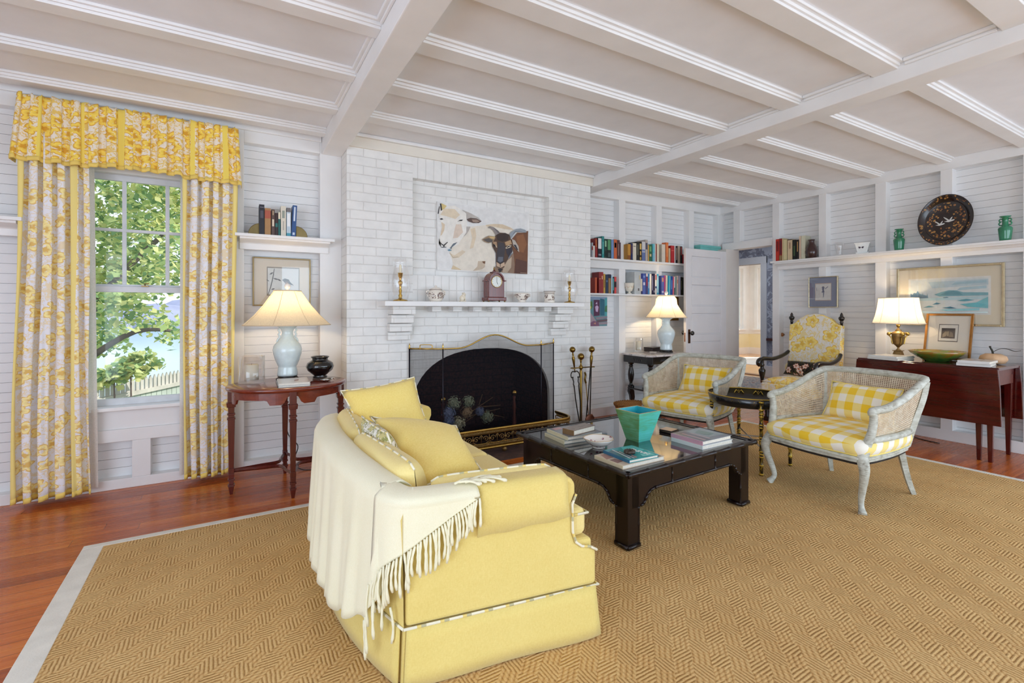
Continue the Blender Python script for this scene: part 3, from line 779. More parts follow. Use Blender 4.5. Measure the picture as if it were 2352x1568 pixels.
def throw_fn(a, b):
    p, t, d = tpath(a); n_ = Vector((t.y, -t.x, 0))
    if n_.dot(p - Vector((.8, 2.2, 0))) < 0: n_ = -n_
    isarm = max(0, min(1, (a - ACORN + .10) / .16)); isarm = isarm * isarm * (3 - 2 * isarm)
    top = .612 + .04 * math.sin(PI * min(1, max(0, (p.y - 1.49) / 1.42))) * (1 - isarm)
    h = hem(a)
    if b < .16:      # inner flap tucked over the top
        q = b / .16; inn = lerp(.115, .05, q)
        return p - n_ * inn + Vector((0, 0, top - .05 * (1 - q) ** 1.5 + .002))
    if b < .30:
        q = (b - .16) / .14
        ang = q * PI / 2
        return p + n_ * (-.05 + .078 * math.sin(ang)) + Vector((0, 0, top - .035 * (1 - math.cos(ang))))
    q = (b - .30) / .70
    z = lerp(top - .035, h, q)
    fold = math.sin(d * 46 + 1.3 * math.sin(d * 9)) * .010 * q ** .7 * (1 - isarm) + .004 * math.sin(d * 83) * q * (1 - isarm)
    flare = .034 + (.018 + .05 * max(0, (a - .25)) ) * q * (1 - isarm) ** 1.5 - .018 * isarm
    zz = z + (.010 * math.sin(d * 46 + 1.0) * q ** 3) * (1 - isarm)
    return p + n_ * (flare + fold) + Vector((0, 0, zz))
mb = MB().grid(throw_fn, 150, 26)
for i in range(len(mb.v)): mb.v[i] = mb.v[i] - SO
mb.build('blanket_cloth', TH, throw, solid=.005)
def tassel(p0, length, out, k):
    mb = MB(); n = 7; pts = []; rr = []
    sw = random.uniform(-.012, .012); sw2 = random.uniform(-.006, .006)
    for i in range(n + 1):
        t = i / n
        pts.append(p0 + Vector((sw * math.sin(t * 2.5), sw2 * t, -length * t)) + out * (.006 * math.sin(t * 3)))
        rr.append((.0036 + .0012 * (i % 2)) if t < .8 else .0075 * (1.25 - t) * 2)
    mb.tube(pts, rr, 6)
    return mb
N_T = 44
for i in range(N_T):
    a = lerp(ACORN - .055, 1.0, i / (N_T - 1)); p = throw_fn(a, 1.0); p_, t_, d_ = tpath(a); n_ = Vector((t_.y, -t_.x, 0))
    if n_.dot(p_ - Vector((.8, 2.2, 0))) < 0: n_ = -n_
    ln = random.uniform(.085, .135) * (1 if a < .97 else .8)
    mb = tassel(p - SO + n_ * .004, ln, n_, i); mb.build('tassel', TH, throw)
for i in range(9):      # a few strands flung over the arm top
    b0 = MN @ Vector((.17 + .012 * i, .02 + .01 * (i % 3), .622)); mb = MB()
    e = MN @ Vector((.225 + .014 * i + random.uniform(-.01, .02), random.uniform(-.012, .07), .618))
    m_ = (b0 + e) / 2 + Vector((0, 0, .006))
    pts = spline([b0 - SO, m_ - SO, e - SO], 4); mb.tube(pts, [.0045] * (len(pts) - 2) + [.007, .004], 6); mb.build('tassel', TH, throw)
for i in range(8):      # far-end fringe
    a = .004 + .0 * i; p = throw_fn(0.0, .35 + .65 * i / 7); mb = tassel(p - SO + Vector((0, .004, 0)), random.uniform(.07, .1), Vector((0, 1, 0)), i); mb.build('tassel', TH, throw)
# ---------------------------------------------------------------- scatter pillows on the sofa
def pillow_thing(corn, th, mat, label, name='throw_pillow', cat='pillow', group=None, edge=PIPE, edge_name='piping', uvs=(.45, .45)):
    corn = [Vector(c) for c in corn]; c0 = sum(corn, Vector()) / 4
    t = thing(name, label, cat, c0, 0, group)
    loc = [c - c0 for c in corn]
    MB().pillow(loc, th, 14, uvs=uvs, pinch=.085).build('pillow_cover', mat, t, weld=True)
    if edge:
        pts = []
        mid = Vector()
        for i in range(4):
            p, q = loc[i], loc[(i + 1) % 4]
            for k_ in range(8):
                s_ = k_ / 8; r_ = p.lerp(q, s_); pts.append(r_ + (mid - r_) * (.085 * (1 - (2 * s_ - 1) ** 2)))
        MB().tube(pts, .0045, 6, closed=True).build(edge_name, edge, t)
    return t
PY_ = fabric('pillow_yellow', (232, 204, 108), (248, 226, 144))
PW_ = flowers('pillow_print', (236, 232, 220), (190, 180, 120), (150, 150, 90), (150, 150, 100), 9)
pillow_thing([(.58, 2.50, .50), (.95, 2.47, .50), (.885, 2.62, .825), (.495, 2.655, .775)], .15, PY_, 'square yellow pillow standing against the far arm of the sofa')
pillow_thing([(.60, 1.80, .50), (.56, 2.33, .50), (.53, 2.32, .70), (.545, 1.95, .70)], .10, PW_, 'pale patterned pillow half hidden behind the slumped yellow pillow')
pillow_thing([(.60, 1.66, .565), (.865, 1.72, .555), (.885, 2.03, .672), (.555, 2.27, .705)], .125, PY_, 'yellow pillow with striped piping slumped at the near end of the sofa')
# ---------------------------------------------------------------- coffee table
LACQ = simple('dark_lacquer', (20, 8, 9), .28, coat=.2, var=.2, vs=4, spec=.35)
ct = thing('coffee_table', 'large low dark lacquered coffee table with bamboo style edging on the rug', 'table', (2.197, 2.25, .009), math.radians(3.2))
tx, ty, zt = .565, .488, .392
MB().box((-tx + .03, -ty + .03, .368), (tx - .03, ty - .03, zt - .006)).build('tabletop', LACQ, ct, bevel=.002)
k = NT('table_glass'); k.pr(srgb(26, 20, 24), .035, 0, None, .75, .8); TGL = k.mt
MB().box((-tx + .045, -ty + .045, zt - .006), (tx - .045, ty - .045, zt - .003)).build('glass_inset', TGL, ct)
def bamboo(mb, p, q, r=.013, step=.14, m=0):
    p, q = Vector(p), Vector(q); L = (q - p).length; n = max(2, round(L / step)); pts = []; rr = []
    for i in range(n):
        for t, f in ((.0, 1.15), (.07, .95), (.5, .88), (.93, .95)):
            pts.append(p.lerp(q, (i + t) / n)); rr.append(r * f)
    pts.append(q); rr.append(r * 1.25); mb.tube(pts, rr, 8, m)
def rimbox(mb, x, y, z, r):
    for a, b in (((-x, -y, z), (x, -y, z)), ((x, -y, z), (x, y, z)), ((x, y, z), (-x, y, z)), ((-x, y, z), (-x, -y, z))): bamboo(mb, a, b, r)
mb = MB(); rimbox(mb, tx - .008, ty - .008, zt - .008, .014)
for s in (-1, 1):
    mb.box((-tx + .012, s * (ty - .03) - .012, .365), (tx - .012, s * (ty - .03) + .012, zt)); mb.box((s * (tx - .03) - .012, -ty + .012, .365), (s * (tx - .03) + .012, ty - .012, zt))
mb.build('raised_rim', LACQ, ct)
lx, ly = tx - .035, ty - .035
for s, ax in ((-1, 0), (1, 0), (-1, 1), (1, 1)):
    L_ = (lx if ax == 0 else ly); c = .082; mb = MB()
    pr = [(-L_ + .03, .368), (-L_ + .03, .20), (-L_ + c, .20), (-L_ + c + .012, .205), (-L_ + c + .03, .208), (-L_ + c + .045, .225), (-L_ + c + .06, .25), (-L_ + c + .085, .268), (-L_ + c + .12, .275)]
    pr = pr + [(-u, v) for u, v in reversed(pr)]
    off = (ly if ax == 0 else lx) * s
    mb.ext(pr, off - (.02 if s > 0 else 0), off + (0 if s > 0 else .02), 'y' if ax == 0 else 'x')
    e = [(u, v) for u, v in pr[3:-3]]
    pts = [((u, off, v) if ax == 0 else (off, u, v)) for u, v in e]
    for i in range(len(pts) - 1):
        if (Vector(pts[i+1]) - Vector(pts[i])).length > .3: bamboo(mb, pts[i], pts[i+1], .009)
        else: mb.tube([pts[i], pts[i+1]], .008, 6)
    for u in (-L_ * .36, L_ * .36):
        q0 = (u, off, .28) if ax == 0 else (off, u, .28); q1 = (q0[0], q0[1], .362); bamboo(mb, q0, q1, .006, .04)
    mb.build('apron', LACQ, ct)
for sx in (-1, 1):
    for sy in (-1, 1):
        mb = MB(); cx_, cy_ = sx * (lx - .04), sy * (ly - .04)
        mb.box((cx_ - .04, cy_ - .04, 0.0), (cx_ + .04, cy_ + .04, .366))
        for ex, ey in ((-sx * .04, sy * .036), (sx * .036, -sy * .04)): bamboo(mb, (cx_ + ex, cy_ + ey, .02), (cx_ + ex, cy_ + ey, .20), .0085, .075)
        for ex in (-1, 1):
            mb.tube([(cx_ - .042, cy_ + ex * .042, .012), (cx_ + .042, cy_ + ex * .042, .012)], .011, 8); mb.tube([(cx_ + ex * .042, cy_ - .042, .012), (cx_ + ex * .042, cy_ + .042, .012)], .011, 8)
        mb.build('leg', LACQ, ct)
# ---------------------------------------------------------------- cane tub chairs
k = NT('distressed_white_wood'); co = k.coord(); nz = k.noise(co, 16, 5, .65, .5); n2 = k.noise(k.coord('Object', (4, 4, 30)), 6, 4)
f = k.math('ADD', k.math('MULTIPLY', nz.outputs[0], .6), k.math('MULTIPLY', n2.outputs[0], .4))
c = k.ramp(f, [(.34, srgb(128, 120, 104)), (.43, srgb(176, 176, 164)), (.58, srgb(204, 207, 198)), (.8, srgb(216, 219, 212))]); k.pr(c, .55, 0, k.bump(f, .2, .004)); AGED = k.mt
def cane_mat():
    k = NT('woven_cane'); u, v, w_ = k.sep(k.coord('UV')); p = .0118
    fu = k.math('ABSOLUTE', k.math('SUBTRACT', k.math('FRACT', k.math('DIVIDE', u, p)), .5)); fv = k.math('ABSOLUTE', k.math('SUBTRACT', k.math('FRACT', k.math('DIVIDE', v, p)), .5))
    hole = k.math('LESS_THAN', k.math('ADD', k.math('POWER', fu, 2.0), k.math('POWER', fv, 2.0)), .062)
    nz = k.noise(k.coord(), 30, 3); c = k.ramp(nz.outputs[0], [(.3, srgb(196, 176, 150)), (.7, srgb(226, 214, 192))])
    p = k.pr(c, .6, 0, k.bump(k.math('ADD', fu, fv), .3, .002))
    tr = k.n('BsdfTransparent'); mx = k.n('MixShader'); k.set(mx, 0, hole); k.set(mx, 1, p.outputs[0]); k.set(mx, 2, tr.outputs[0])
    return k.fin(mx.outputs[0])
CANE = cane_mat(); GING = gingham('yellow_gingham', .064)
def armchair(label, loc, rz):
    t = thing('cane_armchair', label, 'chair', loc, rz, 'whitewashed cane armchairs')
    # local: +x is the front
    mb = MB(); out = [(.30, -.30), (.335, -.18), (.35, 0), (.335, .18), (.30, .30), (.08, .315), (-.16, .29), (-.285, .24), (-.30, 0), (-.285, -.24), (-.16, -.29), (.08, -.315)]
    oc = [(p.x, p.y) for p in spline([(x, y, 0) for x, y in out], 4, True)]
    mb.ext(oc, .300, .335, 'z'); mb.ext([(x * 1.025, y * 1.02) for x, y in oc], .318, .330, 'z'); mb.build('seat_rail', AGED, t, bevel=.006)
    MB().ext([(x * .96, y * .96) for x, y in oc], .285, .302, 'z').build('seat_underside', simple('dark_webbing', (40, 34, 30), .9), t)
    # seat cushion
    def sf(a, b):
        i = a * len(oc); i0 = int(i) % len(oc); i1 = (i0 + 1) % len(oc); f = i - int(i)
        x = lerp(oc[i0][0], oc[i1][0], f); y = lerp(oc[i0][1], oc[i1][1], f)
        pr = ((.95, .333), (1.02, .345), (1.05, .374), (1.035, .404), (.95, .424), (.75, .437), (.4, .447), (.0, .450))
        s_, z = pr[int(round(b * 7))]; return (x * s_ - .01, y * s_, z)
    mb = MB().grid(sf, 48, 7, cu=True)
    for i in range(len(mb.f)):
        mb.uv[i] = [(mb.v[q].x + .5, mb.v[q].y + .5) if mb.v[q].z > .40 else ((mb.v[q].x + .5) + (mb.v[q].z - .4) * .8, mb.v[q].y + .5 + (mb.v[q].z - .40) * .3) for q in mb.f[i]]
    sc_ = mb.build('seat_cushion', GING, t, weld=True)
    MB().tube([(x * 1.0 - .01, y * 1.0, .341) for x, y in oc], .006, 6, closed=True).build('welting', simple('welt_yellow', (246, 222, 120), .8), sc_)
    for s in (-1, 1):
        pts = spline([(.285, s * .285, .335), (.312, s * .315, .27), (.305, s * .308, .20), (.282, s * .285, .11), (.272, s * .276, .05), (.290, s * .292, .012), (.300, s * .300, 0)], 4)
        MB().tube(pts, [.036, .034, .032, .031, .029, .028, .026, .025, .024, .022, .021, .020, .019, .018, .017, .016, .016, .016, .017, .019, .022, .023, .024, .023, .022][:len(pts)], 8).build('leg', AGED, t)
        pts = spline([(-.25, s * .225, .32), (-.275, s * .232, .22), (-.305, s * .245, .10), (-.345, s * .258, 0)], 4)
        MB().tube(pts, [lerp(.026, .018, i / (len(pts) - 1)) for i in range(len(pts))], 4, sm=False).build('leg', AGED, t)
        ap = spline([(.275, s * .292, .335), (.258, s * .300, .40), (.235, s * .312, .47), (.225, s * .318, .54), (.235, s * .320, .592)], 4)
        MB().tube(ap, [lerp(.028, .020, i / (len(ap) - 1)) for i in range(len(ap))], 8).build('arm_post', AGED, t)
        bp = [(-.265, s * .255, .325), (-.30, s * .282, .48), (-.345, s * .305, .62), (-.372, s * .316, .735)]
        MB().tube(spline(bp, 3), [.024, .024, .023, .023, .022, .022, .022, .022, .021, .021], 4, sm=False).build('back_post', AGED, t)
        lr = spline([(.235, s * .308, .425), (.05, s * .322, .428), (-.14, s * .305, .425), (-.285, s * .27, .42)], 4)
        MB().tube(lr, .021, 6, flat=1.0).build('side_rail', AGED, t)
        # cane side
        A2 = lambda q: Vector((lerp(.232, -.285, q), s * lerp(.312, .268, q ** 2.2), .425))
        tp = spline([(.24, s * .322, .595), (.10, s * .335, .612), (-.06, s * .336, .652), (-.22, s * .330, .705), (-.365, s * .315, .745)], 4)
        def cf(a, b, tp=tp, A2=A2):
            i = a * (len(tp) - 1); i0 = min(int(i), len(tp) - 2); q = tp[i0].lerp(tp[i0+1], i - i0); return A2(a).lerp(q, b)
        MB().grid(cf, 16, 8, uvf=lambda a, b: (a * .62, b * .22)).build('cane_panel', CANE, t)
    rail = [(.245, -.322, .585), (.245, -.322, .60), (.20, -.328, .606), (.10, -.335, .612), (-.06, -.337, .652), (-.22, -.332, .708), (-.33, -.322, .742), (-.375, -.295, .752), (-.392, -.15, .757), (-.398, 0, .758), (-.392, .15, .757), (-.375, .295, .752), (-.33, .322, .742), (-.22, .332, .708), (-.06, .337, .652), (.10, .335, .612), (.20, .328, .606), (.245, .322, .60), (.245, .322, .585)]
    MB().tube(spline(rail, 3), .0235, 8).build('top_rail', AGED, t)
    MB().tube(spline([(-.30, -.25, .425), (-.322, 0, .425), (-.30, .25, .425)], 5), .020, 6).build('back_rail', AGED, t)
    tb_ = spline([(-.365, -.30, .745), (-.392, 0, .752), (-.365, .30, .745)], 6); bb_ = spline([(-.29, -.262, .425), (-.318, 0, .425), (-.29, .262, .425)], 6)
    def bf(a, b):
        i = a * (len(tb_) - 1); i0 = min(int(i), len(tb_) - 2); f_ = i - i0
        return bb_[i0].lerp(bb_[i0+1], f_).lerp(tb_[i0].lerp(tb_[i0+1], f_), b)
    MB().grid(bf, 14, 8, uvf=lambda a, b: (a * .6, b * .34)).build('cane_panel', CANE, t)
    return t
C1 = armchair('whitewashed cane armchair nearest the camera with yellow gingham seat', (3.50, 1.668, .009), math.radians(175.6))
GP = gingham('pillow_gingham', .056)
def local(ch, p): return Matrix.Translation(ch.location) @ Matrix.Rotation(ch.rotation_euler.z, 4, 'Z') @ Vector(p)
def lumbar(ch, dy, label, yaw=0):
    c = [(-.17, -.24, .435), (-.17, .21, .435), (-.29, .21, .675), (-.29, -.24, .675)]
    c = [(x + yaw * (y / .24), y + dy, z) for x, y, z in c]
    return pillow_thing([local(ch, q) for q in c], .13, GP, label, 'lumbar_pillow', 'pillow', 'gingham lumbar pillows', simple('welt_yellow', (246, 222, 120), .8), 'welting', uvs=(.47, .27))
lumbar(C1, .02, 'yellow gingham lumbar pillow on the nearest cane armchair', -.0)
C2 = dup(C1, (3.545, 2.905, .005), math.radians(193.4), 'whitewashed cane armchair between the coffee table and the open white door')
lumbar(C2, .03, 'yellow gingham lumbar pillow on the cane armchair by the door', 0)
# ---------------------------------------------------------------- oval tray table
tt = thing('tray_table', 'black and gold oval tray table with bamboo turned legs between the armchairs', 'table', (3.52, 2.345, .009))
k = NT('black_gold_bamboo'); co = k.coord(); z_ = k.sep(co)[2]; nz = k.noise(k.coord('Object', (1, 1, .35)), 40, 4, .6, 1.0)
k.pr(k.ramp(nz.outputs[0], [(.44, srgb(26, 20, 14)), (.52, srgb(96, 76, 24)), (.6, srgb(190, 158, 60))]), .3, .3); BG = k.mt
GOLD = simple('gold_leaf', (206, 172, 72), .3, .7, .15)
for (x, y) in ((-.222, -.255), (.18, -.233), (-.17, .20), (.218, .225)):
    mb = MB(); pr = [(.012, 0), (.013, .03)]
    z0 = .03
    rings = [.075, .135, .155, .175, .235, .255, .275, .345, .365, .425, .445, .475]
    for r_ in rings: pr += [(.0125, r_ - .012), (.0165, r_ - .004), (.0165, r_ + .004), (.0125, r_ + .012)]
    pr += [(.013, .52), (.0165, .525), (.0165, .533), (.008, .540), (0, .542)]
    pr2 = sorted(pr[:-1], key=lambda q: q[1]) + [pr[-1]]
    mb.lathe(pr2, 10, (x, y, 0))
    for r_ in rings + [.528, .012]: mb.lathe([(.0166, r_ - .005), (.0178, r_), (.0166, r_ + .005)], 10, (x, y, 0), 1)
    mb.build('leg', [BG, GOLD], tt)
def oval(a, b, n=48): return [(a * math.cos(2 * PI * i / n), b * math.sin(2 * PI * i / n)) for i in range(n)]
ca, cb = .262, .285
mb = MB(); prof = [(.0, .462), (.98, .462), (1.0, .468), (1.06, .535), (1.045, .537), (.985, .475), (0, .472)]
mb.lathe([(max(q[0], 1e-4), q[1]) for q in prof], 48, (0, 0, 0), 0, True, ca, cb)
TRB = simple('tole_black', (24, 22, 22), .25, coat=.4)
tr_ = mb.build('tray', TRB, tt)
MB().tube([(1.053 * ca * math.cos(2*PI*i/48), 1.053 * cb * math.sin(2*PI*i/48), .537) for i in range(48)], .004, 6, closed=True).build('gold_rim', GOLD, tr_)
mb = MB()
for i in range(12):
    a = PI * (i + .5) / 6
    if abs(math.cos(a)) < .2: continue
    f = lambda da, zz, s_=1.0: Vector(((s_ * (1.0 + .06 * (zz - .468) / .067) - .018) * ca * math.cos(a + da), (s_ * (1.0 + .06 * (zz - .468) / .067) - .014) * cb * math.sin(a + da), zz))
    for sg in (-1, 1):
        mb.tube([f(sg * .03, .510), f(sg * .07, .520), f(sg * .11, .505), f(sg * .15, .490)], [.002, .0045, .0045, .001], 6)
    mb.tube([f(0, .520), f(.025, .508), f(0, .494), f(-.025, .508)], .002, 5, closed=True)
mb.build('gold_swags', GOLD, tr_)
mb = MB().tube([(-.222, -.255, .20), (.218, .225, .20)], .005, 6).tube([(.18, -.233, .205), (-.17, .20, .205)], .005, 6)
mb.build('cross_stretcher', simple('steel_bar', (190, 190, 192), .3, .8), tt)
# ================================================================ MORE FURNITURE
MAHOG = wood('mahogany', (88, 30, 20), (134, 56, 36), 'X', 1, .2, .5); MAHZ = wood('mahogany_upright', (72, 26, 22), (108, 44, 36), 'Z', 1, .25, .4)
# ---- oval side table under the window-wall shelf
ot = thing('oval_side_table', 'oval mahogany side table with tapered legs beside the yellow curtain', 'table', (.335, 3.64, 0))
oa, ob = .378, .300
mb = MB().lathe([(.955, .677), (.985, .682), (1.0, .692), (.995, .702), (.98, .705), (1e-4, .705)], 56, (0, 0, 0), 0, True, oa, ob); mb.build('tabletop', MAHOG, ot)
def apf(a, b):
    t = 2 * PI * a; r = .90
    q = (a * 4 + .0) % 1.0; e = abs(q - .5) * 2      # 0 mid-span, 1 at the legs
    low = .645 if e > .86 else (.612 if e > .78 else (.600 if .44 < e <= .78 else .628))
    low = .655 if e > .92 else low
    low = .632 if e <= .40 else low
    return (oa * r * math.cos(t), ob * r * math.sin(t), lerp(low, .685, b))
MB().grid(apf, 128, 1, cu=True, sm=False).build('apron', MAHOG, ot, solid=.014)
def sqleg(mb, x, y, rings):
    for (z0, a0, z1, a1) in rings: mb.frustum((x, y), z0, z1, a0, a0, a1, a1)
legpos = []
for i in range(4):
    t = PI / 2 * i; x, y = oa * .905 * math.cos(t), ob * .905 * math.sin(t); legpos.append((x, y)); mb = MB()
    sqleg(mb, x, y, [(0, .009, .055, .017), (.055, .020, .066, .020), (.066, .014, .09, .014), (.09, .019, .102, .019), (.102, .015, .135, .017), (.135, .017, .17, .017), (.17, .0145, .49, .0205), (.49, .024, .502, .024), (.502, .018, .52, .018), (.52, .023, .53, .023), (.53, .017, .57, .019), (.57, .025, .60, .028), (.60, .021, .685, .021)])
    mb.build('leg', MAHZ, ot, bevel=.002)
mb = MB()
for i in range(4):
    p, q = Vector((*legpos[i], .152)), Vector((*legpos[(i+1) % 4], .152)); m_ = (p + q) / 2 * .36; m_.z = .152
    mb.tube(spline([p, p.lerp(m_, .55) * 1.0 + Vector((0, 0, 0)), m_, q.lerp(m_, .55), q], 5), .012, 4, sm=False, up=(0, 0, 1))
mb.build('stretcher', MAHZ, ot)
# ---- marble topped console in the alcove
k = NT('console_marble'); nz = k.noise(k.coord(), 5, 6, .65, 1.6); k.pr(k.ramp(nz.outputs[0], [(.35, srgb(206, 196, 196)), (.47, srgb(236, 228, 224)), (.52, srgb(170, 162, 166)), (.56, srgb(238, 232, 228))]), .18, 0, None, .5, .2); MARB = k.mt
cn = thing('console_table', 'black carved console table with a pale marble top in the alcove', 'table', (4.245, 3.955, 0))
hx, hy, ch_ = .345, .215, .045
oct_ = [(-hx, -hy + ch_), (-hx + ch_, -hy), (hx - ch_, -hy), (hx, -hy + ch_), (hx, hy), (-hx, hy)]
MB().ext(oct_, .690, .710, 'z').build('marble_top', MARB, cn, bevel=.004)
mb = MB().ext([(x * .955, y * .95) for x, y in oct_], .610, .690, 'z')
for i in range(7):
    for s in (-.155, .10): mb.tube([(s + i * .022 - .02, -hy * .95 - .001, .635), (s + i * .022 + .002, -hy * .95 - .001, .668)], .006, 6)
for i in range(5): mb.tube([(-hx * .955 - .001, -.09 + i * .03, .635), (-hx * .955 - .001, -.075 + i * .03, .668)], .006, 6)
mb.build('apron', BLACK, cn, bevel=.003)
turn = [(.022, .30), (.034, .31), (.038, .335), (.020, .345), (.018, .37), (.030, .41), (.036, .46), (.030, .51), (.020, .55), (.026, .565), (.018, .575), (.034, .59), (.036, .612)]
for x in (-hx + .085, hx - .085):
    for y in (-hy + .07, hy - .06):
        mb = MB().lathe(turn, 14, (x, y, 0))
        sx = 1 if x > 0 else -1
        pr = [(.0, .30), (sx * .035, .30), (sx * .04, .27), (sx * .015, .22), (sx * .005, .15), (sx * .03, .10), (sx * .045, .05), (sx * .07, .03), (sx * .07, 0), (-sx * .01, 0), (-sx * .03, .06), (-sx * .03, .13), (-sx * .045, .20), (-sx * .035, .28)]
        mb.ext([(x + u, v) for u, v in pr], y - .02, y + .02, 'y')
        mb.build('leg', BLACK, cn, bevel=.005)
MB().box((-hx + .05, -hy + .05, .300), (hx - .05, hy - .04, .318)).build('lower_shelf', BLACK, cn, bevel=.003)
# ---- drop leaf table on the right wall
RED = wood('red_mahogany', (52, 8, 7), (86, 18, 12), 'Y', 1, .16, .5); REDZ = wood('red_mahogany_upright', (58, 12, 12), (92, 22, 16), 'Z', 1, .22, .4)
dl = thing('drop_leaf_table', 'dark red mahogany drop leaf table along the right wall', 'table', (5.39, 1.812, 0))
ky = .488
MB().box((-.235, -ky, .728), (.235, ky, .752)).build('tabletop', RED, dl, bevel=.004)
for s, x0 in ((-1, -.250), (1, .262)):
    mb = MB().ext([(-ky, .742), (ky, .742), (ky + .012, .60), (ky + .02, .30), (-ky - .02, .30), (-ky - .012, .60)], x0 - .010, x0 + .010, 'x'); mb.build('drop_leaf', RED, dl, bevel=.004)
MB().box((-.215, -ky + .03, .60), (.215, ky - .03, .728)).build('apron', wood('apron_wood', (86, 38, 30), (116, 62, 50), 'Y', 1, .35, .1), dl, bevel=.002)
for (x, y) in ((-.205, -ky + .055), (.205, -ky + .055), (-.205, ky - .055), (.205, ky - .055), (-.195, -ky + .125)):
    MB().frustum((x, y), 0, .728, .013, .013, .026, .026).build('leg', REDZ, dl, bevel=.003)
# ---- high backed armchair with floral upholstery
FLO = flowers('yellow_floral_linen', (240, 236, 228), (240, 212, 120), (236, 194, 84), (240, 222, 164), 6.0, 'UV', None, 5, 1.0)
hb = thing('high_back_armchair', 'high backed black armchair upholstered in yellow floral linen by the right wall', 'chair', (5.27, 2.90, 0), PI)
seat = [(.27, -.275), (.27, .275), (-.25, .255), (-.25, -.255)]
mb = MB().ext(seat, .30, .425, 'z')
mb.build('seat_box', FLO, hb, bevel=.02, seg=3)
def uvbox(o, s=1.0):
    me = o.data; l = me.uv_layers.active or me.uv_layers.new(name='UVMap')
    for p in me.polygons:
        n_ = p.normal
        for li in p.loop_indices:
            v = me.vertices[me.loops[li].vertex_index].co
            l.data[li].uv = ((v.y, v.z) if abs(n_.x) > .6 else ((v.x, v.z) if abs(n_.y) > .6 else (v.y, v.x)))
uvbox(bpy.data.objects['seat_box'])
MB().pillow([(.27, -.27, .43), (.27, .27, .43), (-.22, .25, .43), (-.22, -.25, .43)], .11, 14, uvs=(.54, .5), pinch=.01, pw=4).build('seat_cushion', FLO, hb, weld=True)
arc = [(.275, .43), (.275, 1.045), (.24, 1.05), (.21, 1.068), (.16, 1.115), (.08, 1.155), (0, 1.168), (-.08, 1.155), (-.16, 1.115), (-.21, 1.068), (-.24, 1.05), (-.275, 1.045), (-.275, .43)]
Mb = Matrix.Translation((-.235, 0, .0)) @ Matrix.Rotation(math.radians(-6), 4, 'Y')
mb = MB().ext(arc, -.045, .03, 'x'); o = mb.build('backrest', FLO, hb, bevel=.014, seg=3); uvbox(o); o.location = (-.275 + .045, 0, 0); o.rotation_euler = (0, math.radians(-4), 0)
for s in (-1, 1):
    MB().lathe([(.012, 0), (.014, .03), (.018, .045), (.012, .05), (.022, .062), (.030, .08), (.026, .095), (.014, .105), (.016, .115), (.008, .135), (0, .145)], 12).build('finial', BLACK, hb, loc=(-.302, s * .262, 1.035))
    ap = spline([(-.26, s * .272, .735), (-.20, s * .285, .70), (-.10, s * .295, .672), (.02, s * .298, .658), (.12, s * .30, .665), (.20, s * .30, .668), (.255, s * .30, .652), (.27, s * .30, .622), (.25, s * .30, .604)], 4)
    MB().tube(ap, [lerp(.020, .027, min(1, i / 26)) for i in range(len(ap))], 8).build('arm', BLACK, hb)
    MB().lathe([(.016, .405), (.016, .44), (.024, .47), (.034, .52), (.036, .545), (.020, .565), (.018, .585), (.026, .60), (.020, .615), (.020, .66)], 12, (.21, s * .298, 0)).build('arm_post', BLACK, hb)
    for x in (.22, -.21):
        mb = MB().lathe([(.022, .035), (.026, .05), (.018, .075), (.024, .10), (.016, .125), (.024, .155), (.026, .19), (.018, .21), (.026, .235), (.026, .315)], 12, (x, s * .235, 0))
        mb.box((x - .026, s * .235 - .026, 0), (x + .026, s * .235 + .026, .045)); mb.build('leg', BLACK, hb)
    MB().tube([(.22, s * .235, .075), (-.21, s * .235, .075)], .017, 8).build('side_stretcher', BLACK, hb)
MB().tube([(0, -.235, .075), (0, .235, .075)], .017, 8).build('cross_stretcher', BLACK, hb)
BFL = flowers('black_floral_fabric', (28, 22, 24), (216, 196, 186), (180, 110, 80), (72, 70, 42), 9, ms=.8)
c0 = local(hb, (-.125, 0, .55)); rl = thing('bolster_pillow', 'black floral bolster pillow on the high backed armchair', 'pillow', c0, hb.rotation_euler.z)
MB().pillow([(.06, -.225, -.06), (.06, .225, -.06), (-.03, .225, .085), (-.03, -.225, .085)], .13, 12, uvs=(.48, .2), pw=3.2).build('pillow_cover', BFL, rl, weld=True)
for s in (-1, 1): MB().ball((.012, s * .205, .008), .034, 10, 6, sy=.5, sz=1.6).build('pillow_end', simple('bolster_end', (214, 196, 150), .9), rl)
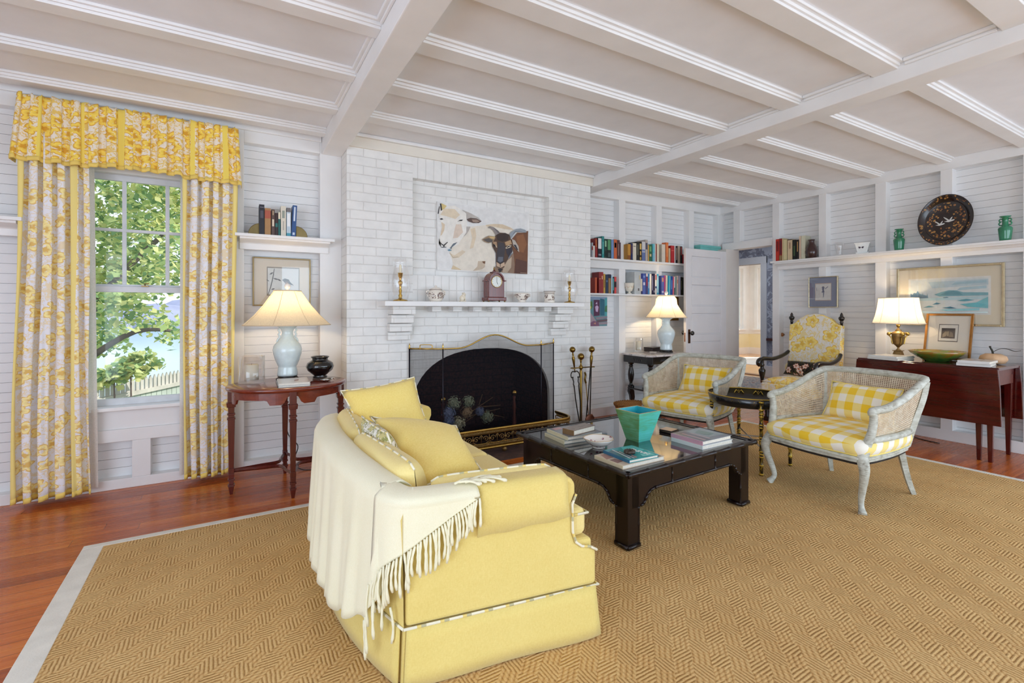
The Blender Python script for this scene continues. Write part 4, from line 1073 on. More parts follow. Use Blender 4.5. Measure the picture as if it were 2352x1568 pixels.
# ---- curtains
CUR = flowers('curtain_floral', (236, 236, 242), (238, 218, 150), (228, 190, 110), (236, 220, 188), 10, 'UV', (.50, .06, (242, 222, 140)), 5, .92)
VAL = flowers('valance_floral', (240, 230, 214), (240, 204, 88), (222, 166, 60), (234, 200, 110), 10.5, 'UV', (.30, .12, (244, 218, 104)), 5, 1.08)
HEM = simple('curtain_hem', (240, 210, 110), .85)
LIN = shade_mat('curtain_lining', (244, 238, 232), .35)
def curtain(label, x0t, x1t, x0b, x1b, npl, seed, liningside):
    rr = random.Random(seed); ph = [rr.uniform(-.8, .8) for _ in range(30)]; am = [rr.uniform(.6, 1.2) for _ in range(30)]
    yc = 4.028
    def fn(a, b):
        z = lerp(.035, 2.30, b)
        x = lerp(lerp(x0b, x0t, b), lerp(x1b, x1t, b), a)
        k_ = a * npl; i = int(k_) % 30
        ph_ = k_ * 2 * PI + ph[i] * .5 * math.sin(PI * (k_ % 1)) + .4 * math.sin(z * 1.7 + i)
        A = .034 * am[i] * (1.15 - .35 * b)
        return Vector((x + .010 * math.sin(2 * ph_) + .012 * math.sin(z * 2.1 + seed) * (1 - b), yc - A * (2 * abs(math.cos(ph_ / 2)) ** .8 - 1.1) - .008 * math.sin(z * 3 + i), z + (.006 * math.sin(ph_) if b == 0 else 0)))
    o = thing('curtain', label, 'curtain', (0, 0, 0))
    wd = abs(x1b - x0b) * 1.75
    mb = MB().grid(fn, npl * 16, 30, uvf=lambda a, b: (a * wd, b * 2.27)); c = mb.build('curtain_panel', CUR, o, solid=.003)
    mb = MB()
    def hf(a, b):
        p = fn(a, 0); return Vector((p.x, p.y - .0028, p.z - .002 + b * .032))
    mb.grid(hf, npl * 16, 1); mb.build('hem', HEM, o, solid=.002)
    xe = (x1t, x1b) if liningside > 0 else (x0t, x0b)
    def lf(a, b):
        z = lerp(.05, 2.28, b); x = lerp(xe[1], xe[0], b) - liningside * .035 + liningside * a * .055; return Vector((x, 4.068 + .012 * math.sin(a * 5 + z), z))
    MB().grid(lf, 6, 10).build('lining', LIN, o)
curtain('long yellow floral curtain on the left side of the window', -1.115, -.80, -1.15, -.775, 5, 3, 1)
curtain('long yellow floral curtain on the right side of the window, behind the oval table', -.295, .03, -.30, .0, 5, 8, -1)
va = thing('valance', 'gathered yellow floral valance across the top of the window', 'valance', (0, 0, 0))
rr = random.Random(5); vph = [rr.uniform(-1, 1) for _ in range(60)]
X0v, X1v, yv = -1.118, .036, 3.985
def vfn(a, b):
    n_ = 13; W_ = X1v - X0v; ret = .10; tot = W_ + 2 * ret; d = a * tot
    q = max(0, min(1, (d - ret) / W_)); k_ = q * n_; i = int(k_)
    sidex = .035 * (1 - b)
    z1 = 2.512 + .006 * math.sin(k_ * 11); bot = 2.112 + (.010 if .32 < q < .70 else -.004) + .006 * math.sin(k_ * 2 * PI + vph[i])
    if q < .32: bot += .0
    z = lerp(bot, z1, b)
    A = .018 * (1 - .5 * b)
    y = yv - A * (2 * abs(math.cos(k_ * PI + .4 * vph[i])) ** .8 - 1) - .004 * math.sin(k_ * 17)
    x = X0v + q * W_ + .010 * math.sin(k_ * 4 * PI)
    if d < ret: x = X0v - sidex; y = yv + (ret - d)
    elif d > ret + W_: x = X1v + sidex * .6; y = yv + (d - ret - W_)
    else: x += (-sidex * max(0, 1 - q * 8) + sidex * .6 * max(0, 1 - (1 - q) * 8))
    return Vector((x, y, z))
MB().grid(vfn, 220, 14, uvf=lambda a, b: (a * 2.1, b * .42)).build('valance_cloth', VAL, va, solid=.003)
def vh(a, b):
    p = vfn(a, 0); return Vector((p.x, p.y - .003, p.z - .002 + .028 * b))
MB().grid(vh, 220, 1).build('hem', HEM, va, solid=.002)
# ================================================================ FIREPLACE THINGS
def mesh_screen():
    k = NT('fine_black_mesh'); u, v, w_ = k.sep(k.coord('UV')); p = .0042
    fu = k.math('FRACT', k.math('DIVIDE', u, p)); fv = k.math('FRACT', k.math('DIVIDE', v, p))
    wire = k.math('MAXIMUM', k.math('LESS_THAN', fu, .2), k.math('LESS_THAN', fv, .2))
    p_ = k.pr(srgb(26, 25, 34), .6, 0, None, .2); tr = k.n('BsdfTransparent'); mx = k.n('MixShader'); k.set(mx, 0, wire); k.set(mx, 1, tr.outputs[0]); k.set(mx, 2, p_.outputs[0]); return k.fin(mx.outputs[0])
MESH = mesh_screen()
fs = thing('fire_screen', 'three panel black mesh fire screen with a brass top rail before the fireplace', 'fire screen', (2.0, 3.725, .004))
sx0, sx1 = -.494, .482; wl = (-.725, .165); wr = (.73, .155)
def topc(a):
    x = lerp(sx0, sx1, a); t = (a - .5) * 2
    return .878 + (.105 * (math.cos(min(1, abs(t) / .72) * PI) * .5 + .5))
def pf(a, b): return Vector((lerp(sx0, sx1, a), 0, lerp(.02, topc(a), b)))
MB().grid(pf, 30, 1, sm=False, uvf=lambda a, b: (a * .976, lerp(.02, topc(a), b))).build('mesh_panel', MESH, fs)
MB().tube([pf(i / 30, 1) for i in range(31)], .0065, 8).build('brass_rail', BRASS, fs)
for (e, s0) in ((wl, sx0), (wr, sx1)):
    L_ = math.hypot(e[0] - s0, e[1])
    wf = lambda a, b: Vector((lerp(s0, e[0], a), lerp(0, e[1], a), lerp(.02, .878, b)))
    MB().grid(wf, 1, 1, sm=False, uvf=lambda a, b: (a * L_, b * .858)).build('mesh_wing', MESH, fs)
    MB().tube([wf(0, 1), wf(1, 1)], .0065, 8).build('brass_rail', BRASS, fs)
    h0, h1 = wf(.32, 1), wf(.68, 1); up = Vector((0, 0, .028))
    if e is wl: MB().tube(spline([h0, h0 + up, h0.lerp(h1, .2) + up * 1.2, h0.lerp(h1, .8) + up * 1.2, h1 + up, h1], 4), .004, 6).build('handle', BRASS, fs)
    for x, y in ((s0, 0), e):
        MB().tube([(x, y, 0), (x, y, .88)], .0062, 6).build('post', simple('screen_iron', (38, 36, 46), .4, .6), fs)
        MB().lathe([(.008, 0), (.009, .008), (.004, .014), (.008, .024), (.004, .034), (.002, .046), (0, .05)], 8, (x, y, .878)).build('finial', BRASS, fs)
# ---- brass fender with pierced scrollwork
fd = thing('fender', 'low pierced brass fender with ball feet on the hearth', 'fender', (2.005, 3.56, .004))
fw, fdp = .735, .30
path = spline([(-fw, fdp, 0), (-fw, .16, 0), (-fw + .015, .06, 0), (-fw + .075, .005, 0), (-fw + .16, 0, 0)], 6) + spline([(fw - .16, 0, 0), (fw - .075, .005, 0), (fw - .015, .06, 0), (fw, .16, 0), (fw, fdp, 0)], 6)
def fband(z0, z1, r, name, mat, n=8):
    return MB().tube([p + Vector((0, 0, (z0 + z1) / 2)) for p in path], r, n).build(name, mat, fd)
fband(.205, .205, .011, 'top_rail', BRASS); fband(.052, .052, .012, 'bottom_rail', BRASS)
FL = [0]
for i in range(1, len(path)): FL.append(FL[-1] + (path[i] - path[i-1]).length)
def fat(d):
    d = max(0, min(FL[-1] - 1e-6, d))
    for i in range(1, len(path)):
        if d <= FL[i]:
            t = (path[i] - path[i-1]).normalized(); return path[i-1].lerp(path[i], (d - FL[i-1]) / (FL[i] - FL[i-1])), t
    return path[-1], Vector((0, 1, 0))
for z, nm in ((.182, 'rope_band'), (.078, 'rope_band')):
    mb = MB(); d = .004
    while d < FL[-1] - .01:
        p, t = fat(d); q, _ = fat(d + .016); n_ = Vector((t.y, -t.x, 0))
        mb.tube([p + n_ * .004 + Vector((0, 0, z - .011)), (p + q) / 2 + n_ * .009 + Vector((0, 0, z)), q + n_ * .004 + Vector((0, 0, z + .011))], .0052, 5); d += .0125
    mb.build(nm, BRASSD, fd)
mb = MB()
for z in (.193, .169, .092, .065): mb.tube([p + Vector((0, 0, z)) for p in path], .0035, 5)
mb.build('bead_line', BRASS, fd)
mb = MB(); n_s = 13; stp = FL[-1] / n_s
for i in range(n_s):
    c = (i + .5) * stp
    def P3(u, z, o=.0):
        p, t = fat(c + u); return p + Vector((t.y, -t.x, 0)) * o + Vector((0, 0, z))
    for s in (-1, 1):
        pts = [P3(s * (.003 + .026 * (1 - k_ / 16) * math.cos(k_ * .62) + .028), .131 + .026 * (1 - k_ / 16) * math.sin(k_ * .62)) for k_ in range(15)]
        mb.tube([P3(s * stp * .5, .165), P3(s * (stp * .42), .15)] + pts, .0038, 5)
        mb.tube([P3(0, .098), P3(s * .012, .110), P3(s * .018, .100), P3(s * .03, .097)], .003, 5)
    mb.tube([P3(0, .095), P3(0, .166)], .0035, 5); mb.ball(P3(0, .131, .004), .012, 8, 6)
    mb.tube([P3(stp * .5, .168), P3(stp * .5, .094)], .003, 5)
mb.build('pierced_scrollwork', BRASSD, fd)
for x, y in ((-.55, .012), (0, .012), (.55, .012), (-fw, .26), (fw, .26)):
    MB().lathe([(.004, 0), (.016, .004), (.024, .018), (.022, .032), (.012, .04), (.008, .044)], 14, (x, y, 0), wob=lambda a, z: 1 + .06 * math.cos(a * 8)).build('ball_foot', BRASSD, fd)
# ---- andirons and dried flowers
for i, (x, lab) in enumerate(((1.63, 'left brass topped andiron inside the dark fireplace'), (2.37, 'right brass topped andiron inside the dark fireplace'))):
    a = thing('andiron', lab, 'andiron', (x, 4.03, .003), 0, 'andirons')
    MB().lathe([(.028, 0), (.03, .02), (.016, .05), (.022, .12), (.014, .2), (.020, .26), (.012, .33), (.018, .36), (.010, .37)], 12).build('post', simple('rusty_iron', (104, 54, 40), .5, .4), a)
    MB().ball((0, 0, .40), .032, 14, 8).build('brass_ball', BRASS, a)
    MB().box((-.012, 0, .07), (.012, .30, .095)).box((-.012, .28, 0), (.012, .30, .07)).build('log_bar', IRON, a)
fl = thing('dried_hydrangeas', 'bunch of dried hydrangea heads lying in the fireplace behind the mesh screen', 'flowers', (1.95, 3.97, .004))
pet = [simple('petal_cream', (206, 200, 168), .8, lin=False), simple('petal_blue', (128, 140, 172), .8), simple('petal_tan', (178, 150, 116), .8), simple('petal_greygreen', (160, 168, 140), .8)]
heads = [((1043, 925), 3, .062), ((1076, 922), 3, .055), ((1031, 948), 1, .062), ((1072, 946), 2, .055), ((1032, 965), 1, .045), ((1053, 972), 0, .066), ((1119, 957), 3, .062), ((1102, 944), 1, .04)]
for (px, py), m_, r_ in heads:
    p = onY(px, py, 3.87) - fl.location; mb = MB(); rr = random.Random(px)
    for _ in range(190):
        th = rr.uniform(0, 2 * PI); ph = math.acos(rr.uniform(-1, 1)); d = Vector((math.sin(ph) * math.cos(th), math.sin(ph) * math.sin(th), math.cos(ph)))
        u = d.orthogonal().normalized(); v = d.cross(u); q = p + d * r_ * rr.uniform(.62, 1.05); s_ = rr.uniform(.009, .014); a = rr.uniform(0, 6)
        u, v = u * math.cos(a) + v * math.sin(a), v * math.cos(a) - u * math.sin(a)
        mb.add([q - u * s_, q - v * s_ * .6 + d * .003, q + u * s_, q + v * s_ * .6 + d * .003], [(0, 1, 2, 3)])
    mb.ball(p, r_ * .62, 10, 6); mb.build('flower_head', pet[m_], fl)
mb = MB()
for a, b in (((1060, 960), (1100, 935)), ((1075, 950), (1132, 912)), ((1095, 935), (1150, 930)), ((1120, 950), (1158, 958)), ((1060, 975), (1098, 948)), ((1100, 930), (1108, 905)), ((1080, 955), (1148, 938))):
    mb.tube([onY(*a, 3.86) - fl.location, onY(*b, 3.92) - fl.location], .003, 5)
mb.build('dry_stems', simple('dry_stem', (128, 100, 66), .8), fl)
# ---- fire tools on a stand
ft = thing('fire_tool_stand', 'brass and iron fire tool stand right of the fireplace', 'fire tools', (3.0, 3.79, .0))
tb = simple('tool_brass', (140, 112, 56), .28, 1, .15)
MB().lathe([(.10, 0), (.10, .012), (.06, .025), (.02, .045), (.014, .05)], 20).build('base', tb, ft)
MB().lathe([(.012, .04), (.013, .05), (.0135, .60), (.010, .61), (.02, .625), (.02, .645), (.010, .655), (.008, .69), (.013, .70), (.008, .712)], 14).build('pole', tb, ft)
MB().ball((0, 0, .742), .034, 16, 10).build('ball_finial', tb, ft)
HT = .632
MB().tube([(-.095, 0, HT), (.145, .0, HT)], .006, 8).tube(spline([(-.115, -.012, HT), (-.10, -.016, HT), (-.09, 0, HT), (-.10, .016, HT), (-.115, .012, HT)], 4), .006, 6).tube(spline([(.10, -.02, HT), (.115, 0, HT), (.13, -.02, HT), (.145, .0, HT), (.16, -.02, HT)], 4), .006, 6).build('hook_bar', tb, ft)
def tool(name, xt, yt, xb, yb, lab, kind, ztop=.82):
    t = thing(name, lab, 'fire tool', (3.0 + xt, 3.79 + yt, 0))
    d = Vector((xb - xt, yb - yt, 0)); pt = lambda z: Vector((d.x * (1 - z / ztop), d.y * (1 - z / ztop), z))
    MB().ball(pt(ztop), .030, 14, 8).build('ball_handle', tb, t)
    ax = (pt(ztop) - pt(.6)).normalized(); mt = ax.to_track_quat('Z', 'Y').to_matrix().to_4x4(); mt.translation = pt(.64)
    MB().lathe([(.006, 0), (.012, .05), (.016, .085), (.014, .10), (.006, .115), (.01, .125), (.006, .15)], 10, M=mt).build('grip', tb, t)
    if kind == 'tongs':
        MB().tube(spline([pt(.64), pt(.60)], 2), .006, 6).build('hinge', tb, t)
        for s in (-1, 1):
            q = lambda x, z: pt(z) + Vector((s * x, 0, 0))
            MB().tube(spline([q(0, .595), q(.03, .60), q(.052, .57), q(.048, .54), q(.03, .545), q(.034, .525), q(.028, .50), q(.034, .47), q(.028, .45), q(.026, .30), q(.012, .12), q(.004, .03)], 4), .0055, 6).build('tong_arm', IRON, t)
    else:
        MB().tube([pt(.64), pt(.05 if kind == 'poker' else .16)], .0062, 6).build('shaft', IRON, t)
        if kind == 'shovel':
            p = pt(.10)
            def sf(a, b):
                x = (a - .5) * .115 * min(1, .5 + b * 2 if b < .25 else 1) * (1 if b < .8 else 1); return Vector((p.x + x, p.y - .012 * (1 - (2 * a - 1) ** 2) + .0, .165 - b * .155))
            MB().grid(sf, 8, 8).build('shovel_pan', simple('pan_copper', (112, 72, 56), .4, .8), t, solid=.002)
        if kind == 'poker': MB().tube(spline([pt(.06), pt(.03), pt(.02) + Vector((.02, 0, .01)), pt(.05) + Vector((.03, 0, 0))], 3), .005, 6).build('poker_hook', IRON, t)
    return t
tool('fire_tongs', -.105, 0, -.01, -.02, 'fire tongs with scrolled arms hanging left on the fire tool stand', 'tongs', .815)
tool('fire_shovel', .125, -.015, .085, -.03, 'ash shovel with round brass ball handle hanging on the fire tool stand', 'shovel', .808)
tool('fire_poker', .158, .02, .085, .035, 'fire poker hanging rightmost on the fire tool stand', 'poker', .808)
hb_ = thing('hearth_brush', 'slim brass handled hearth brush leaning behind the ash shovel', 'fire tool', (3.12, 3.86, 0))
MB().tube([(.06, .02, .02), (.0, 0, .46)], .005, 6).build('handle', tb, hb_); MB().tube(spline([(0, 0, .46), (-.012, 0, .50), (-.004, 0, .54), (-.014, 0, .57)], 4), .010, 8).build('grip', tb, hb_)
# ---- wicker basket
def wick():
    k = NT('wicker'); co = k.coord(); u, v, w_ = k.sep(k.coord('UV')); z = k.sep(co)[2]
    row = k.math('FRACT', k.math('DIVIDE', z, .016)); tw = k.math('FRACT', k.math('ADD', k.math('MULTIPLY', u, 46), k.math('MULTIPLY', k.math('FLOOR', k.math('DIVIDE', z, .016)), .5)))
    h = k.math('ADD', k.math('SINE', k.math('MULTIPLY', row, PI)), k.math('MULTIPLY', k.math('SINE', k.math('MULTIPLY', tw, PI)), .5)); nz = k.noise(co, 40, 3)
    f = k.math('ADD', k.math('MULTIPLY', h, .45), k.math('MULTIPLY', nz.outputs[0], .4))
    k.pr(k.ramp(f, [(.2, srgb(104, 58, 24)), (.5, srgb(176, 116, 56)), (.9, srgb(208, 152, 88))]), .6, 0, k.bump(h, .7, .006)); return k.mt
WICK = wick()
bk = thing('wicker_basket', 'round brown wicker basket on the floor in front of the alcove', 'basket', (3.70, 3.80, 0))
MB().lathe([(.10, 0), (.125, .008), (.145, .06), (.165, .12), (.185, .185), (.19, .20), (.178, .20), (.155, .12), (.135, .06), (.11, .018), (1e-4, .016)], 40, (0, 0, 0), 0, True, 1.05, .9).build('basket_body', WICK, bk)
mb = MB()
for i in range(40):
    a = 2 * PI * i / 40; mb.tube([(.196 * math.cos(a - .05), .168 * math.sin(a - .05), .192), (.2 * math.cos(a + .03), .172 * math.sin(a + .03), .206), (.19 * math.cos(a + .12), .163 * math.sin(a + .12), .200)], .009, 6)
mb.build('braided_rim', WICK, bk)
# ================================================================ LAMPS
def bell_shade(prof, n, mat, parent, name='lamp_shade', seam=None, sx=1, sy=1, rot=0):
    mb = MB()
    def fn(a, b):
        i = b * (len(prof) - 1); i0 = min(int(i), len(prof) - 2); f = i - i0
        r = lerp(prof[i0][0], prof[i0+1][0], f); z = lerp(prof[i0][1], prof[i0+1][1], f)
        t = a * n; k0 = int(t); f2 = t - k0
        p = Vector((math.cos(2*PI*k0/n + rot), math.sin(2*PI*k0/n + rot), 0)).lerp(Vector((math.cos(2*PI*(k0+1)/n + rot), math.sin(2*PI*(k0+1)/n + rot), 0)), f2)
        p = p.lerp(p.normalized(), .45)
        return Vector((p.x * r * sx, p.y * r * sy, z))
    mb.grid(fn, n * 4, (len(prof) - 1) * 3, cu=True); s = mb.build(name, mat, parent)
    mb = MB()
    for k_ in range(n):
        pts = [fn(k_ / n, b / 12) for b in range(13)]; mb.tube([p * 1.002 for p in pts] if False else pts, .0016, 4)
    for b in (0, 1):
        mb.tube([fn(a / (n * 4), b) for a in range(n * 4)], .0035, 5, closed=True)
    mb.build('shade_trim', seam, s)
    return s
SHADE = shade_mat('lamp_shade_linen', (250, 238, 212), .5); SHADEW = shade_mat('lamp_shade_white', (252, 246, 232), .55)
SEAM = simple('shade_seam', (214, 196, 164), .8)
CEL = simple('pale_celadon', (214, 228, 228), .12, var=.05, vs=30, coat=.3); CELB = simple('pale_celadon_blue', (216, 232, 238), .12, var=.04, vs=30, coat=.3)
WARM = (1.0, .72, .40)
def vase_lamp(loc, lab, s, mat, watts, wide=1.0):
    t = thing('table_lamp', lab, 'lamp', loc)
    Z = lambda pr: [(r * s, z * s) for r, z in pr]
    mb = MB().lathe(Z([(.066, 0), (.07, .006), (.062, .012), (.056, .014), (.07, .020), (.066, .028)]), 8, rot=PI/8)
    for i in range(6):
        a = PI / 3 * i; mb.ball((.066 * s * math.cos(a), .066 * s * math.sin(a), .006 * s), .010 * s, 8, 5)
    mb.build('lamp_stand', BLACK, t)
    v = MB().lathe(Z([(.055, .028), (.067, .030), (.068, .045), (.061, .085), (.060, .095), (.063, .10), (.078, .135), (.093, .185), (.097, .215), (.090, .245), (.066, .275), (.045, .30), (.037, .33), (.037, .345), (.044, .365), (.060, .38), (.078, .388), (.080, .392), (.060, .386), (.03, .36)]), 28, wob=lambda a, z: 1 + (.07 * math.cos(a * 6) if z > .372 * s else 0)).build('vase_body', mat, t)
    for sg in (-1, 1):
        MB().tube(spline([(sg * .046 * s, 0, .375 * s), (sg * .058 * s, 0, .355 * s), (sg * .05 * s, 0, .34 * s), (sg * .058 * s, 0, .325 * s), (sg * .05 * s, 0, .31 * s), (sg * .062 * s, 0, .292 * s), (sg * .07 * s, 0, .27 * s)], 4), .006 * s, 6).build('vase_handle', mat, v)
    MB().lathe(Z([(.012, .37), (.012, .40), (.018, .405), (.018, .43), (.006, .44), (.004, .50), (.004, .63)]), 10).build('lamp_fitting', BRASS, t)
    mb = MB()
    for i in range(3):
        a = 2 * PI * i / 3; mb.tube([(0, 0, .628 * s), (.09 * s * math.cos(a), .09 * s * math.sin(a), .628 * s)], .002, 4)
    mb.build('shade_ring', BRASS, t)
    bell_shade([(.298 * s * wide, .393 * s), (.292 * s * wide, .398 * s), (.224 * s * wide, .462 * s), (.160 * s * wide, .538 * s), (.118 * s, .60 * s), (.096 * s, .63 * s), (.094 * s, .636 * s)], 8, SHADE, t, seam=SEAM, rot=PI/8)
    MB().lathe(Z([(.008, .632), (.006, .645), (.014, .655), (.0205, .668), (.018, .682), (.008, .69), (0, .692)]), 14).build('finial', simple('finial_white', (250, 240, 230), .3), t)
    light('lamp_bulb', 'POINT', (loc[0], loc[1], loc[2] + .50 * s), watts, WARM, rad=.035 * s)
    return t
def light(name, ty, loc, energy, col=(1, 1, 1), size=1, size_y=None, aim=None, rad=None, spread=None):
    l = bpy.data.lights.new(name, ty); l.energy = energy; l.color = col
    if ty == 'AREA':
        l.shape = 'RECTANGLE' if size_y else 'SQUARE'; l.size = size
        if size_y: l.size_y = size_y
        if spread: l.spread = spread
    if rad is not None: l.shadow_soft_size = rad
    o = bpy.data.objects.new(name, l); COL.objects.link(o); o.location = loc
    if aim is not None: o.rotation_euler = (Vector(aim) - Vector(loc)).to_track_quat('-Z', 'Y').to_euler()
    return o
vase_lamp((.342, 3.80, .705), 'celadon vase table lamp with a wide bell shade on the oval side table', 1.0, CEL, 4)
vase_lamp((4.41, 3.97, .710), 'white vase table lamp with a lit bell shade on the marble topped console', 1.04, CELB, 7, .78)
ul = thing('table_lamp', 'brass urn table lamp with a glowing white shade on the red drop leaf table', 'lamp', (5.50, 2.11, .752))
mb = MB().box((-.052, -.052, 0), (.052, .052, .014)).box((-.044, -.044, .014), (.044, .044, .022)).frustum((0, 0), .022, .062, .036, .036, .026, .026).box((-.036, -.036, .062), (.036, .036, .068)); mb.build('plinth', BRASSD, ul, bevel=.002)
MB().lathe([(.026, .068), (.012, .08), (.008, .092), (.012, .10), (.022, .112), (.038, .128), (.042, .14), (.050, .20), (.054, .205), (.05, .212), (.058, .225), (.05, .238), (.028, .25), (.022, .255), (.026, .262), (.012, .272), (.008, .28), (.008, .30)], 20).build('urn_body', BRASSD, ul)
for i in range(4):
    a = PI / 2 * i + PI / 4; c, s_ = math.cos(a), math.sin(a); mb = MB()
    mb.ball((.078 * c, .078 * s_, .225), .017, 10, 6); mb.tube(spline([(.05 * c, .05 * s_, .232), (.066 * c, .066 * s_, .236), (.078 * c, .078 * s_, .225), (.07 * c, .07 * s_, .205), (.058 * c, .058 * s_, .19), (.052 * c, .052 * s_, .15), (.046 * c, .046 * s_, .128)], 4), .006, 6); mb.build('handle', BRASS, ul)
MB().lathe([(.004, .30), (.004, .335)], 8).lathe([(.012, .29), (.016, .30), (.016, .33)], 10).lathe([(.004, .33), (.003, .56)], 8).build('lamp_fitting', BRASS, ul)
bell_shade([(.205, .325), (.198, .332), (.178, .40), (.164, .47), (.155, .54), (.152, .568)], 8, SHADEW, ul, seam=simple('shade_seam_white', (226, 216, 200), .8), rot=PI/8)
light('lamp_bulb', 'POINT', (5.50, 2.11, .752 + .45), 6, (1, .74, .44), rad=.035)
# ================================================================ PICTURES
def canvas(polys, conv, normal, name, parent, mat=PAINT, step=.0005):
    """flat picture: list of (colour, points); each later colour lies a hair in front"""
    mb = MB(); n_ = Vector(normal)
    for i, (c, pts) in enumerate(polys):
        P = [Vector(conv(*p)) + n_ * step * i for p in pts]
        v = sum(((P[k] - P[0]).cross(P[(k+1) % len(P)] - P[0]) for k in range(1, len(P) - 1)), Vector())
        if v.dot(n_) < 0: P.reverse()
        mb.add(P, [list(range(len(P)))], 0, False, None, srgb(c))
    return mb.build(name, mat, parent)
def frame_box(t, w, h, fw_, d, mat, name='frame', y0=0.0):
    mb = MB()
    mb.box((-w/2, y0 - d, 0), (-w/2 + fw_, y0, h)); mb.box((w/2 - fw_, y0 - d, 0), (w/2, y0, h)); mb.box((-w/2 + fw_, y0 - d, 0), (w/2 - fw_, y0, fw_)); mb.box((-w/2 + fw_, y0 - d, h - fw_), (w/2 - fw_, y0, h))
    return mb.build(name, mat, t, bevel=min(.003, fw_ * .25))
def picture(lab, loc, rz, w, h, fw_, fmat, matc, win, polys, tilt=0, inner=None, name='framed_picture', cat='picture', glass=True, d=.022):
    """win: window of the mat board in 0..1 (u0,v0,u1,v1); polys in 0..1 of that window"""
    t = thing(name, lab, cat, loc, rz)
    if tilt: t.rotation_euler = (tilt, 0, rz)
    frame_box(t, w, h, fw_, d, fmat)
    MB().box((-w/2 + fw_, -.010, fw_), (w/2 - fw_, -.002, h - fw_)).build('mat_board', simple('mat_%d_%d_%d' % matc, matc, .8, var=.02), t)
    u0, v0, u1, v1 = win; iw, ih = w - 2 * fw_, h - 2 * fw_
    conv = lambda u, v: (-iw/2 + iw * lerp(u0, u1, u), -.0105, fw_ + ih * lerp(v0, v1, v))
    if inner: polys = [(inner, [(-.03, -.045), (1.03, -.045), (1.03, 1.045), (-.03, 1.045)])] + polys
    canvas(polys, conv, (0, -1, 0), 'print', t)
    if glass: MB().box((-w/2 + fw_ * .8, -d * .80, fw_ * .8), (w/2 - fw_ * .8, -d * .80 + .001, h - fw_ * .8)).build('glass', PGLASS, t)
    return t
full = [(0, 0), (1, 0), (1, 1), (0, 1)]
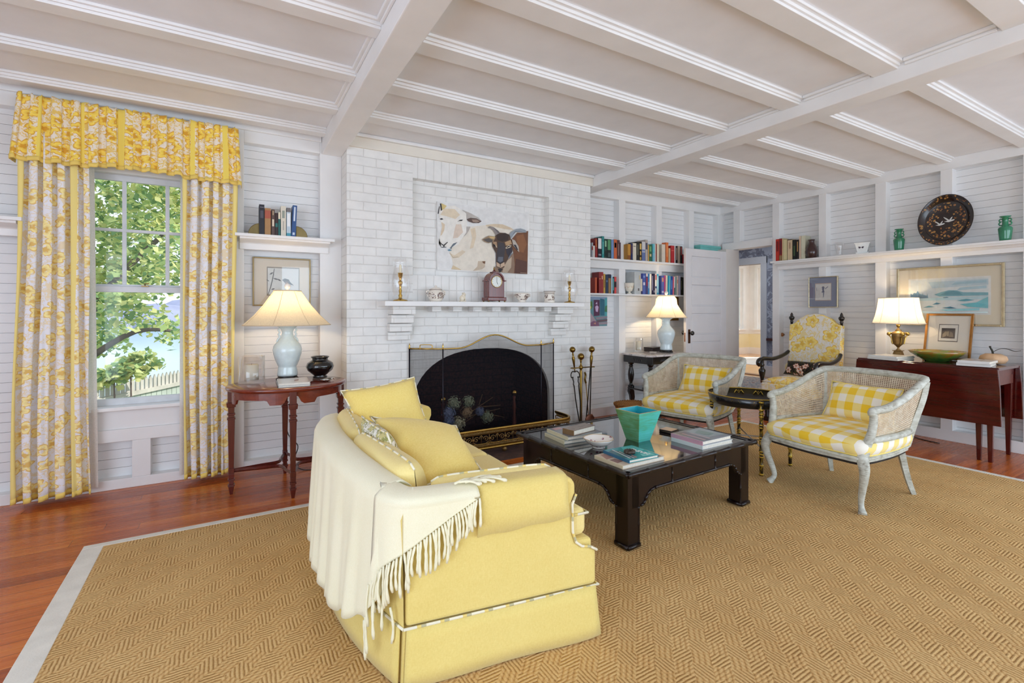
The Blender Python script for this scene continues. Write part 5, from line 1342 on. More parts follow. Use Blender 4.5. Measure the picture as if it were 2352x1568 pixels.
# ---- the sheep painting in the chimney niche
sp = thing('animal_painting', 'unframed painting of a white sheep and a brown horned goat above the mantel', 'painting', (2.03, 3.988, 1.553))
pl0, ph0 = onY(1002.7, 461, 3.968), onY(1210, 630.5, 3.968)
pw_, hh_ = 1.552, 2.505
MB().box((pw_ - 2.03, -.020, 0), (hh_ - 2.03, -.001, .605)).build('canvas', simple('canvas_white', (236, 236, 234), .8), sp)
def cs(x, y):
    p = onY(1000 + x / 7.465, 440 + y / 7.465, 3.968) - Vector((2.03, 3.988, 1.553))
    return (min(max(p.x, pw_ - 2.03 + .001), hh_ - 2.03 - .001), -.0205, min(max(p.z, .001), .604))
def stroke(pts, w):
    up = [(x, y - w / 2) for x, y in pts]; dn = [(x, y + w / 2) for x, y in reversed(pts)]; return up + dn
polys = [((238, 238, 237), [(8, 160), (1583, 378), (1568, 1422), (4, 1325)]),
 ((240, 232, 218), [(500, 610), (600, 602), (850, 575), (1000, 552), (1150, 560), (1300, 620), (1420, 700), (1100, 800), (1010, 900), (1020, 1100), (1030, 1250), (985, 1385), (440, 1345), (270, 1330), (300, 1260), (290, 1180), (240, 1050), (300, 900)]),
 ((226, 206, 178), [(860, 572), (1000, 552), (1150, 560), (1300, 620), (1340, 660), (1180, 640), (1000, 600), (880, 600)]), ((230, 214, 190), [(240, 1050), (330, 1090), (460, 1000), (520, 1030), (400, 1130), (300, 1140)]),
 ((232, 214, 188), [(600, 640), (680, 620), (700, 760), (650, 960), (590, 980), (630, 800)]), ((210, 192, 170), [(730, 1190), (850, 1190), (850, 1290), (800, 1330), (640, 1360), (720, 1280)]), ((120, 84, 60), [(800, 1195), (855, 1192), (850, 1240), (815, 1225)]),
 ((224, 204, 170), [(300, 1260), (430, 1330), (440, 1345), (270, 1330)]),
 ((246, 243, 236), [(80, 215), (190, 250), (330, 240), (440, 310), (530, 370), (530, 450), (540, 560), (560, 640), (530, 720), (440, 820), (400, 900), (280, 965), (180, 958), (90, 948), (52, 890), (62, 800), (92, 700), (112, 600), (80, 490), (60, 400)]),
 ((238, 222, 196), [(150, 290), (330, 300), (420, 400), (340, 470), (180, 420), (80, 400)]), ((232, 212, 184), [(100, 520), (160, 560), (150, 660), (110, 740), (85, 760), (112, 600)]), ((230, 212, 196), [(350, 560), (440, 560), (470, 700), (380, 790), (300, 800), (320, 680)]),
 ((190, 182, 176), [(530, 600), (600, 600), (570, 670), (520, 740), (470, 780), (530, 700)]),
 ((196, 190, 184), [(450, 310), (600, 370), (740, 450), (792, 508), (700, 462), (600, 450), (530, 462), (530, 380)]), ((104, 86, 80), [(530, 470), (600, 450), (700, 460), (790, 510), (740, 540), (640, 540), (560, 510)]), ((168, 146, 132), [(620, 480), (700, 480), (760, 510), (700, 530), (640, 520)]),
 ((52, 50, 54), [(76, 205), (96, 205), (112, 318), (90, 332)]), ((226, 204, 140), [(98, 200), (190, 245), (150, 295), (114, 318)]), ((60, 60, 66), [(60, 250), (70, 260), (52, 380), (36, 384)]),
 ((48, 42, 44), [(66, 468), (105, 455), (135, 475), (95, 485)]), ((70, 64, 64), [(370, 518), (420, 484), (475, 482), (440, 504), (400, 506)]), ((40, 36, 38), [(420, 492), (460, 486), (450, 506)]),
 ((44, 44, 50), [(76, 860), (104, 892), (138, 915), (200, 862), (208, 872), (152, 926), (152, 948), (182, 946), (184, 956), (98, 960), (92, 952), (134, 946), (130, 926), (92, 900)]),
 ((110, 122, 134), [(248, 965), (300, 892), (372, 866), (330, 912), (285, 948), (262, 992)]), ((110, 150, 172), [(200, 1000), (240, 985), (280, 1010), (230, 1020)]),
 ((200, 186, 160), stroke([(240, 1045), (300, 1130), (380, 1120)], 10)), ((176, 180, 184), stroke([(62, 800), (54, 890), (95, 950)], 6)),
 ((124, 82, 58), [(1545, 685), (1583, 675), (1568, 1422), (1335, 1402), (1330, 1050), (1290, 830), (1400, 702), (1500, 705)]), ((146, 98, 66), [(1380, 760), (1500, 730), (1560, 900), (1500, 1050), (1400, 1020)]), ((96, 64, 54), [(1370, 1150), (1560, 1200), (1560, 1410), (1350, 1400)]),
 ((150, 124, 104), [(985, 1372), (1040, 1250), (1180, 1240), (1240, 1150), (1330, 1050), (1352, 1250), (1340, 1402)]), ((196, 176, 154), [(1160, 1300), (1230, 1180), (1300, 1120), (1290, 1300), (1220, 1395), (1140, 1390)]), ((60, 52, 52), [(1060, 1320), (1150, 1320), (1110, 1385), (1085, 1385)]),
 ((92, 70, 58), [(1030, 740), (1100, 705), (1190, 710), (1260, 740), (1290, 830), (1315, 920), (1310, 1030), (1260, 1130), (1190, 1210), (1172, 1300), (1100, 1320), (1040, 1290), (1030, 1200), (1030, 1060), (968, 940), (965, 870), (1000, 800)]),
 ((64, 50, 46), [(1040, 740), (1190, 712), (1250, 745), (1240, 830), (1140, 860), (1050, 830)]), ((190, 156, 120), [(1180, 870), (1280, 830), (1305, 900), (1200, 930)]), ((176, 144, 114), [(975, 860), (1040, 860), (1050, 940), (985, 900)]),
 ((70, 66, 72), [(1062, 868), (1160, 880), (1190, 960), (1172, 1080), (1160, 1200), (1100, 1232), (1040, 1190), (1042, 1050), (1060, 960)]), ((104, 108, 118), [(1070, 1120), (1150, 1120), (1150, 1190), (1100, 1215), (1055, 1185)]),
 ((60, 56, 66), [(1200, 980), (1300, 960), (1300, 1060), (1250, 1130), (1210, 1060)]), ((126, 132, 142), [(1290, 1050), (1300, 1060), (1260, 1140), (1230, 1160), (1250, 1120)]),
 ((206, 178, 152), [(1036, 1204), (1100, 1242), (1172, 1204), (1180, 1270), (1110, 1308), (1040, 1280)]), ((58, 50, 52), [(1036, 1196), (1100, 1234), (1172, 1196), (1172, 1206), (1106, 1244), (1106, 1290), (1096, 1290), (1096, 1244), (1036, 1206)]),
 ((222, 206, 182), [(1190, 965), (1240, 918), (1292, 925), (1270, 960), (1200, 982)]), ((34, 32, 38), [(1204, 965), (1240, 930), (1285, 936), (1250, 950), (1215, 968)]), ((214, 196, 172), [(1000, 915), (1040, 930), (1048, 965), (1020, 950)]), ((40, 36, 40), [(970, 905), (1000, 905), (1030, 945), (1000, 945)]),
 ((150, 142, 140), [(888, 630), (920, 595), (980, 610), (1060, 670), (1092, 705), (1030, 748), (980, 670), (930, 628)]), ((112, 108, 110), [(980, 612), (1060, 670), (1092, 705), (1060, 715), (1010, 650)]),
 ((158, 166, 174), [(1255, 742), (1290, 690), (1370, 645), (1450, 634), (1530, 660), (1552, 702), (1510, 706), (1430, 690), (1360, 700), (1310, 770), (1285, 805)]), ((118, 126, 136), [(1300, 760), (1360, 700), (1430, 690), (1510, 706), (1430, 676), (1350, 682)]),
 ((160, 134, 106), [(790, 822), (900, 758), (1000, 770), (1022, 790), (980, 860), (900, 885), (830, 862)]), ((98, 92, 90), [(800, 824), (900, 800), (970, 830), (960, 870), (880, 870)]), ((214, 184, 132), [(900, 772), (1010, 775), (990, 820), (930, 800)]),
 ((190, 180, 170), [(1296, 812), (1350, 840), (1410, 940), (1422, 1042), (1390, 1012), (1316, 920)]), ((54, 52, 62), [(1320, 910), (1365, 915), (1405, 1005), (1385, 1005)]),
 ((176, 150, 130), stroke([(1440, 1392), (1500, 1396), (1550, 1400)], 9))]
canvas(polys, cs, (0, -1, 0), 'painted_sheep_and_goat', sp, step=.0003)
# ---- bird print behind the left lamp
a, b = onY(580, 598, 4.18), onY(713.5, 705, 4.18); bw_, bh_ = b.x - a.x, .378
bp = [((226, 226, 220), full), ((92, 88, 84), [(.02, .0), (.10, .25), (.17, .60), (.22, .98), (.20, .98), (.14, .60), (.07, .25), (0, 0)])]
for (x, y, s_, ang) in ((.05, .75, .16, .6), (.16, .62, .2, -.3), (.3, .6, .16, -.6), (.24, .7, .14, 2.2), (.05, .5, .12, 2.6), (.1, .18, .14, .4), (.2, .12, .12, -.6)):
    bp.append(((104, 100, 98), [(x, y), (x + s_ * .5 * math.cos(ang) - .02 * math.sin(ang), y + s_ * .5 * math.sin(ang) + .03), (x + s_ * math.cos(ang), y + s_ * math.sin(ang)), (x + s_ * .5 * math.cos(ang) + .02 * math.sin(ang), y + s_ * .5 * math.sin(ang) - .03)]))
bp += [((84, 80, 80), [(.46, .56), (.54, .62), (.68, .58), (.72, .48), (.84, .36), (.70, .40), (.62, .36), (.55, .45)]), ((150, 124, 110), [(.56, .50), (.66, .50), (.64, .38), (.58, .40)])]
picture('framed print of a bird on a branch hanging behind the celadon lamp', (a.x + bw_/2, P1 - .002, onY(650, 702.5, 4.18).z), 0, bw_, bh_, .010, simple('thin_gold_frame', (150, 130, 90), .35, .7), (222, 208, 186), (.24, .22, .80, .80), bp, inner=(150, 140, 124))
# ---- little framed picture behind the alcove lamp
a = onY(1537, 735, 4.28)
picture('small gilt framed picture mostly hidden behind the alcove lamp shade', (a.x + .07, P2 - .002, a.z - .005), 0, .17, .31, .034, simple('gilt_frame', (158, 108, 42), .35, .7, .25, 60), (96, 70, 50), (0, 0, 1, 1), [((92, 70, 56), full), ((150, 128, 96), [(.2, .2), (.8, .15), (.8, .5), (.3, .6)]), ((56, 48, 44), [(.1, .6), (.5, .55), (.9, .7), (.9, .95), (.1, .95)])])
# ---- bright garden door painting at the left of the alcove
a0, a1 = onY(1352, 849 / 1, 4.28), onY(1393, 682.5, 4.28)
ap_ = thing('small_painting', 'small colourful unframed painting of a blue garden door in the alcove', 'painting', ((3.47 + a1.x) / 2, P2 + .0008, onY(1376, 748.5, 4.28).z))
aw = a1.x - 3.47; ah = a1.z - onY(1393, 748.5, 4.28).z
MB().box((-aw/2, -.016, 0), (aw/2, -.001, ah)).build('canvas', simple('canvas_white', (236, 236, 234), .8), ap_)
gp = [((104, 150, 160), full), ((146, 168, 196), [(0, .9), (1, .9), (1, 1), (0, 1)]), ((92, 54, 84), [(.32, .34), (.62, .36), (.62, .90), (.32, .90)]), ((46, 108, 132), [(.64, .36), (.86, .36), (.86, .92), (.64, .95)]), ((84, 170, 176), [(.88, .3), (1, .3), (1, .98), (.88, .95)]),
      ((92, 130, 70), [(0, .52), (.12, .5), (.26, .66), (.24, .84), (0, .86)]), ((222, 196, 78), [(.04, .56), (.14, .54), (.2, .66), (.08, .72)]), ((70, 130, 92), [(.86, .5), (1, .48), (1, .72), (.9, .68)]), ((206, 180, 214), [(.42, .5), (.52, .48), (.56, .66), (.48, .72), (.38, .66)]), ((206, 180, 214), [(.40, .76), (.5, .74), (.48, .84)]),
      ((178, 158, 168), [(0, .30), (.10, .52), (.42, .20), (.5, .06), (0, 0)]), ((150, 140, 152), [(.4, .3), (1, .34), (1, .27), (.45, .22)]), ((118, 96, 102), [(.44, .2), (1, .24), (1, .17), (.5, .13)]), ((160, 150, 160), [(.5, .12), (1, .15), (1, .06), (.5, .05)]), ((136, 96, 124), [(0, 0), (.6, 0), (.55, .14), (.3, .18), (.1, .1)]), ((214, 178, 150), [(.06, .2), (.14, .2), (.12, .3)]), ((206, 150, 130), [(.3, .08), (.42, .06), (.4, .14)])]
canvas(gp, lambda u, v: (-aw/2 + aw * u, -.0165, ah * v), (0, -1, 0), 'painted_garden_door', ap_, step=.0003)
# ---- big seascape on the right wall
w1, h1 = .77, .552
sea = [((226, 232, 230), full), ((196, 216, 222), [(.30, .74), (1, .80), (1, .96), (.25, .93)]), ((170, 204, 214), [(.55, .82), (.98, .86), (.98, .93), (.6, .9)]), ((182, 212, 220), [(.62, .66), (.98, .70), (.98, .78), (.66, .74)]),
       ((120, 156, 176), [(0, .46), (.24, .44), (.24, .52), (.19, .55), (.13, .58), (.10, .68), (.08, .60), (.05, .62), (.03, .56), (0, .60)]), ((96, 132, 158), [(.02, .47), (.23, .45), (.22, .51), (.12, .53)]), ((110, 150, 170), [(.225, .44), (.235, .60), (.25, .44)]), ((110, 150, 170), [(.165, .48), (.172, .62), (.18, .48)]),
       ((122, 180, 190), [(.33, .55), (.42, .62), (.52, .67), (.62, .66), (.70, .60), (1, .58), (1, .50), (.40, .49)]), ((86, 152, 166), [(.40, .53), (.48, .62), (.58, .65), (.66, .60), (.70, .52)]),
       ((190, 220, 224), [(0, .44), (1, .48), (1, .40), (0, .36)]), ((64, 128, 146), [(.44, .46), (.50, .475), (.52, .45), (.46, .44)]),
       ((120, 190, 198), [(.74, .18), (.86, .30), (1, .46), (1, .14)]), ((84, 156, 170), [(.62, .36), (.74, .41), (.84, .37), (.72, .34)]), ((104, 176, 186), [(.66, .26), (.86, .30), (.98, .24), (.9, .18), (.74, .2)]), ((60, 110, 132), [(.30, .25), (.36, .31), (.42, .285), (.38, .26)]), ((70, 120, 140), [(.18, .16), (.26, .22), (.34, .18), (.27, .17)]), ((56, 108, 130), [(.44, .15), (.54, .19), (.62, .14), (.53, .13)]), ((140, 196, 204), [(.4, .1), (.9, .14), (.9, .08), (.5, .06)]), ((206, 226, 228), [(0, .08), (.5, .02), (1, .05), (1, 0), (0, 0)])]
SILV = simple('champagne_frame', (206, 192, 158), .25, .9, .1, 30)
picture('large framed blue seascape watercolour on the right wall above the drop leaf table', (5.698, 1.808, 1.06), -PI/2, w1, h1, .020, SILV, (226, 214, 188), (.125, .19, .885, .80), sea, inner=(240, 238, 230))
pr2 = [((234, 232, 228), full), ((112, 116, 140), [(.42, .8), (.5, .86), (.6, .8), (.56, .62), (.6, .5), (.52, .42), (.46, .55)]), ((136, 140, 160), [(.5, .42), (.58, .44), (.54, .15), (.5, .2)]), ((150, 152, 166), [(.62, .7), (.8, .84), (.84, .8), (.66, .66)]), ((120, 126, 156), [(.4, .5), (.5, .58), (.48, .44)]), ((160, 160, 170), [(.06, .78), (.10, .78), (.10, .6), (.06, .6)])]
picture('small print in a blue grey mat on the right wall above the high backed chair', (5.698, 2.881, 1.234), -PI/2, .306, .344, .009, SILV, (134, 142, 166), (.22, .23, .78, .78), pr2, inner=(206, 182, 168))
# framed etching leaning on the wall above the table
et = [((236, 228, 214), full), ((96, 80, 66), [(.13, .16), (.87, .16), (.87, .80), (.13, .80)]), ((166, 148, 120), [(.2, .2), (.4, .3), (.5, .55), (.35, .6), (.2, .4)]), ((150, 130, 106), [(.55, .25), (.8, .25), (.75, .5), (.6, .6)]), ((58, 46, 40), [(.2, .62), (.5, .7), (.8, .62), (.85, .78), (.15, .78)]), ((176, 156, 126), [(.45, .3), (.55, .3), (.55, .6), (.45, .6)])]
pb_ = onX(2175, 790, 5.60)
picture('small etching in a gilt frame leaning against the wall behind the green bowl', (5.583, pb_.y, .753), -PI/2, .335, .425, .018, simple('gilt_wood', (164, 112, 52), .3, .6, .15, 20), (230, 220, 204), (.28, .40, .72, .78), et, tilt=math.radians(-13), inner=(86, 70, 58))
# ================================================================ BOOKS
def shade_(c, f): return tuple(max(0, min(255, int(x * f))) for x in c)
def upright(lab, loc, rz, t, h, d, col, bands=(), group=None, lean=0, front=None, name='book'):
    """book standing with its spine to local -y, thickness t along x"""
    o = thing(name, lab, 'book', loc, rz, group)
    if lean: o.rotation_euler = (0, lean, rz)
    mb = MB(); c = srgb(col)
    mb.box((-t/2, 0, 0), (t/2, .004, h), col=c); mb.box((-t/2, .002, 0), (-t/2 + .0025, d, h), col=srgb(front or shade_(col, .94))); mb.box((t/2 - .0025, .002, 0), (t/2, d, h), col=srgb(front or shade_(col, .94)))
    for (z0, z1, bc_, *w_) in bands:
        k_ = (w_[0] if w_ else 1.0) * t / 2
        mb.box((-k_ * .99, -.0008, h * z0), (k_ * .99, .001, h * z1), col=srgb(bc_))
    mb.build('cover', COVER, o)
    MB().box((-t/2 + .002, .004, .004), (t/2 - .002, d - .004, h - .004)).build('pages', PAGES, o)
    return o
def row(specs, sc, org, Y, zbase, depth, group, where, X=None):
    """specs: (x0, x1, ytop, colour, bands, text[, lean][, depth]) in crop pixels"""
    for s_ in specs:
        x0, x1, yt, col, bands, txt = s_[:6]; lean = s_[6] if len(s_) > 6 else 0; dp = s_[7] if len(s_) > 7 else depth
        p0, p1 = org[0] + x0 / sc, org[0] + x1 / sc; py = org[1] + yt / sc
        if X is None:
            a, b = onY(p0, py, Y), onY(p1, py, Y); t = b.x - a.x; loc = ((a.x + b.x) / 2, Y, zbase); h = (a.z + b.z) / 2 - zbase; rz = 0
        else:
            a, b = onX(p0, py, X), onX(p1, py, X); t = a.y - b.y; loc = (X, (a.y + b.y) / 2, zbase); h = (a.z + b.z) / 2 - zbase; rz = -PI / 2
        upright(txt + ' ' + where, loc, rz, max(.006, t * .97), h, dp, col, bands, group, lean)
O1 = (1350, 520); SC1 = 9.224
row([(84, 114, 340, (168, 172, 178), ((.5, .75, (150, 60, 56)),), 'grey slim book leftmost', 0, .10), (116, 150, 405, (224, 222, 214), (), 'short white book second from left', 0, .10), (160, 208, 247, (142, 34, 34), ((.55, .92, (196, 140, 70), .3),), 'dark red book leaning left', -.02), (216, 294, 240, (30, 28, 40), ((.46, .98, (232, 232, 232), .9), (.12, .2, (150, 150, 160), .7)), 'black and white book', 0), (300, 348, 206, (48, 138, 138), ((.2, .75, (120, 190, 186), .3),), 'tall teal book', 0), (352, 408, 262, (34, 66, 56), ((.6, .9, (156, 196, 160), .6), (.1, .4, (22, 40, 36))), 'dark green book with pale lettering', 0), (412, 494, 268, (28, 40, 40), ((.44, .97, (88, 150, 104), .8), (.08, .3, (70, 90, 88), .6)), 'thick green and black book', 0), (497, 550, 277, (112, 146, 190), (), 'plain light blue book', 0), (554, 620, 275, (204, 102, 62), ((.58, .84, (76, 44, 34), .7), (.6, .82, (150, 110, 70), .4)), 'orange book with a dark label', 0), (626, 680, 288, (90, 60, 62), ((.2, .8, (150, 120, 112), .3),), 'maroon book', 0), (682, 700, 338, (84, 62, 74), (), 'thin plum book at the right end', 0)],
    SC1, O1, 4.135, 1.786, .135, 'books on the upper alcove shelf, left bay', 'on the upper alcove shelf left bay')
row([(845, 908, 372, (196, 142, 58), ((.05, .3, (140, 84, 40)),), 'golden brown book leftmost', 0, .12), (912, 952, 358, (40, 52, 96), ((.4, .9, (96, 60, 70), .5),), 'navy blue book', 0), (956, 1030, 352, (224, 216, 196), ((.80, .83, (60, 56, 52), .7),), 'cream book with a dark rule', 0), (1034, 1088, 322, (44, 44, 42), ((.3, .85, (130, 130, 110), .3),), 'tall black book', 0), (1092, 1144, 322, (40, 32, 24), ((.05, .2, (196, 160, 84), .6), (.3, .5, (206, 170, 90), .5), (.6, .9, (214, 180, 100), .7)), 'black book mottled with gold', 0), (1148, 1218, 322, (210, 210, 212), ((.0, .45, (104, 120, 170)), (.5, .6, (120, 140, 190), .9)), 'white and blue book', 0), (1222, 1270, 280, (190, 178, 170), ((.55, .85, (72, 72, 92), .7),), 'tallest tan grey book', 0), (1276, 1300, 390, (206, 166, 96), (), 'thin ochre book', 0), (1303, 1358, 386, (60, 110, 76), ((.3, .45, (220, 200, 150), .6), (.6, .9, (120, 176, 120), .6)), 'green book with a pale emblem', 0), (1372, 1418, 370, (100, 186, 200), ((.0, .5, (130, 190, 210)),), 'turquoise book', 0), (1421, 1439, 372, (230, 226, 218), (), 'very thin white book', 0), (1442, 1459, 368, (156, 62, 52), (), 'very thin red book', 0), (1463, 1512, 366, (226, 216, 190), (), 'cream book at the right end', 0)],
    SC1, O1, 4.135, 1.786, .135, 'books on the upper alcove shelf, middle bay', 'on the upper alcove shelf middle bay')
row([(1566, 1644, 378, (222, 212, 196), (), 'thick cream book leftmost', 0), (1652, 1706, 338, (224, 120, 62), ((.3, .9, (234, 150, 96), .5),), 'tall orange book', .01), (1712, 1752, 460, (206, 180, 146), (), 'short tan book', 0), (1762, 1836, 406, (186, 52, 54), ((.7, .74, (220, 110, 100), .8),), 'thick bright red book', 0), (1839, 1858, 410, (232, 230, 226), (), 'thin white book', 0), (1862, 1902, 414, (28, 28, 36), ((.2, .9, (200, 170, 150), .35),), 'black book with pale lettering', 0), (1906, 1958, 410, (190, 170, 150), (), 'plain beige book', 0), (1962, 2004, 420, (24, 22, 24), ((.5, .95, (170, 60, 54), .5),), 'black book with red lettering', 0), (2008, 2032, 590, (176, 34, 40), (), 'short red book beside the door edge', 0)],
    SC1, O1, 4.135, 1.786, .135, 'books on the upper alcove shelf, right bay', 'on the upper alcove shelf right bay')
row([(150, 196, 1080, (168, 58, 40), ((.0, 1, (214, 130, 60), .2),), 'short red and orange book leftmost', 0), (236, 282, 962, (140, 44, 44), ((.66, .70, (200, 150, 90), .7),), 'tall dark red volume, the left of a pair', 0), (284, 330, 964, (150, 48, 50), ((.66, .82, (226, 190, 150), .4),), 'tall dark red volume, the right of a pair', 0), (334, 372, 1002, (196, 156, 70), ((.3, .7, (120, 84, 40), .4),), 'gold book', 0), (378, 434, 1016, (36, 54, 84), ((.6, .7, (100, 120, 150), .5),), 'navy blue book', 0), (438, 494, 1012, (150, 118, 76), ((.8, 1, (30, 32, 60)),), 'tan and navy book', 0), (500, 526, 1030, (170, 208, 224), (), 'pale blue thin book', 0), (530, 560, 1064, (40, 56, 60), ((.2, .9, (110, 190, 190), .5),), 'short black and teal book', 0), (564, 606, 1066, (216, 72, 72), ((.38, .72, (40, 24, 32)),), 'short coral red book with a black label', 0)],
    SC1, O1, 4.135, 1.392, .12, 'books on the lower alcove shelf, left bay', 'on the lower alcove shelf left bay')
row([(1076, 1122, 990, (238, 230, 214), ((.7, .9, (214, 196, 150), .4),), 'tall cream book beside the white urn cup', 0, .15), (1126, 1156, 1000, (226, 214, 196), ((.75, 1, (48, 60, 140)), (0, .16, (40, 44, 96))), 'cream and royal blue book', 0), (1160, 1228, 996, (72, 94, 168), ((.44, .58, (214, 216, 230), .6), (.8, .9, (130, 150, 210), .5)), 'thick blue book', 0), (1231, 1274, 994, (58, 62, 116), ((.85, 1, (230, 220, 220), .8), (.4, .8, (180, 60, 70), .5)), 'navy book with red lettering', 0), (1277, 1308, 1000, (70, 136, 190), ((.3, .6, (180, 210, 230), .5),), 'sky blue book', 0), (1311, 1350, 1004, (240, 236, 224), (), 'plain white book', 0), (1354, 1392, 1000, (30, 28, 60), ((.2, .9, (160, 160, 190), .4),), 'black blue book with fine lettering', 0), (1394, 1420, 1000, (36, 22, 56), ((.1, .2, (200, 200, 220), .5),), 'dark violet book', 0), (1426, 1462, 1000, (236, 232, 228), ((.7, .95, (200, 70, 70), .6), (.3, .4, (40, 60, 120), .8)), 'white book with red and blue marks', 0), (1466, 1504, 1006, (70, 176, 206), ((.1, .9, (230, 240, 244), .4),), 'cyan and white book at the right end', 0)],
    SC1, O1, 4.135, 1.392, .12, 'books on the lower alcove shelf, middle bay', 'on the lower alcove shelf middle bay')
row([(1560, 1618, 1042, (88, 104, 176), ((.68, .9, (214, 150, 120), .6), (.1, .2, (200, 200, 220), .7)), 'periwinkle blue book leftmost', 0), (1621, 1644, 1038, (206, 66, 128), (), 'thin magenta book', 0), (1648, 1684, 1036, (238, 226, 202), (), 'cream book leaning', .03), (1690, 1722, 1040, (40, 160, 190), (), 'turquoise blue book', .03), (1726, 1746, 1040, (140, 210, 220), (), 'pale aqua book', .03), (1752, 1794, 1054, (40, 84, 160), ((.3, .8, (110, 150, 210), .4),), 'deep blue book', .03), (1798, 1824, 1062, (224, 110, 130), (), 'pink book', .03), (1828, 1848, 1064, (232, 232, 230), ((.0, .4, (90, 90, 100)),), 'white and charcoal thin book', .02), (1852, 1880, 1060, (130, 160, 156), (), 'grey green book', .02), (1884, 1920, 1044, (240, 218, 206), ((.6, .8, (230, 150, 130), .5),), 'pale peach book', 0), (1926, 1966, 1042, (206, 206, 232), (), 'pale lilac book', 0), (1970, 1996, 1072, (40, 40, 36), ((.3, .8, (120, 120, 90), .4),), 'black book', 0), (2000, 2030, 1076, (60, 58, 46), (), 'dark olive book beside the door edge', 0)],
    SC1, O1, 4.135, 1.392, .12, 'books on the lower alcove shelf, right bay', 'on the lower alcove shelf right bay')
# books between bookends on the window-wall shelf
row([(205, 305, 158, (44, 44, 52), ((.9, .92, (140, 140, 150), .7), (.55, .8, (84, 84, 96), .6)), 'tall black book leftmost'), (309, 425, 228, (176, 134, 88), ((.62, .92, (176, 92, 72), .98),), 'tan book with a red label'), (436, 498, 250, (92, 72, 66), ((.35, .62, (226, 212, 190), .6), (.78, .95, (200, 180, 140), .3)), 'brown book with white figures'), (503, 560, 318, (58, 40, 40), ((.38, .55, (46, 116, 112), .8),), 'short dark brown book with a teal patch'), (564, 604, 296, (40, 104, 100), ((.7, .99, (230, 222, 196)), ), 'thin cream and green book'), (612, 708, 190, (226, 220, 204), ((.6, .85, (150, 160, 150), .5), (.2, .5, (170, 168, 160), .2)), 'ivory book with grey lettering'), (716, 800, 222, (196, 214, 226), ((.85, 1, (120, 116, 118)), (.35, .8, (240, 244, 246), .6), (0, .12, (80, 160, 180))), 'pale blue and white book'), (806, 890, 172, (52, 88, 144), ((.5, .95, (206, 220, 238), .4), (.06, .14, (206, 220, 238), .5)), 'bright blue book with white lettering rightmost', .045)],
    8.147, (570, 450), 4.02, 1.764, .115, 'books between the brass bookends', 'between the bookends on the window wall shelf')
for px, s_, lab in ((590, -1, 'brass quarter round bookend left of the books on the window wall shelf'), (688, 1, 'brass quarter round bookend right of the books on the window wall shelf')):
    p = onY(px, 535, 4.05); e = thing('bookend', lab, 'bookend', (p.x + s_ * -.028, 4.06, 1.764), 0, 'brass bookends')
    pts = [(0, .0), (0, .088)] + [(s_ * .085 * math.sin(t), .006 + .082 * math.cos(t)) for t in [i * PI / 16 for i in range(1, 9)]] + [(s_ * .085, 0)]
    MB().ext([(x, z) for x, z in pts], -.02, .03, 'y').build('bookend_body', simple('bookend_bronze', (128, 112, 74), .35, .8, .2), e, bevel=.004); MB().box((min(0, -s_ * .02) , -.02, 0), (max(0, -s_ * .02), .03, .001)).build('foot_plate', BRASSD, e)
# books on the right wall shelf
row([(16, 92, 286, (190, 48, 34), ((.45, .9, (120, 20, 20), .6),), 'bright red book leftmost'), (96, 160, 272, (140, 34, 34), ((.3, .9, (96, 30, 40), .5), (0, .25, (150, 120, 80))), 'dark red book second from left'), (163, 188, 266, (224, 204, 156), (), 'thin buff book'), (192, 272, 296, (216, 204, 158), ((.0, .05, (190, 170, 120)),), 'yellowed cream book'), (282, 390, 290, (212, 190, 156), ((.55, .85, (180, 150, 120), .4), (.97, 1, (30, 26, 24))), 'wide beige book'), (396, 474, 300, (26, 28, 24), ((.2, .7, (70, 96, 60), .4),), 'black and dark green book'), (477, 536, 296, (30, 24, 22), ((.4, .9, (170, 130, 80), .4),), 'black book with gold lettering'), (542, 586, 216, (220, 200, 178), ((.1, .9, (200, 150, 130), .2),), 'tall pinkish cream book'), (590, 682, 206, (216, 214, 190), (), 'tallest pale cream book beside the brown vase')],
    9.8, (1780, 520), 0, 1.788, .115, 'books on the right wall shelf', 'on the right wall shelf by the doorway', X=5.63)
# ================================================================ FLAT BOOKS
def flat(lab, near, left, right, z, t, top, spine, group=None, side='left', art=(), name='book'):
    """book lying flat; near/left/right are the photographed bottom corners at height z; spine on the near-left side"""
    a, b, c = onZ(*near, z), onZ(*left, z), onZ(*right, z)
    u = (b - a); L1 = u.length; u.normalize(); v = c - a; L2 = abs(v.dot(Vector((u.y, -u.x, 0)))); v = Vector((u.y, -u.x, 0)) * (1 if v.dot(Vector((u.y, -u.x, 0))) > 0 else -1)
    cen = a + u * L1 / 2 + v * L2 / 2; rz = math.atan2(v.y, v.x)
    o = thing(name, lab, 'book', cen, rz, group)
    # local x along v (from spine), local y along +-u
    s = 1 if Vector((-v.y, v.x, 0)).dot(u) > 0 else -1
    mb = MB(); X, Y = L2 / 2, L1 / 2; ct, cs_ = srgb(top), srgb(spine)
    mb.box((-X, -Y, 0), (X, Y, .0025), col=ct); mb.box((-X, -Y, t - .0025), (X, Y, t), col=ct); mb.box((-X - .001, -Y, .0), (-X + .004, Y, t + .0002), col=cs_)
    for i, (cc, pts) in enumerate(art):
        P = [(-X + 2 * X * p[0], s * (-Y + 2 * Y * p[1]), t + .0004 + .0002 * i) for p in pts]
        mb.add(P, [list(range(len(P)))], 0, False, None, srgb(cc))
        f = mb.f[-1]; vv = [mb.v[q] for q in f]
        if sum(((vv[k_] - vv[0]).cross(vv[(k_ + 1) % len(vv)] - vv[0]).z for k_ in range(1, len(vv) - 1))) < 0: f.reverse()
    mb.build('cover', COVERG, o)
    MB().box((-X + .004, -Y + .004, .0025), (X - .004, Y - .004, t - .0025)).build('pages', PAGES, o)
    return o
ZT = .009 + .389 + .0005
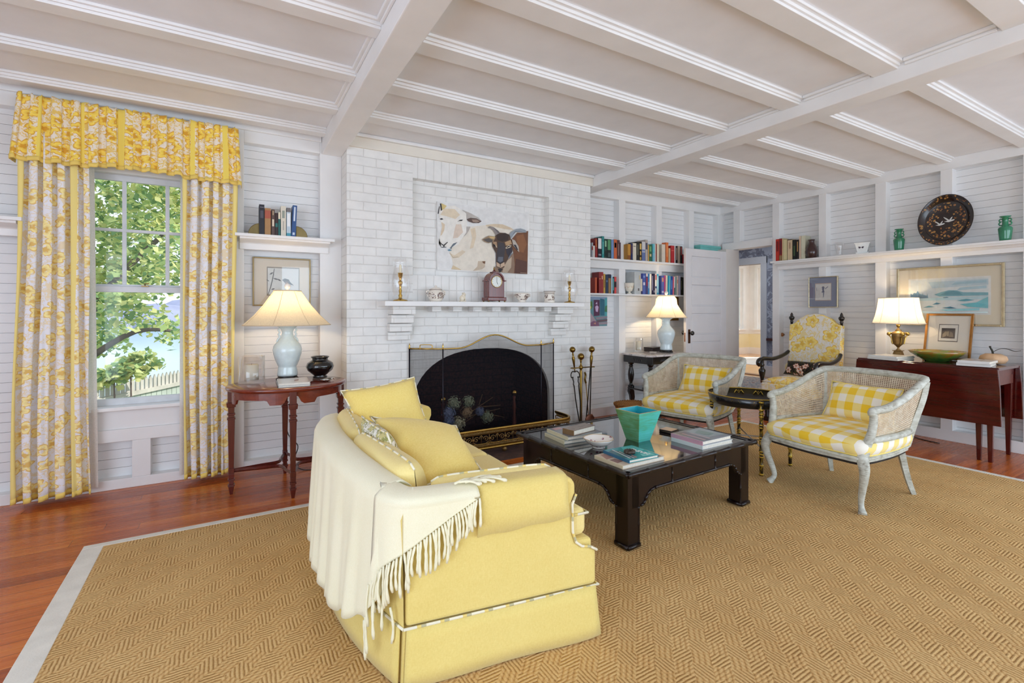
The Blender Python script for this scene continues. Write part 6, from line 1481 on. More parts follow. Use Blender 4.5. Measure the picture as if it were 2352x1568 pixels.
G1 = 'books stacked at the far left of the coffee table'; G2 = 'books stacked at the near corner of the coffee table'; G3 = 'books stacked at the right of the coffee table'
flat('large pale art book at the bottom of the far left coffee table stack', (1295.8, 1020.8), (1251.3, 1001), (1375, 1003.5), ZT, .021, (150, 160, 160), (226, 222, 190), G1)
flat('large grey art book in the middle of the far left coffee table stack', (1304.3, 1011.6), (1256.3, 991.8), (1382, 998.2), ZT + .0212, .021, (126, 130, 134), (232, 226, 196), G1, art=[((196, 140, 140), [(.1, .75), (.35, .8), (.34, .98), (.1, .95)])])
flat('small worn brown old book on top of the far left coffee table stack', (1317.7, 1001), (1292.3, 994.6), (1372.9, 989), ZT + .0424, .032, (122, 98, 80), (136, 110, 82), G1, art=[((92, 76, 66), [(.5, .4), (.75, .45), (.72, .65), (.5, .6)])])
flat('wide art book with tan landscape cover under the teal book on the coffee table', (1430.4, 1078.9), (1365.6, 1053.6), (1527, 1055.8), ZT, .021, (212, 194, 170), (232, 220, 190), G2, art=[((176, 136, 120), [(0, .55), (.2, .6), (.35, .9), (.1, .95)]), ((150, 112, 100), [(.02, .2), (.2, .25), (.15, .5), (.02, .5)]), ((140, 120, 116), [(.5, .02), (.95, .05), (.95, .2), (.5, .15)])])
tealz = ZT + .0212
tb_ = flat('teal picture book lying on top of the near coffee table stack', (1445.2, 1064), (1385.7, 1040), (1507, 1048.4), tealz, .016, (56, 152, 160), (40, 110, 150), G2, art=[((96, 186, 190), [(.5, .4), (1, .5), (1, .9), (.6, 1), (.45, .7)]), ((34, 104, 116), [(0, .2), (.25, .1), (.4, .5), (.2, .9), (0, .8)]), ((206, 214, 212), [(.1, .1), (.16, .1), (.24, .9), (.2, .9)]), ((190, 190, 196), [(.2, .05), (.25, .05), (.3, .7), (.26, .7)]), ((120, 190, 190), [(.5, .05), (.9, .0), (.95, .3), (.6, .25)]), ((180, 150, 150), [(.28, .06), (.36, .1), (.36, .3), (.3, .26)])])
# white letters of its title
def letters(o, txt, size, loc, rz, mat, th=.0006):
    cu = bpy.data.curves.new('title', 'FONT'); cu.body = txt; cu.size = size; cu.extrude = th
    tmp = bpy.data.objects.new('title', cu); COL.objects.link(tmp); dg = bpy.context.evaluated_depsgraph_get(); me = bpy.data.meshes.new_from_object(tmp.evaluated_get(dg)); bpy.data.objects.remove(tmp)
    me.materials.clear(); me.materials.append(mat); t = bpy.data.objects.new('title_lettering', me); COL.objects.link(t); t.parent = o; t.location = loc; t.rotation_euler = (0, 0, rz); return t
letters(tb_, 'MAINE', .042, (.075, -.075, .0172), PI / 2 + .15, simple('white_ink', (240, 240, 236), .6))
flat('white covered book under the pink spined book on the coffee table', (1613.8, 1033), (1541.7, 1012), (1677.8, 1015.8), ZT, .0225, (226, 228, 226), (222, 228, 226), G3)
flat('large photo book with a pink spine on top of the right coffee table stack', (1613.8, 1023.2), (1541, 1003), (1678.6, 1007.6), ZT + .0227, .0235, (132, 140, 150), (206, 160, 176), G3, art=[((150, 168, 172), [(.45, .2), (.95, .15), (.95, .95), (.4, .9)]), ((112, 112, 124), [(.05, .1), (.3, .0), (.35, .9), (.1, 1)]), ((196, 166, 166), [(.12, .05), (.18, .05), (.2, .8), (.15, .8)]), ((190, 176, 180), [(.32, .1), (.38, .1), (.4, .7), (.34, .75)]), ((118, 150, 146), [(.55, .3), (.8, .35), (.75, .8), (.5, .7)])])
G4 = 'white books on the drop leaf table'
pz_ = .7525
flat('stack like thick white book left on the drop leaf table before the urn lamp', (2061.5, 828.8), (1992.6, 823), (2088.3, 825), pz_, .020, (226, 226, 220), (222, 226, 226), G4)
flat('white magazine on top of the left white book on the drop leaf table', (2059, 823), (1994, 817.5), (2086, 819.5), pz_ + .0202, .014, (232, 230, 224), (228, 230, 230), G4)
flat('white book at the right end of the drop leaf table under the picture book', (2274.9, 843.7), (2196.4, 838.4), (2304.5, 839.3), pz_, .024, (228, 230, 232), (224, 230, 234), G4)
flat('pale picture book on top at the right end of the drop leaf table', (2273, 837), (2199, 832), (2303, 833), pz_ + .0242, .020, (214, 208, 198), (230, 234, 238), G4, art=[((190, 176, 160), [(.2, .3), (.8, .35), (.8, .7), (.2, .65)])])
G5 = 'books on the oval side table'
flat('thin dark edged book at the bottom of the pair on the oval side table', (638, 891), (633.5, 878), (714, 887), .7055, .012, (200, 206, 206), (70, 76, 78), G5)
flat('white picture book lying on top on the oval side table', (640, 886), (636, 874), (713, 881), .7177, .013, (226, 218, 210), (228, 226, 220), G5, art=[((176, 140, 124), [(.5, .3), (.65, .35), (.7, .7), (.55, .6)])])
# ================================================================ COFFEE TABLE OBJECTS
k = NT('streaky_green_teal'); co = k.coord(); nz = k.noise(k.coord('Object', (1.2, 1.2, 14)), 7, 5, .6, .4); n2 = k.noise(co, 7, 3); x, y, z = k.sep(co)
f = k.math('ADD', k.math('MULTIPLY', nz.outputs[0], .55), k.math('MULTIPLY', n2.outputs[0], .45))
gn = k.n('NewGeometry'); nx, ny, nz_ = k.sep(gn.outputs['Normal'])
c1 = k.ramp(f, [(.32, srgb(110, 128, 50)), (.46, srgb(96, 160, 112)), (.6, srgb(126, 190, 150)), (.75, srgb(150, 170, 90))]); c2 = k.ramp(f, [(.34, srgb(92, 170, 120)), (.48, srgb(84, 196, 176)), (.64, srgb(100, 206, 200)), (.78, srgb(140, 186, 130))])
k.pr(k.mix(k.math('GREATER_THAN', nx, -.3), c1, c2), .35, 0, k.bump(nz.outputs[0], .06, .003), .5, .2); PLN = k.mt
pa, pb, pc = onZ(1462.2, 1016, ZT), onZ(1438.4, 1008.6, ZT), onZ(1492.7, 1009.4, ZT)
e1 = (pb - pa); cen = (pb + pc) / 2; ang = math.atan2((pc - pa).y, (pc - pa).x); hb2 = ((pb - pa).length + (pc - pa).length) / 4
pt_ = thing('planter_box', 'tapered square planter box painted in streaky green and turquoise on the coffee table', 'planter', cen, ang)
ht2 = hb2 * 1.92; HP = .186; tw = .012
def ring4(h_, z): return [(-h_, -h_, z), (h_, -h_, z), (h_, h_, z), (-h_, h_, z)]
mb = MB(); vs = ring4(hb2, 0) + ring4(ht2, HP); mb.add(vs, [(3, 2, 1, 0)] + [(i, (i + 1) % 4, 4 + (i + 1) % 4, 4 + i) for i in range(4)]); mb.build('outer_box', PLN, pt_)
mb = MB(); vs = ring4(ht2, HP) + ring4(ht2 - tw, HP); mb.add(vs, [(i, (i + 1) % 4, 4 + (i + 1) % 4, 4 + i) for i in range(4)]); mb.build('rim', simple('planter_rim', (206, 186, 130), .5), pt_)
mb = MB(); vs = ring4(ht2 - tw, HP) + ring4(hb2 - .004, .012); mb.add(vs, [(i, (i + 1) % 4, 4 + (i + 1) % 4, 4 + i) for i in range(4)] + [(4, 5, 6, 7)]); mb.build('inner_lining', simple('planter_turquoise', (34, 168, 186), .45, var=.15), pt_)
# scalloped porcelain dish
k = NT('flowered_porcelain'); co = k.coord(); v = k.n('TexVoronoi', None, {'Vector': co, 'Scale': 26, 'Randomness': .9}); n_ = k.noise(co, 140, 2)
sp_ = k.math('MULTIPLY', k.math('LESS_THAN', v.outputs['Distance'], .24), k.math('GREATER_THAN', n_.outputs[0], .47))
k.pr(k.mix(sp_, srgb(240, 236, 230), srgb(150, 96, 120)), .15, 0, None, .5, .3); PORC = k.mt
pd = onZ(1375, 1027, ZT); ds = thing('porcelain_dish', 'scalloped white porcelain dish with small purple flowers on the coffee table', 'dish', pd)
MB().lathe([(.036, 0), (.038, .003), (.034, .008), (.048, .014), (.068, .030), (.080, .048), (.084, .055), (.079, .054), (.064, .034), (.04, .018), (1e-4, .014)], 48, (0, 0, 0), 0, True, wob=lambda a, z: 1 + (.085 * abs(math.cos(a * 2.5)) * (z / .055) - .02 if z > .01 else 0)).build('dish_body', PORC, ds)
mb = MB().tube([(.0835 * (1 + .085 * abs(math.cos(2*PI*i/60 * 2.5)) - .02) * math.cos(2*PI*i/60), .0835 * (1 + .085 * abs(math.cos(2*PI*i/60 * 2.5)) - .02) * math.sin(2*PI*i/60), .0552) for i in range(60)], .0013, 5, closed=True); mb.build('gilt_rim', simple('worn_gilt', (206, 170, 110), .4, .5), ds)
pr_ = onZ(1446, 1041, tealz + .017); pr_.z = tealz + .0182
o = MB().tube([(.024 * math.cos(2*PI*i/30) * (1 + .06 * math.cos(i * 1.7)), .021 * math.sin(2*PI*i/30), .009) for i in range(30)], [.009 + .002 * math.sin(i * 2.1) for i in range(30)], 8, closed=True).build('stone_ring', simple('carved_stone', (62, 52, 44), .45, var=.5, vs=60, bump=.4), loc=pr_)
tag(o, 'small dark carved ring lying on the teal picture book', 'ornament')
# coasters
def coaster(lab, p, rz, z, top):
    o = thing('coaster', lab, 'coaster', (p.x, p.y, z), rz)
    MB().box((-.045, -.045, 0), (.045, .045, .0085)).build('coaster_body', simple('coaster_black', (30, 24, 22), .4), o, bevel=.008, seg=3)
    MB().box((-.042, -.042, .0086), (.042, .042, .0096)).build('top_face', top, o, bevel=.0004); return o
cp = onZ(1536, 991.5, ZT); TANC = simple('coaster_tan', (214, 178, 140), .3, coat=.3); WHC = simple('coaster_white', (236, 228, 214), .3, coat=.3)
coaster('lower of two dark coasters stacked beside the pink spined book', cp, .15, ZT, TANC); coaster('upper tan faced coaster of the two stacked beside the pink spined book', cp, .22, ZT + .0098, TANC)
cp = onZ(1726, 921, .486); coaster('pale coaster lying in the oval tray table', cp, .35, .483, WHC)
# ================================================================ GLASS, CANDLES AND ORNAMENTS
def hurricane(lab, loc, s=1.0):
    t = thing('hurricane_candlestick', lab, 'candlestick', loc, 0, 'hurricane candlesticks on the mantel')
    Z = lambda pr: [(r * s, z * s) for r, z in pr]
    MB().lathe(Z([(.058, 0), (.06, .006), (.045, .012), (.018, .018), (.012, .03), (.016, .045), (.009, .06), (.013, .085), (.008, .10), (.011, .13), (.02, .145), (.018, .155), (.008, .165), (.010, .185), (.017, .20), (.020, .225), (.023, .228), (.013, .226)]), 18).build('brass_stick', BRASS, t)
    MB().lathe(Z([(.010, .20), (.010, .29), (.003, .296)]), 12).build('candle', WAX, t)
    MB().lathe(Z([(.056, .008), (.068, .04), (.086, .11), (.088, .15), (.078, .21), (.062, .27), (.058, .31), (.063, .345)]), 28).build('glass_chimney', GLASS, t)
    return t
YM = 3.80
for px, lab, s in ((919.5, 'left glass hurricane candlestick with brass stick on the mantel', 1.0), (1308, 'right glass hurricane candlestick with brass stick on the mantel', .93)):
    p = onY(px, 690, YM); hurricane(lab, (p.x, YM, 1.2755), s)
k = NT('brown_transferware'); co = k.coord(); nz = k.noise(co, 55, 5, .65, 1.5); x, y, z = k.sep(co); big = k.noise(co, 16, 2)
zone = k.math('MULTIPLY', k.math('GREATER_THAN', z, .022), k.math('LESS_THAN', z, .075)); f = k.math('MULTIPLY', k.math('GREATER_THAN', nz.outputs[0], .49), k.math('MULTIPLY', zone, k.math('GREATER_THAN', big.outputs[0], .44)))
k.pr(k.mix(f, srgb(238, 230, 218), srgb(104, 78, 72)), .25, 0, None, .5, .3); TRF = k.mt
PRT = simple('brown_print', (110, 86, 80), .35)
def mant(px): p = onY(px, 690, YM); return (p.x, YM, 1.2755)
t = thing('sugar_bowl', 'lidded white sugar bowl with brown transfer print on the mantel', 'bowl', mant(1001))
MB().lathe([(.040, 0), (.042, .006), (.055, .02), (.064, .045), (.060, .075), (.044, .092), (.046, .098)], 24, sx=1.1).build('bowl_body', TRF, t); lid = MB().lathe([(.048, .098), (.046, .106), (.025, .116), (.008, .120), (.010, .13), (0, .136)], 20, sx=1.1).build('lid', TRF, t)
for s in (-1, 1): MB().tube(spline([(s * .062, 0, .09), (s * .08, 0, .085), (s * .08, 0, .06), (s * .066, 0, .045)], 5), .006, 6).build('handle', TRF, t)
MB().tube([(.049 * 1.1 * math.cos(2*PI*i/24), .049 * math.sin(2*PI*i/24), .099) for i in range(24)], .002, 5, closed=True).build('brown_rim', PRT, t)
t = thing('dog_figurine', 'small cream seated animal figurine left of the clock on the mantel', 'figurine', mant(1062)); FG = simple('figurine_cream', (232, 222, 202), .4, var=.12, vs=60)
MB().box((-.026, -.02, 0), (.028, .02, .010)).build('figurine_base', FG, t, bevel=.003)
mb = MB().ball((-.004, 0, .030), .022, 12, 8, sz=1.2).ball((.008, 0, .045), .017, 12, 8, sz=1.3).ball((.014, 0, .066), .015, 12, 8).ball((.026, 0, .062), .008, 8, 6)
for s in (-1, 1): mb.tube([(.018, s * .010, .05), (.022, s * .010, .012)], .006, 6); mb.ball((.006, s * .012, .072), .006, 8, 5, sz=1.6)
mb.build('figurine_body', FG, t)
t = thing('mantel_clock', 'dark red wooden mantel clock with an arched top and white dial', 'clock', (mant(1134)[0], 3.792, 1.2755)); CW = wood('clock_mahogany', (84, 26, 24), (122, 44, 36), 'Z', 2, .25, .5)
MB().box((-.094, -.062, .012), (.094, .062, .042)).build('clock_base', CW, t, bevel=.005)
ar = [(-.078, .042), (.078, .042), (.078, .190)] + [(.066 * math.cos(i * PI / 16), .190 + .066 * math.sin(i * PI / 16)) for i in range(17)] + [(-.078, .190)]
MB().ext(ar, -.048, .055, 'y').build('clock_case', CW, t, bevel=.003)
mb = MB(); oo = [(.076 * math.cos(i * PI / 16), .190 + .076 * math.sin(i * PI / 16)) for i in range(17)]; ii = [(.062 * math.cos(i * PI / 16), .190 + .062 * math.sin(i * PI / 16)) for i in range(17)]
mb.ext(oo + ii[::-1], -.058, .055, 'y'); mb.box((-.092, -.060, .184), (-.074, .055, .194)); mb.box((.074, -.060, .184), (.092, .055, .194)); mb.build('arch_moulding', CW, t, bevel=.002)
MB().box((-.03, -.03, .262), (.03, .03, .270)).lathe([(.02, .27), (.012, .28), (.006, .288)], 12).build('crest', CW, t); MB().lathe([(.005, .286), (.009, .295), (.007, .303), (.003, .31), (.005, .314), (0, .319)], 10).build('finial', BRASSD, t)
for s in (-1, 1):
    for y in (-.05, .05): MB().ball((s * .08, y, .007), .008, 10, 6).build('foot', BRASSD, t)
d = MB().ext([(.050 * math.cos(2*PI*i/32), .18 + .050 * math.sin(2*PI*i/32)) for i in range(32)], -.0495, -.047, 'y').build('dial', simple('dial_white', (226, 232, 228), .3), t)
MB().tube([(.051 * math.cos(2*PI*i/36), -.050, .180 + .051 * math.sin(2*PI*i/36)) for i in range(36)], .003, 6, closed=True).build('brass_bezel', BRASS, d)
INK = simple('dial_ink', (40, 44, 48), .5); mb = MB()
for i in range(12):
    a = PI / 6 * i; mb.tube([(.038 * math.sin(a), -.0499, .180 + .038 * math.cos(a)), (.044 * math.sin(a), -.0499, .180 + .044 * math.cos(a))], .0013, 4)
mb.build('hour_marks', INK, d); MB().tube([(0, -.0508, .180), (.002, -.0508, .218)], .0013, 4).build('minute_hand', INK, d); MB().tube([(0, -.0508, .180), (.010, -.0508, .156)], .0016, 4).build('hour_hand', INK, d)
t = thing('sauce_tureen', 'open white oval bowl with brown transfer print right of the clock', 'bowl', mant(1199))
MB().lathe([(.036, 0), (.038, .006), (.030, .014), (.05, .035), (.066, .06), (.068, .078), (.060, .086), (.052, .088), (.046, .07), (1e-4, .03)], 28, sx=1.1, sy=.8, wob=lambda a, z: 1 + .04 * math.cos(6 * a) * (z / .088)).build('bowl_body', TRF, t)
for s in (-1, 1): MB().tube(spline([(s * .070, 0, .078), (s * .088, 0, .074), (s * .084, 0, .058), (s * .070, 0, .052)], 4), .005, 6).build('handle', TRF, t)
t = thing('transferware_jar', 'squat white jar with brown printed panel near the right end of the mantel', 'jar', mant(1262))
MB().lathe([(.052, 0), (.054, .008), (.050, .02), (.050, .05), (.046, .075), (.047, .092), (.056, .108), (.050, .108), (.042, .09), (1e-4, .02)], 24).build('jar_body', TRF, t)
for z in (.084, .096, .108): MB().tube([((.048 if z < .1 else .056) * math.cos(2*PI*i/24), (.048 if z < .1 else .056) * math.sin(2*PI*i/24), z) for i in range(24)], .0022, 5, closed=True).build('printed_band', PRT, t)
# oval table things
def candle_jar(lab, p, r, h, cr, ch):
    t = thing('candle_jar', lab, 'candle', p); MB().lathe([(1e-4, 0), (r * .98, 0), (r, .004), (r, h), (r - .004, h), (r - .004, .022), (1e-4, .020)], 32).build('glass_cylinder', GLASS, t)
    c = MB().lathe([(1e-4, .0205), (cr, .0205), (cr, ch - .004), (cr - .006, ch), (1e-4, ch - .008)], 24).build('candle', WAX, t); MB().tube([(0, 0, ch - .01), (.001, 0, ch + .006)], .0012, 5).build('wick', INK, c)
candle_jar('clear glass cylinder with a cream candle on the oval side table', tuple(onZ(578, 878, .7055)), .084, .182, .044, .125)
p = onZ(735, 866, .7055); o = MB().lathe([(.050, 0), (.052, .008), (.042, .016), (.062, .032), (.088, .055), (.098, .082), (.09, .108), (.066, .124), (.055, .13), (.056, .142), (.066, .152), (.062, .156), (.05, .146), (.048, .13), (.075, .10), (1e-4, .04)], 32).build('black_bowl_vase', simple('gloss_black', (8, 8, 10), .06, coat=.6), loc=p); tag(o, 'round glossy black vase on the oval side table', 'vase')
p = onZ(749, 876, .7055); t = thing('silver_shell_dish', 'small silver ornament beside the black vase on the oval side table', 'ornament', p, .2); SV = simple('silver', (206, 204, 196), .2, 1)
MB().lathe([(.012, 0), (.014, .004), (.03, .012), (.034, .020), (.028, .018), (1e-4, .010)], 18, sx=1.25, wob=lambda a, z: 1 + .08 * math.cos(7 * a)).build('shell_dish', SV, t); MB().tube(spline([(.035, 0, .018), (.048, 0, .022), (.056, .004, .014), (.062, .006, .018)], 4), .004, 6).build('handle', SV, t)
# console things
CZ0 = .7105
candle_jar('glass cylinder with a white candle on the marble topped console', tuple(onZ(1466, 808, CZ0)), .058, .165, .030, .128)
p = onZ(1506, 806.5, CZ0); t = thing('lacquer_box', 'flat black lacquered box in front of the alcove lamp', 'box', (p.x + .035, p.y + .06, CZ0), math.radians(8)); BB = simple('box_brown_black', (46, 30, 28), .3, coat=.3)
MB().box((-.13, -.07, 0), (.09, .05, .030)).build('box_base', BB, t, bevel=.003); MB().box((-.132, -.072, .0302), (.092, .052, .050)).build('box_lid', BB, t, bevel=.003)
p = onZ(1500, 812.5, CZ0); t = thing('crystal_ashtray', 'small cut crystal dish at the front of the marble topped console', 'dish', p); MB().lathe([(.030, 0), (.036, .004), (.042, .022), (.036, .022), (.026, .010), (1e-4, .009)], 12, sm=False).build('crystal_bowl', GLASS, t); MB().tube([(.04 * math.cos(PI*i/6), .04 * math.sin(PI*i/6), .022) for i in range(12)], .002, 5, closed=True).build('cut_rim', simple('cut_crystal', (236, 232, 222), .1), t)
for i, (t_, c_, lab) in enumerate(((.034, (176, 176, 170), 'grey book at the bottom of the pair on the lower shelf of the console'), (.032, (206, 204, 196), 'pale book on top of the pair on the lower shelf of the console'))):
    z = .3185 + i * .0345; o = thing('book', lab, 'book', (4.20 + i * .01, 3.93, z), .1 + i * .06, 'books under the console')
    MB().box((-.13, -.095, 0), (.13, .095, .003)).box((-.13, -.095, t_ - .003), (.13, .095, t_)).box((-.131, -.095, 0), (-.127, .095, t_)).build('cover', simple('book_%d' % c_[0], c_, .6), o); MB().box((-.126, -.09, .003), (.126, .09, t_ - .003)).build('pages', PAGES, o)
t = thing('dark_shoes', 'dark green pair of slippers on the floor under the console', 'shoes', (4.05, 3.92, 0)); SHO = simple('slipper_green', (30, 48, 50), .7)
for y in (-.06, .06): MB().ball((.02, y, .035), .045, 14, 8, sx=2.4, sz=.75).box((-.12, y - .035, 0), (.12, y + .035, .014)).build('slipper', SHO, t)
# white urn cup on the lower alcove shelf, figure bookend, black horse figure, teal box
YB_ = 4.165
p = onY(1444, 660, YB_); o = MB().lathe([(.026, 0), (.028, .008), (.012, .018), (.012, .028), (.034, .036), (.044, .07), (.052, .118), (.054, .130), (.048, .128), (.038, .07), (1e-4, .045)], 24).build('urn_cup', simple('ivory_china', (234, 228, 212), .3, var=.06, vs=30), loc=(p.x + .01, YB_, 1.3925)); tag(o, 'ivory footed china cup with gilt swags on the lower alcove shelf', 'cup')
mb = MB()
for i in range(6):
    a = i * PI / 3; a2 = a + PI / 3; mb.tube([(.0465 * math.cos(lerp(a, a2, q / 6)) , .0465 * math.sin(lerp(a, a2, q / 6)), .105 - .03 * math.sin(PI * q / 6)) for q in range(7)], .0016, 4)
mb.build('gilt_swags', simple('worn_gilt', (206, 170, 110), .4, .5), o)
p0, p1 = onY(1446, 640, 4.17), onY(1466, 640, 4.17); t = thing('file_box', 'grey file box standing on the lower alcove shelf behind the ivory cup', 'box', (p1.x - .02, 4.115, 1.392)); MB().box((-.075, .02, 0), (.02, .165, .262)).build('box_body', simple('file_grey', (196, 200, 200), .6), t, bevel=.002); MB().box((-.02, .0185, .04), (0, .0199, .07)).build('index_label', simple('file_label', (90, 90, 92), .6), t)
p = onY(1362, 664, 4.10); t = thing('figure_bookend', 'dark carved figure bookend at the left end of the lower alcove shelf', 'bookend', (3.31, 4.155, 1.392)); BRN = simple('carved_brown', (70, 46, 34), .6, var=.4, vs=50, bump=.5)
MB().box((-.045, -.04, 0), (.045, .04, .012)).build('plinth', simple('plinth_cream', (216, 200, 176), .5), t); MB().lathe([(.036, .012), (.040, .04), (.034, .08), (.028, .10), (.030, .118), (.024, .135), (0, .142)], 14, wob=lambda a, z: 1 + .12 * math.sin(5 * a + z * 90)).build('carved_figure', BRN, t)
p = onY(1437, 590, 4.15); t = thing('iron_figure', 'black iron scroll figure at the left of the middle bay on the upper alcove shelf', 'ornament', (4.012, 4.15, 1.786)); MB().box((-.018, -.03, 0), (.018, .03, .008)).tube(spline([(0, 0, .008), (.012, 0, .03), (-.008, 0, .055), (.012, 0, .08), (.016, 0, .105), (0, 0, .115), (-.012, 0, .10)], 5), .009, 7).build('scroll_body', BLACK, t)
t = thing('teal_box', 'flat teal box standing on the upper alcove shelf above the open door', 'box', (5.395, 4.165, 1.786)); TB2 = simple('teal_board', (112, 190, 184), .6); MB().box((-.20, -.05, 0), (.205, .06, .235)).build('box_base', TB2, t, bevel=.002); MB().box((-.203, -.053, .2352), (.208, .063, .262)).build('box_lid', TB2, t, bevel=.002)
# right wall shelf things
XS, ZS = 5.655, 1.7885
def onshelf(px, x=XS): p = onX(px, 560, x); return (x, p.y, ZS)
o = MB().lathe([(.040, 0), (.052, .02), (.064, .06), (.064, .085), (.05, .125), (.030, .165), (.026, .19), (.034, .212), (.030, .212), (.02, .19), (1e-4, .18)], 28).build('brown_vase', simple('brown_glaze', (58, 32, 30), .2, coat=.4), loc=onshelf(1864)); tag(o, 'dark brown bottle shaped vase beside the books on the right wall shelf', 'vase')
o = MB().lathe([(.030, 0), (.032, .004), (.030, .03), (.034, .06), (.042, .10), (.046, .142), (.044, .142), (.038, .10), (.03, .05), (1e-4, .012)], 24).build('glass_tumbler', GLASS, loc=onshelf(1928)); tag(o, 'clear glass tumbler on the right wall shelf', 'glass')
t = thing('flower_pot', 'square tapered white flower pot with butterflies on the right wall shelf', 'pot', onshelf(1981), math.radians(20)); PW2 = simple('pot_white', (232, 236, 236), .2, coat=.3)
MB().frustum((0, 0), .014, .108, .040, .040, .062, .062).frustum((0, 0), .100, .110, .064, .064, .068, .068).build('pot_body', PW2, t); MB().frustum((0, 0), 0, .012, .05, .05, .056, .056).build('saucer', PW2, t, bevel=.002)
bt = simple('butterfly_ink', (92, 76, 92), .5)
def bfly(face, u, z, s_):
    mb = MB(); hw = lerp(.040, .062, (z - .014) / .094) + .0012
    f = (lambda a, b: (-hw - (b - z) * .23 * 0, a, b)) if face == 'x' else (lambda a, b: (a, -hw, b))
    for sg in (-1, 1):
        P = [f(u, z - .2 * s_), f(u + sg * s_ * .9, z + .7 * s_), f(u + sg * s_ * 1.1, z + .1 * s_), f(u + sg * s_ * .7, z - .7 * s_)]
        if (face == 'x') == (sg < 0): P.reverse()
        mb.add(P, [(0, 1, 2, 3)]); mb.add(P[::-1], [(0, 1, 2, 3)])
    mb.build('butterfly', bt, t)
bfly('x', .008, .066, .022); bfly('y', .01, .088, .008); bfly('y', .028, .04, .011)
GRN = simple('green_glaze', (46, 128, 92), .15, coat=.4, var=.15, vs=15)
def green_vase(lab, loc, s):
    t = thing('green_vase', lab, 'vase', loc, PI/2, 'green handled vases on the right wall shelf'); Z = lambda pr: [(r * s, z * s) for r, z in pr]
    MB().lathe(Z([(.036, 0), (.038, .02), (.044, .08), (.046, .105), (.040, .118), (.022, .126), (.019, .16), (.020, .195), (.036, .205), (.037, .210), (.02, .205), (1e-4, .19)]), 24).build('vase_body', GRN, t)
    for sg in (-1, 1): MB().tube([(sg * s * (.018 + a), 0, s * z) for a, z in ((.0, .185), (.012, .19), (.02, .178), (.016, .166), (.004, .168), (.016, .16), (.022, .148), (.016, .136), (.004, .134))], .0055 * s, 6).build('vase_handle', GRN, t)
green_vase('green two handled vase left of the black tray on the right wall shelf', onshelf(2065), 1.0); green_vase('green two handled vase right of the black tray at the end of the shelf', onshelf(2309), 1.0)
# big oval painted tray
k = NT('painted_tray'); u, v, w_ = k.sep(k.coord('Object')); co = k.coord(); r2 = k.math('ADD', k.math('POWER', k.math('DIVIDE', u, .20), 2.0), k.math('POWER', k.math('DIVIDE', v, .24), 2.0)); rr_ = k.math('SQRT', r2)
vo = k.n('TexVoronoi', None, {'Vector': co, 'Scale': 46, 'Randomness': .9}); nz = k.noise(co, 30, 3)
ring = k.math('MULTIPLY', k.math('GREATER_THAN', rr_, .30), k.math('LESS_THAN', rr_, .70)); rim2 = k.math('MULTIPLY', k.math('GREATER_THAN', rr_, .82), k.math('LESS_THAN', rr_, .96))
dots = k.math('MULTIPLY', k.math('MULTIPLY', k.math('LESS_THAN', vo.outputs['Distance'], .42), k.math('GREATER_THAN', vo.outputs['Distance'], .14)), k.math('GREATER_THAN', nz.outputs[0], .44))
d1 = k.math('MULTIPLY', dots, ring); d2 = k.math('MULTIPLY', k.math('MULTIPLY', dots, rim2), k.math('GREATER_THAN', nz.outputs[0], .52))
gold = k.ramp(vo.outputs['Color'], [(.2, srgb(140, 84, 44)), (.5, srgb(182, 138, 72)), (.8, srgb(150, 96, 50))])
c = k.mix(k.math('MAXIMUM', d1, d2), k.ramp(nz.outputs[0], [(.4, srgb(28, 22, 22)), (.65, srgb(44, 26, 24))]), gold); k.pr(c, .25, 0, None, .5, .4); TRAYM = k.mt
p = onX(2173, 503, 5.655); tl = math.radians(8)
t = thing('painted_tray', 'large black oval tray painted with gold flowers and white birds on the right wall shelf', 'tray', (5.618, p.y, ZS + .001), -PI/2); t.rotation_euler = (-tl, 0, -PI/2)
MT = Matrix.Translation((0, 0, .238)) @ Matrix.Rotation(PI/2, 4, 'X')
mb = MB().lathe([(1e-4, .0), (.74, .0), (.78, .006), (.80, .016), (.98, .030), (1.0, .032), (1.0, .028), (.80, .010), (.76, -.004), (1e-4, -.004)], 56, (0, 0, 0), 0, True, .200, .237)
o = mb.build('tray_body', TRAYM, t, loc=(0, -.0, .238), rot=(PI/2, 0, 0))
mb = MB(); BRD = [((-.045, -.035), 1.0), ((.02, -.01), 1.1)]
for (bx, by), s_ in BRD:
    for P in ([(-.03, 0), (0, .006), (.032, .012), (.04, .008), (.03, .0), (0, -.008)], [(-.006, .004), (-.03, .03), (-.036, .042), (-.018, .03), (.006, .008)], [(.0, .004), (.014, .028), (.024, .036), (.02, .018), (.012, .006)]):
        mb.add([(bx + q[0] * s_, by + q[1] * s_, .0012) for q in P], [list(range(len(P)))])
mb.build('white_birds', simple('bird_white', (206, 208, 206), .4), o)
# drop leaf table things
k = NT('green_gold_glaze'); co = k.coord(); nz = k.noise(co, 14, 5, .6, .5); z = k.sep(co)[2]
k.pr(k.ramp(k.math('ADD', k.math('MULTIPLY', nz.outputs[0], .7), k.math('MULTIPLY', z, 3.0)), [(.30, srgb(60, 110, 50)), (.48, srgb(104, 140, 60)), (.60, srgb(150, 120, 40)), (.72, srgb(160, 96, 40))]), .12, 0, None, .5, .5); GG = k.mt
p = onX(2152, 820, 5.40); o = MB().lathe([(.085, 0), (.088, .006), (.13, .03), (.18, .066), (.202, .090), (.197, .091), (.15, .052), (.08, .018), (1e-4, .016)], 40).build('glazed_bowl', GG, loc=(5.40, p.y, .7525)); tag(o, 'wide shallow green and amber glazed bowl on the drop leaf table', 'bowl')
p = onX(2281, 815, 5.50); t = thing('stone_pumpkin', 'terracotta coloured pumpkin ornament with a dark metal leaf on the drop leaf table', 'ornament', (5.50, p.y, .7525))
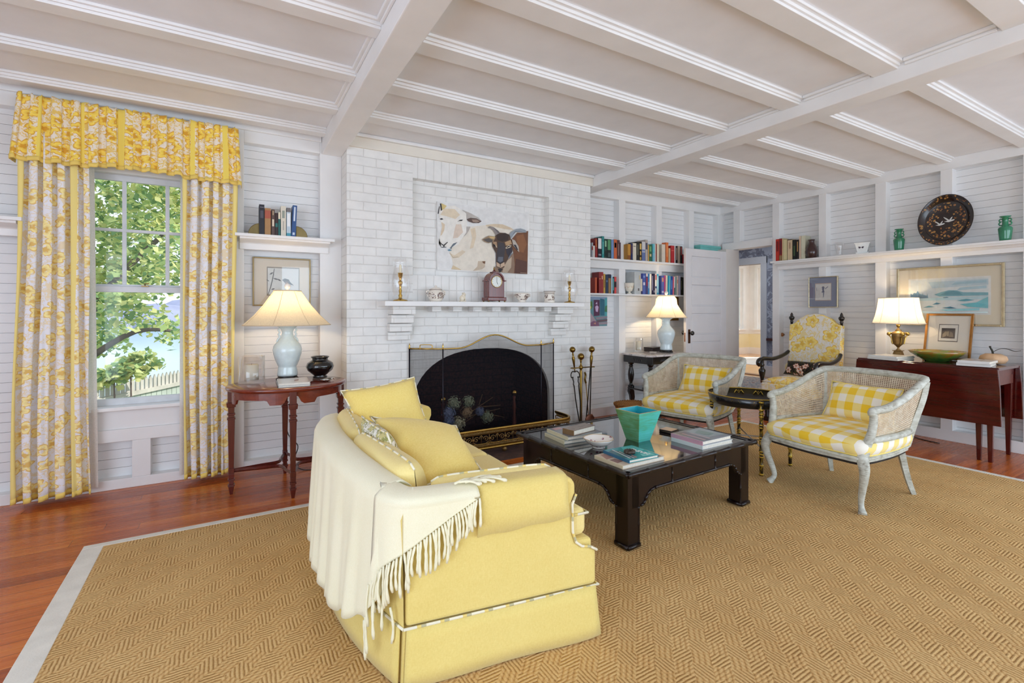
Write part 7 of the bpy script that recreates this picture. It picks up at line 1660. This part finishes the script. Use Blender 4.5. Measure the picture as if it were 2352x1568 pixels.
MB().lathe([(.03, 0), (.07, .010), (.088, .04), (.08, .068), (.05, .086), (.012, .088), (1e-4, .084)], 36, wob=lambda a, z: 1 + .03 * math.cos(9 * a)).build('pumpkin_body', simple('terracotta_pale', (206, 168, 130), .6), t)
LF2 = simple('leaf_metal', (62, 60, 52), .45, .6); MB().tube(spline([(0, 0, .082), (.004, .006, .11), (0, .016, .135), (.006, .02, .145)], 4), [.008, .008, .007, .007, .007, .007, .007, .006, .006, .006, .007, .008, .008][:13], 7).build('stem', LF2, t)
lp = spline([(0, 0, .10), (.0, -.04, .128), (.0, -.085, .13), (0, -.125, .115), (0, -.165, .122)], 5)
MB().grid(lambda a, b: lp[min(int(a * (len(lp) - 1)), len(lp) - 1)] + Vector(((b - .5) * .03 * math.sin(PI * min(1, a * 1.0)) ** .8, 0, .004 * abs(b - .5))), 20, 4).build('leaf', LF2, t, solid=.002)
# cords
CORD = simple('black_cord', (32, 28, 28), .5)
o = MB().tube(spline([(.36, 3.90, .66), (.34, 4.06, .45), (.37, 4.04, .25), (.43, 3.98, .17), (.40, 3.96, .06), (.46, 3.9, .006), (.62, 3.86, .006)], 6), .004, 6).build('lamp_cord', CORD); tag(o, 'black lamp cord hanging behind the oval side table', 'cord')
o = MB().tube(spline([(5.66, 2.16, .70), (5.66, 2.15, .34), (5.64, 2.12, .16), (5.60, 2.05, .03), (5.55, 1.98, .005), (5.5, 1.8, .005)], 6), .0035, 6).build('lamp_cord', CORD); tag(o, 'thin dark lamp cord trailing below the drop leaf table', 'cord')
o = MB().tube(spline([tuple(onZ(1728, 1009, .0135)), tuple(onZ(1765, 1011, .0135)), tuple(onZ(1815, 1013.5, .0135)), tuple(onZ(1900, 1012, .0135))], 5), .004, 6).build('floor_cord', CORD); tag(o, 'black cord lying across the jute rug under the oval tray table', 'cord')
# hall rugs
k = NT('oriental_rug'); co = k.coord(); v = k.n('TexVoronoi', None, {'Vector': co, 'Scale': 8}); nz = k.noise(co, 16, 4, .6, .8); k.pr(k.ramp(k.math('ADD', k.math('MULTIPLY', v.outputs['Distance'], .5), k.math('MULTIPLY', nz.outputs[0], .5)), [(.3, srgb(150, 110, 104)), (.42, srgb(206, 196, 186)), (.5, srgb(120, 130, 146)), (.6, srgb(212, 200, 188)), (.7, srgb(170, 130, 118))]), .9); 
o = MB().box((6.3, 3.9, 0), (8.1, 6.2, .008)).build('hall_rug', k.mt); tag(o, 'faded oriental rug on the hall floor beyond the doorway', 'rug')
pr_ = onZ(1745, 830, .0); o = MB().lathe([(1e-4, .01), (.98, .01), (1.0, 0)], 40).build('round_rug', simple('white_wool', (222, 220, 216), .9), loc=(pr_.x + .2, pr_.y - .1, .0)); tag(o, 'round white rug on the sunroom floor beyond the doorway', 'rug')
# ================================================================ OUTSIDE
def leafy(name, lab, base, trunk, blobs, n, size, cols, seed, cat='tree'):
    rr = random.Random(seed); t = thing(name, lab, cat, base)
    if trunk:
        mb = MB()
        for pts, r0, r1 in trunk:
            sp2 = spline(pts, 5); mb.tube(sp2, [lerp(r0, r1, i / (len(sp2) - 1)) for i in range(len(sp2))], 8)
        mb.build('trunk', simple('bark', (110, 98, 92), .9, var=.3, vs=8, bump=.5, bs=20), t)
    mb = MB(); tot = sum(b[3] ** 2 for b in blobs)
    for (x, y, z, r) in blobs:
        for _ in range(int(n * r * r / tot)):
            d = Vector((rr.gauss(0, 1), rr.gauss(0, 1), rr.gauss(0, .7))).normalized() * r * rr.uniform(.35, 1.05); p = Vector((x, y, z)) + d
            s_ = size * rr.uniform(.6, 1.2); nn = (Vector((0, 0, 1)) * .8 + Vector((rr.uniform(-1, 1), rr.uniform(-1, 1), rr.uniform(-.6, .6)))).normalized(); u = nn.orthogonal().normalized(); v = nn.cross(u); a = rr.uniform(0, 6.28); u, v = u * math.cos(a) + v * math.sin(a), v * math.cos(a) - u * math.sin(a)
            mb.add([p - u * s_, p - u * s_ * .3 - v * s_ * .75, p + u * s_ * .2 - v * s_ * .35, p + u * s_ - v * s_ * .1, p + u * s_ * .2 + v * s_ * .4, p - u * s_ * .3 + v * s_ * .7], [(0, 1, 2), (0, 2, 4, 5), (2, 3, 4)], rr.randrange(len(cols)))
    mb.build('foliage', cols, t); return t
def leaf_mat(name, c):
    k = NT(name); d = k.n('BsdfDiffuse', None, {'Color': (*srgb(c), 1)}); t = k.n('BsdfTranslucent', None, {'Color': (*srgb(shade_(c, 1.1)), 1)}); mx = k.n('MixShader'); k.set(mx, 0, .45); k.set(mx, 1, d.outputs[0]); k.set(mx, 2, t.outputs[0]); return k.fin(mx.outputs[0])
LV = [leaf_mat('leaf_light', (214, 220, 156)), leaf_mat('leaf_mid', (178, 196, 132)), leaf_mat('leaf_dark', (128, 158, 112)), leaf_mat('leaf_yellow', (216, 214, 150))]
gz = -1.6
struct(MB().box((-14, 4.5, gz - .1), (8, 13.5, gz)), 'ground_outside', simple('lawn_green', (120, 140, 80), .9, var=.2))
struct(MB().box((-160, 13.5, gz - 2.1), (160, 200, gz - 2)), 'ground_lake', simple('lake_water', (150, 190, 200), .12, var=.03, vs=.2))
mb = MB()
for i in range(24):
    x = -140 + i * 11; mb.ball((x, 175 + 8 * math.sin(i * 1.7), -4), 14 + 4 * math.sin(i * 2.3), 12, 6, sz=.5 + .1 * math.cos(i))
struct(mb, 'ground_far_shore', simple('far_shore', (146, 150, 176), .95, var=.12, vs=.3))
P = lambda px, py, y: tuple(onY(px, py, y))
rr = random.Random(11)
YT = 8.6; bl = []
for (px, py, r) in ((215, 430, .45), (240, 500, .5), (300, 560, .6), (350, 440, .5), (400, 420, .5), (410, 520, .55), (330, 500, .45), (230, 600, .6), (280, 640, .55), (340, 620, .5), (400, 600, .5), (240, 700, .5), (300, 700, .38), (360, 745, .34), (225, 790, .42), (400, 770, .22), (250, 760, .3), (190, 520, .7), (440, 480, .7), (180, 680, .6), (460, 620, .5), (300, 380, .5), (230, 350, .6), (400, 340, .6)):
    q = onY(px, py, YT + rr.uniform(-.8, 1.2)); bl.append((q.x + 1.9, q.y - YT, q.z - gz, r))
leafy('maple_tree', 'leafy maple tree outside the window', (-1.9, YT, gz), [([(0, 0, 0), (.05, .1, 1.4), (.0, 0, 2.6), (.1, .1, 4.4), (.05, .2, 6.2)], .15, .05), ([(.0, 0, 2.4), (.5, .2, 3.3), (1.3, .3, 4.3)], .07, .02), ([(.02, .1, 2.0), (.7, .1, 2.5), (1.35, .1, 2.45)], .05, .015), ([(.05, 0, 3.2), (-.5, .2, 4.0), (-.9, .3, 5.2)], .06, .02)], bl, 6800, .062, LV, 3)
YS = 7.2
for i, (pp, lab, rx) in enumerate((((262, 862, .16), 'low leafy shrub outside the window, left of the pair by the fence', 1), ((300, 845, .17), 'taller leafy shrub outside the window, right of the pair by the fence', 2))):
    q = onY(pp[0], pp[1], YS + .2); s2 = 1.0 if i == 0 else 1.1
    leafy('garden_shrub', lab, (q.x, q.y, gz), [([(0, 0, 0), (.02, 0, .6), (.0, 0, q.z - gz)], .02, .008)], [(0, 0, q.z - gz, .16 * s2), (.12, .05, q.z - gz + .12, .13 * s2), (-.14, 0, q.z - gz - .06, .13), (.24, .05, q.z - gz + .02, .11), (.0, .0, (q.z - gz) * .6, .2)], 420, .055, LV, 20 + i, 'shrub')
fa, fb = onZ(150, 866, -.02), onZ(470, 851, -.02)
fa, fb = onY(150, 888, 7.0), onY(470, 850, 9.0)
FD = (fb - fa); FLn = math.hypot(FD.x, FD.y); fe = thing('picket_fence', 'weathered grey wooden fence with a lattice top outside the window', 'fence', (fa.x, fa.y, gz), math.atan2(FD.y, FD.x))
zt0, zt1 = fa.z - gz, fb.z - gz; FW = simple('fence_grey', (190, 186, 176), .8, var=.15, vs=6); mb = MB(); n_b = int(FLn / .095)
zt_ = (zt0 + zt1) / 2
for i in range(n_b): mb.box((i * .095, 0, 0), (i * .095 + .088, .02, zt_ - .20))
mb.build('fence_boards', simple('fence_boards', (176, 186, 176), .8, var=.12, vs=5), fe)
MB().box((0, -.03, zt_ - .20), (FLn, .05, zt_ - .15)).build('fence_rail', FW, fe)
mb = MB()
for i in range(int(FLn / .075)):
    x = i * .075; mb.ext([(x, zt_ - .15), (x + .05, zt_ - .15), (x + .05, zt_ - .03), (x + .025, zt_ + .02), (x, zt_ - .03)], .0, .018, 'y')
mb.build('pickets', FW, fe)
wl_ = MB().tube([P(150, 586, 12), P(300, 596, 12), P(460, 600, 12)], .008, 5).build('power_line', CORD); tag(wl_, 'upper thin power line crossing behind the tree outside', 'cable')
wl_ = MB().tube([P(150, 604, 12), P(300, 612, 12), P(460, 612, 12)], .008, 5).build('power_line', CORD); tag(wl_, 'lower thin power line crossing behind the tree outside', 'cable')
for x, y, s_, sd in ((9.5, 12.0, 2.2, 40), (17.2, 11.9, 2.6, 41), (16.2, 9.0, 2.2, 42), (12.8, 13.5, 2.0, 43)):
    leafy('garden_tree', {40: 'green tree outside the sunroom window, nearest the house', 41: 'green tree outside the sunroom north window corner', 42: 'green tree outside the sunroom east window', 43: 'middle green tree outside the sunroom north window'}[sd], (x, y, gz), [([(0, 0, 0), (.1, 0, 1.5), (0, 0, 3)], .12, .05)], [(0, 0, 2.2, s_ * .7), (.8, .2, 3.2, s_ * .6), (-.8, .1, 3.4, s_ * .6), (0, 0, 4.4, s_ * .6)], 1500, .16, LV, sd)
# ================================================================ LIGHT, SKY, CAMERA
w = bpy.data.worlds.new('sky'); S.world = w; w.use_nodes = True
wt = w.node_tree; wt.nodes.clear(); wo = wt.nodes.new('ShaderNodeOutputWorld'); bg = wt.nodes.new('ShaderNodeBackground')
tc = wt.nodes.new('ShaderNodeTexCoord'); sp = wt.nodes.new('ShaderNodeSeparateXYZ'); rp = wt.nodes.new('ShaderNodeValToRGB')
wt.links.new(tc.outputs['Generated'], sp.inputs[0]); wt.links.new(sp.outputs[2], rp.inputs[0])
rp.color_ramp.elements[0].position = .0; rp.color_ramp.elements[0].color = (.86, .93, 1, 1); rp.color_ramp.elements[1].position = .7; rp.color_ramp.elements[1].color = (.62, .80, 1, 1)
wt.links.new(rp.outputs[0], bg.inputs[0]); bg.inputs[1].default_value = 1.4; wt.links.new(bg.outputs[0], wo.inputs[0])
sun = light('sun', 'SUN', (20, -6, 20), 4.5, (1, .95, .86), aim=(0, 3, 0)); sun.data.angle = .01
# added area lights as daylight; windows behind, right and left are assumed, none built
light('assumed_window_light', 'AREA', (3.2, -2.7, 1.2), 95, (.68, .84, 1), 4.6, 1.9, aim=(2.8, 3, 2.1))
light('assumed_window_light', 'AREA', (5.6, -.9, 1.2), 30, (.70, .85, 1), 1.8, 1.7, aim=(0, 1.5, 1.6))
light('assumed_window_light', 'AREA', (XL + .05, .0, 1.1), 68, (.66, .80, 1), 2.6, 1.9, aim=(1.2, 3.2, .9))
light('sunroom_fill', 'AREA', (10.5, 5.5, 2.7), 50, (1, .98, .94), 3, 3, aim=(10.5, 5.5, 0))  # fill panel added under the sunroom ceiling to brighten it, no real source there
light('hall_fill', 'AREA', (7.2, 4.6, 2.5), 16, (.95, .97, 1), 1.2, 2, aim=(7.2, 4.8, 0))  # added overhead fill so the hall is not dark; stands for no lamp or window
cam = bpy.data.cameras.new('camera'); cam.sensor_width = 36; cam.lens = FPX / 2352 * 36; cam.shift_y = (CY - 784) / 2352; cam.clip_start = .02; cam.clip_end = 400
co_ = bpy.data.objects.new('camera', cam); COL.objects.link(co_); co_.location = (0, 0, EYE); co_.rotation_euler = (PI/2, 0, -YAW); S.camera = co_
S.view_settings.view_transform = 'Standard'; S.view_settings.look = 'None'; S.view_settings.exposure = -.06; S.view_settings.gamma = 1; S.view_settings.use_curve_mapping = False
S.cycles.max_bounces = 10; S.cycles.diffuse_bounces = 6; S.cycles.glossy_bounces = 4; S.cycles.transparent_max_bounces = 24; S.cycles.transmission_bounces = 8
S.cycles.caustics_reflective = False; S.cycles.caustics_refractive = False; S.cycles.sample_clamp_indirect = 6
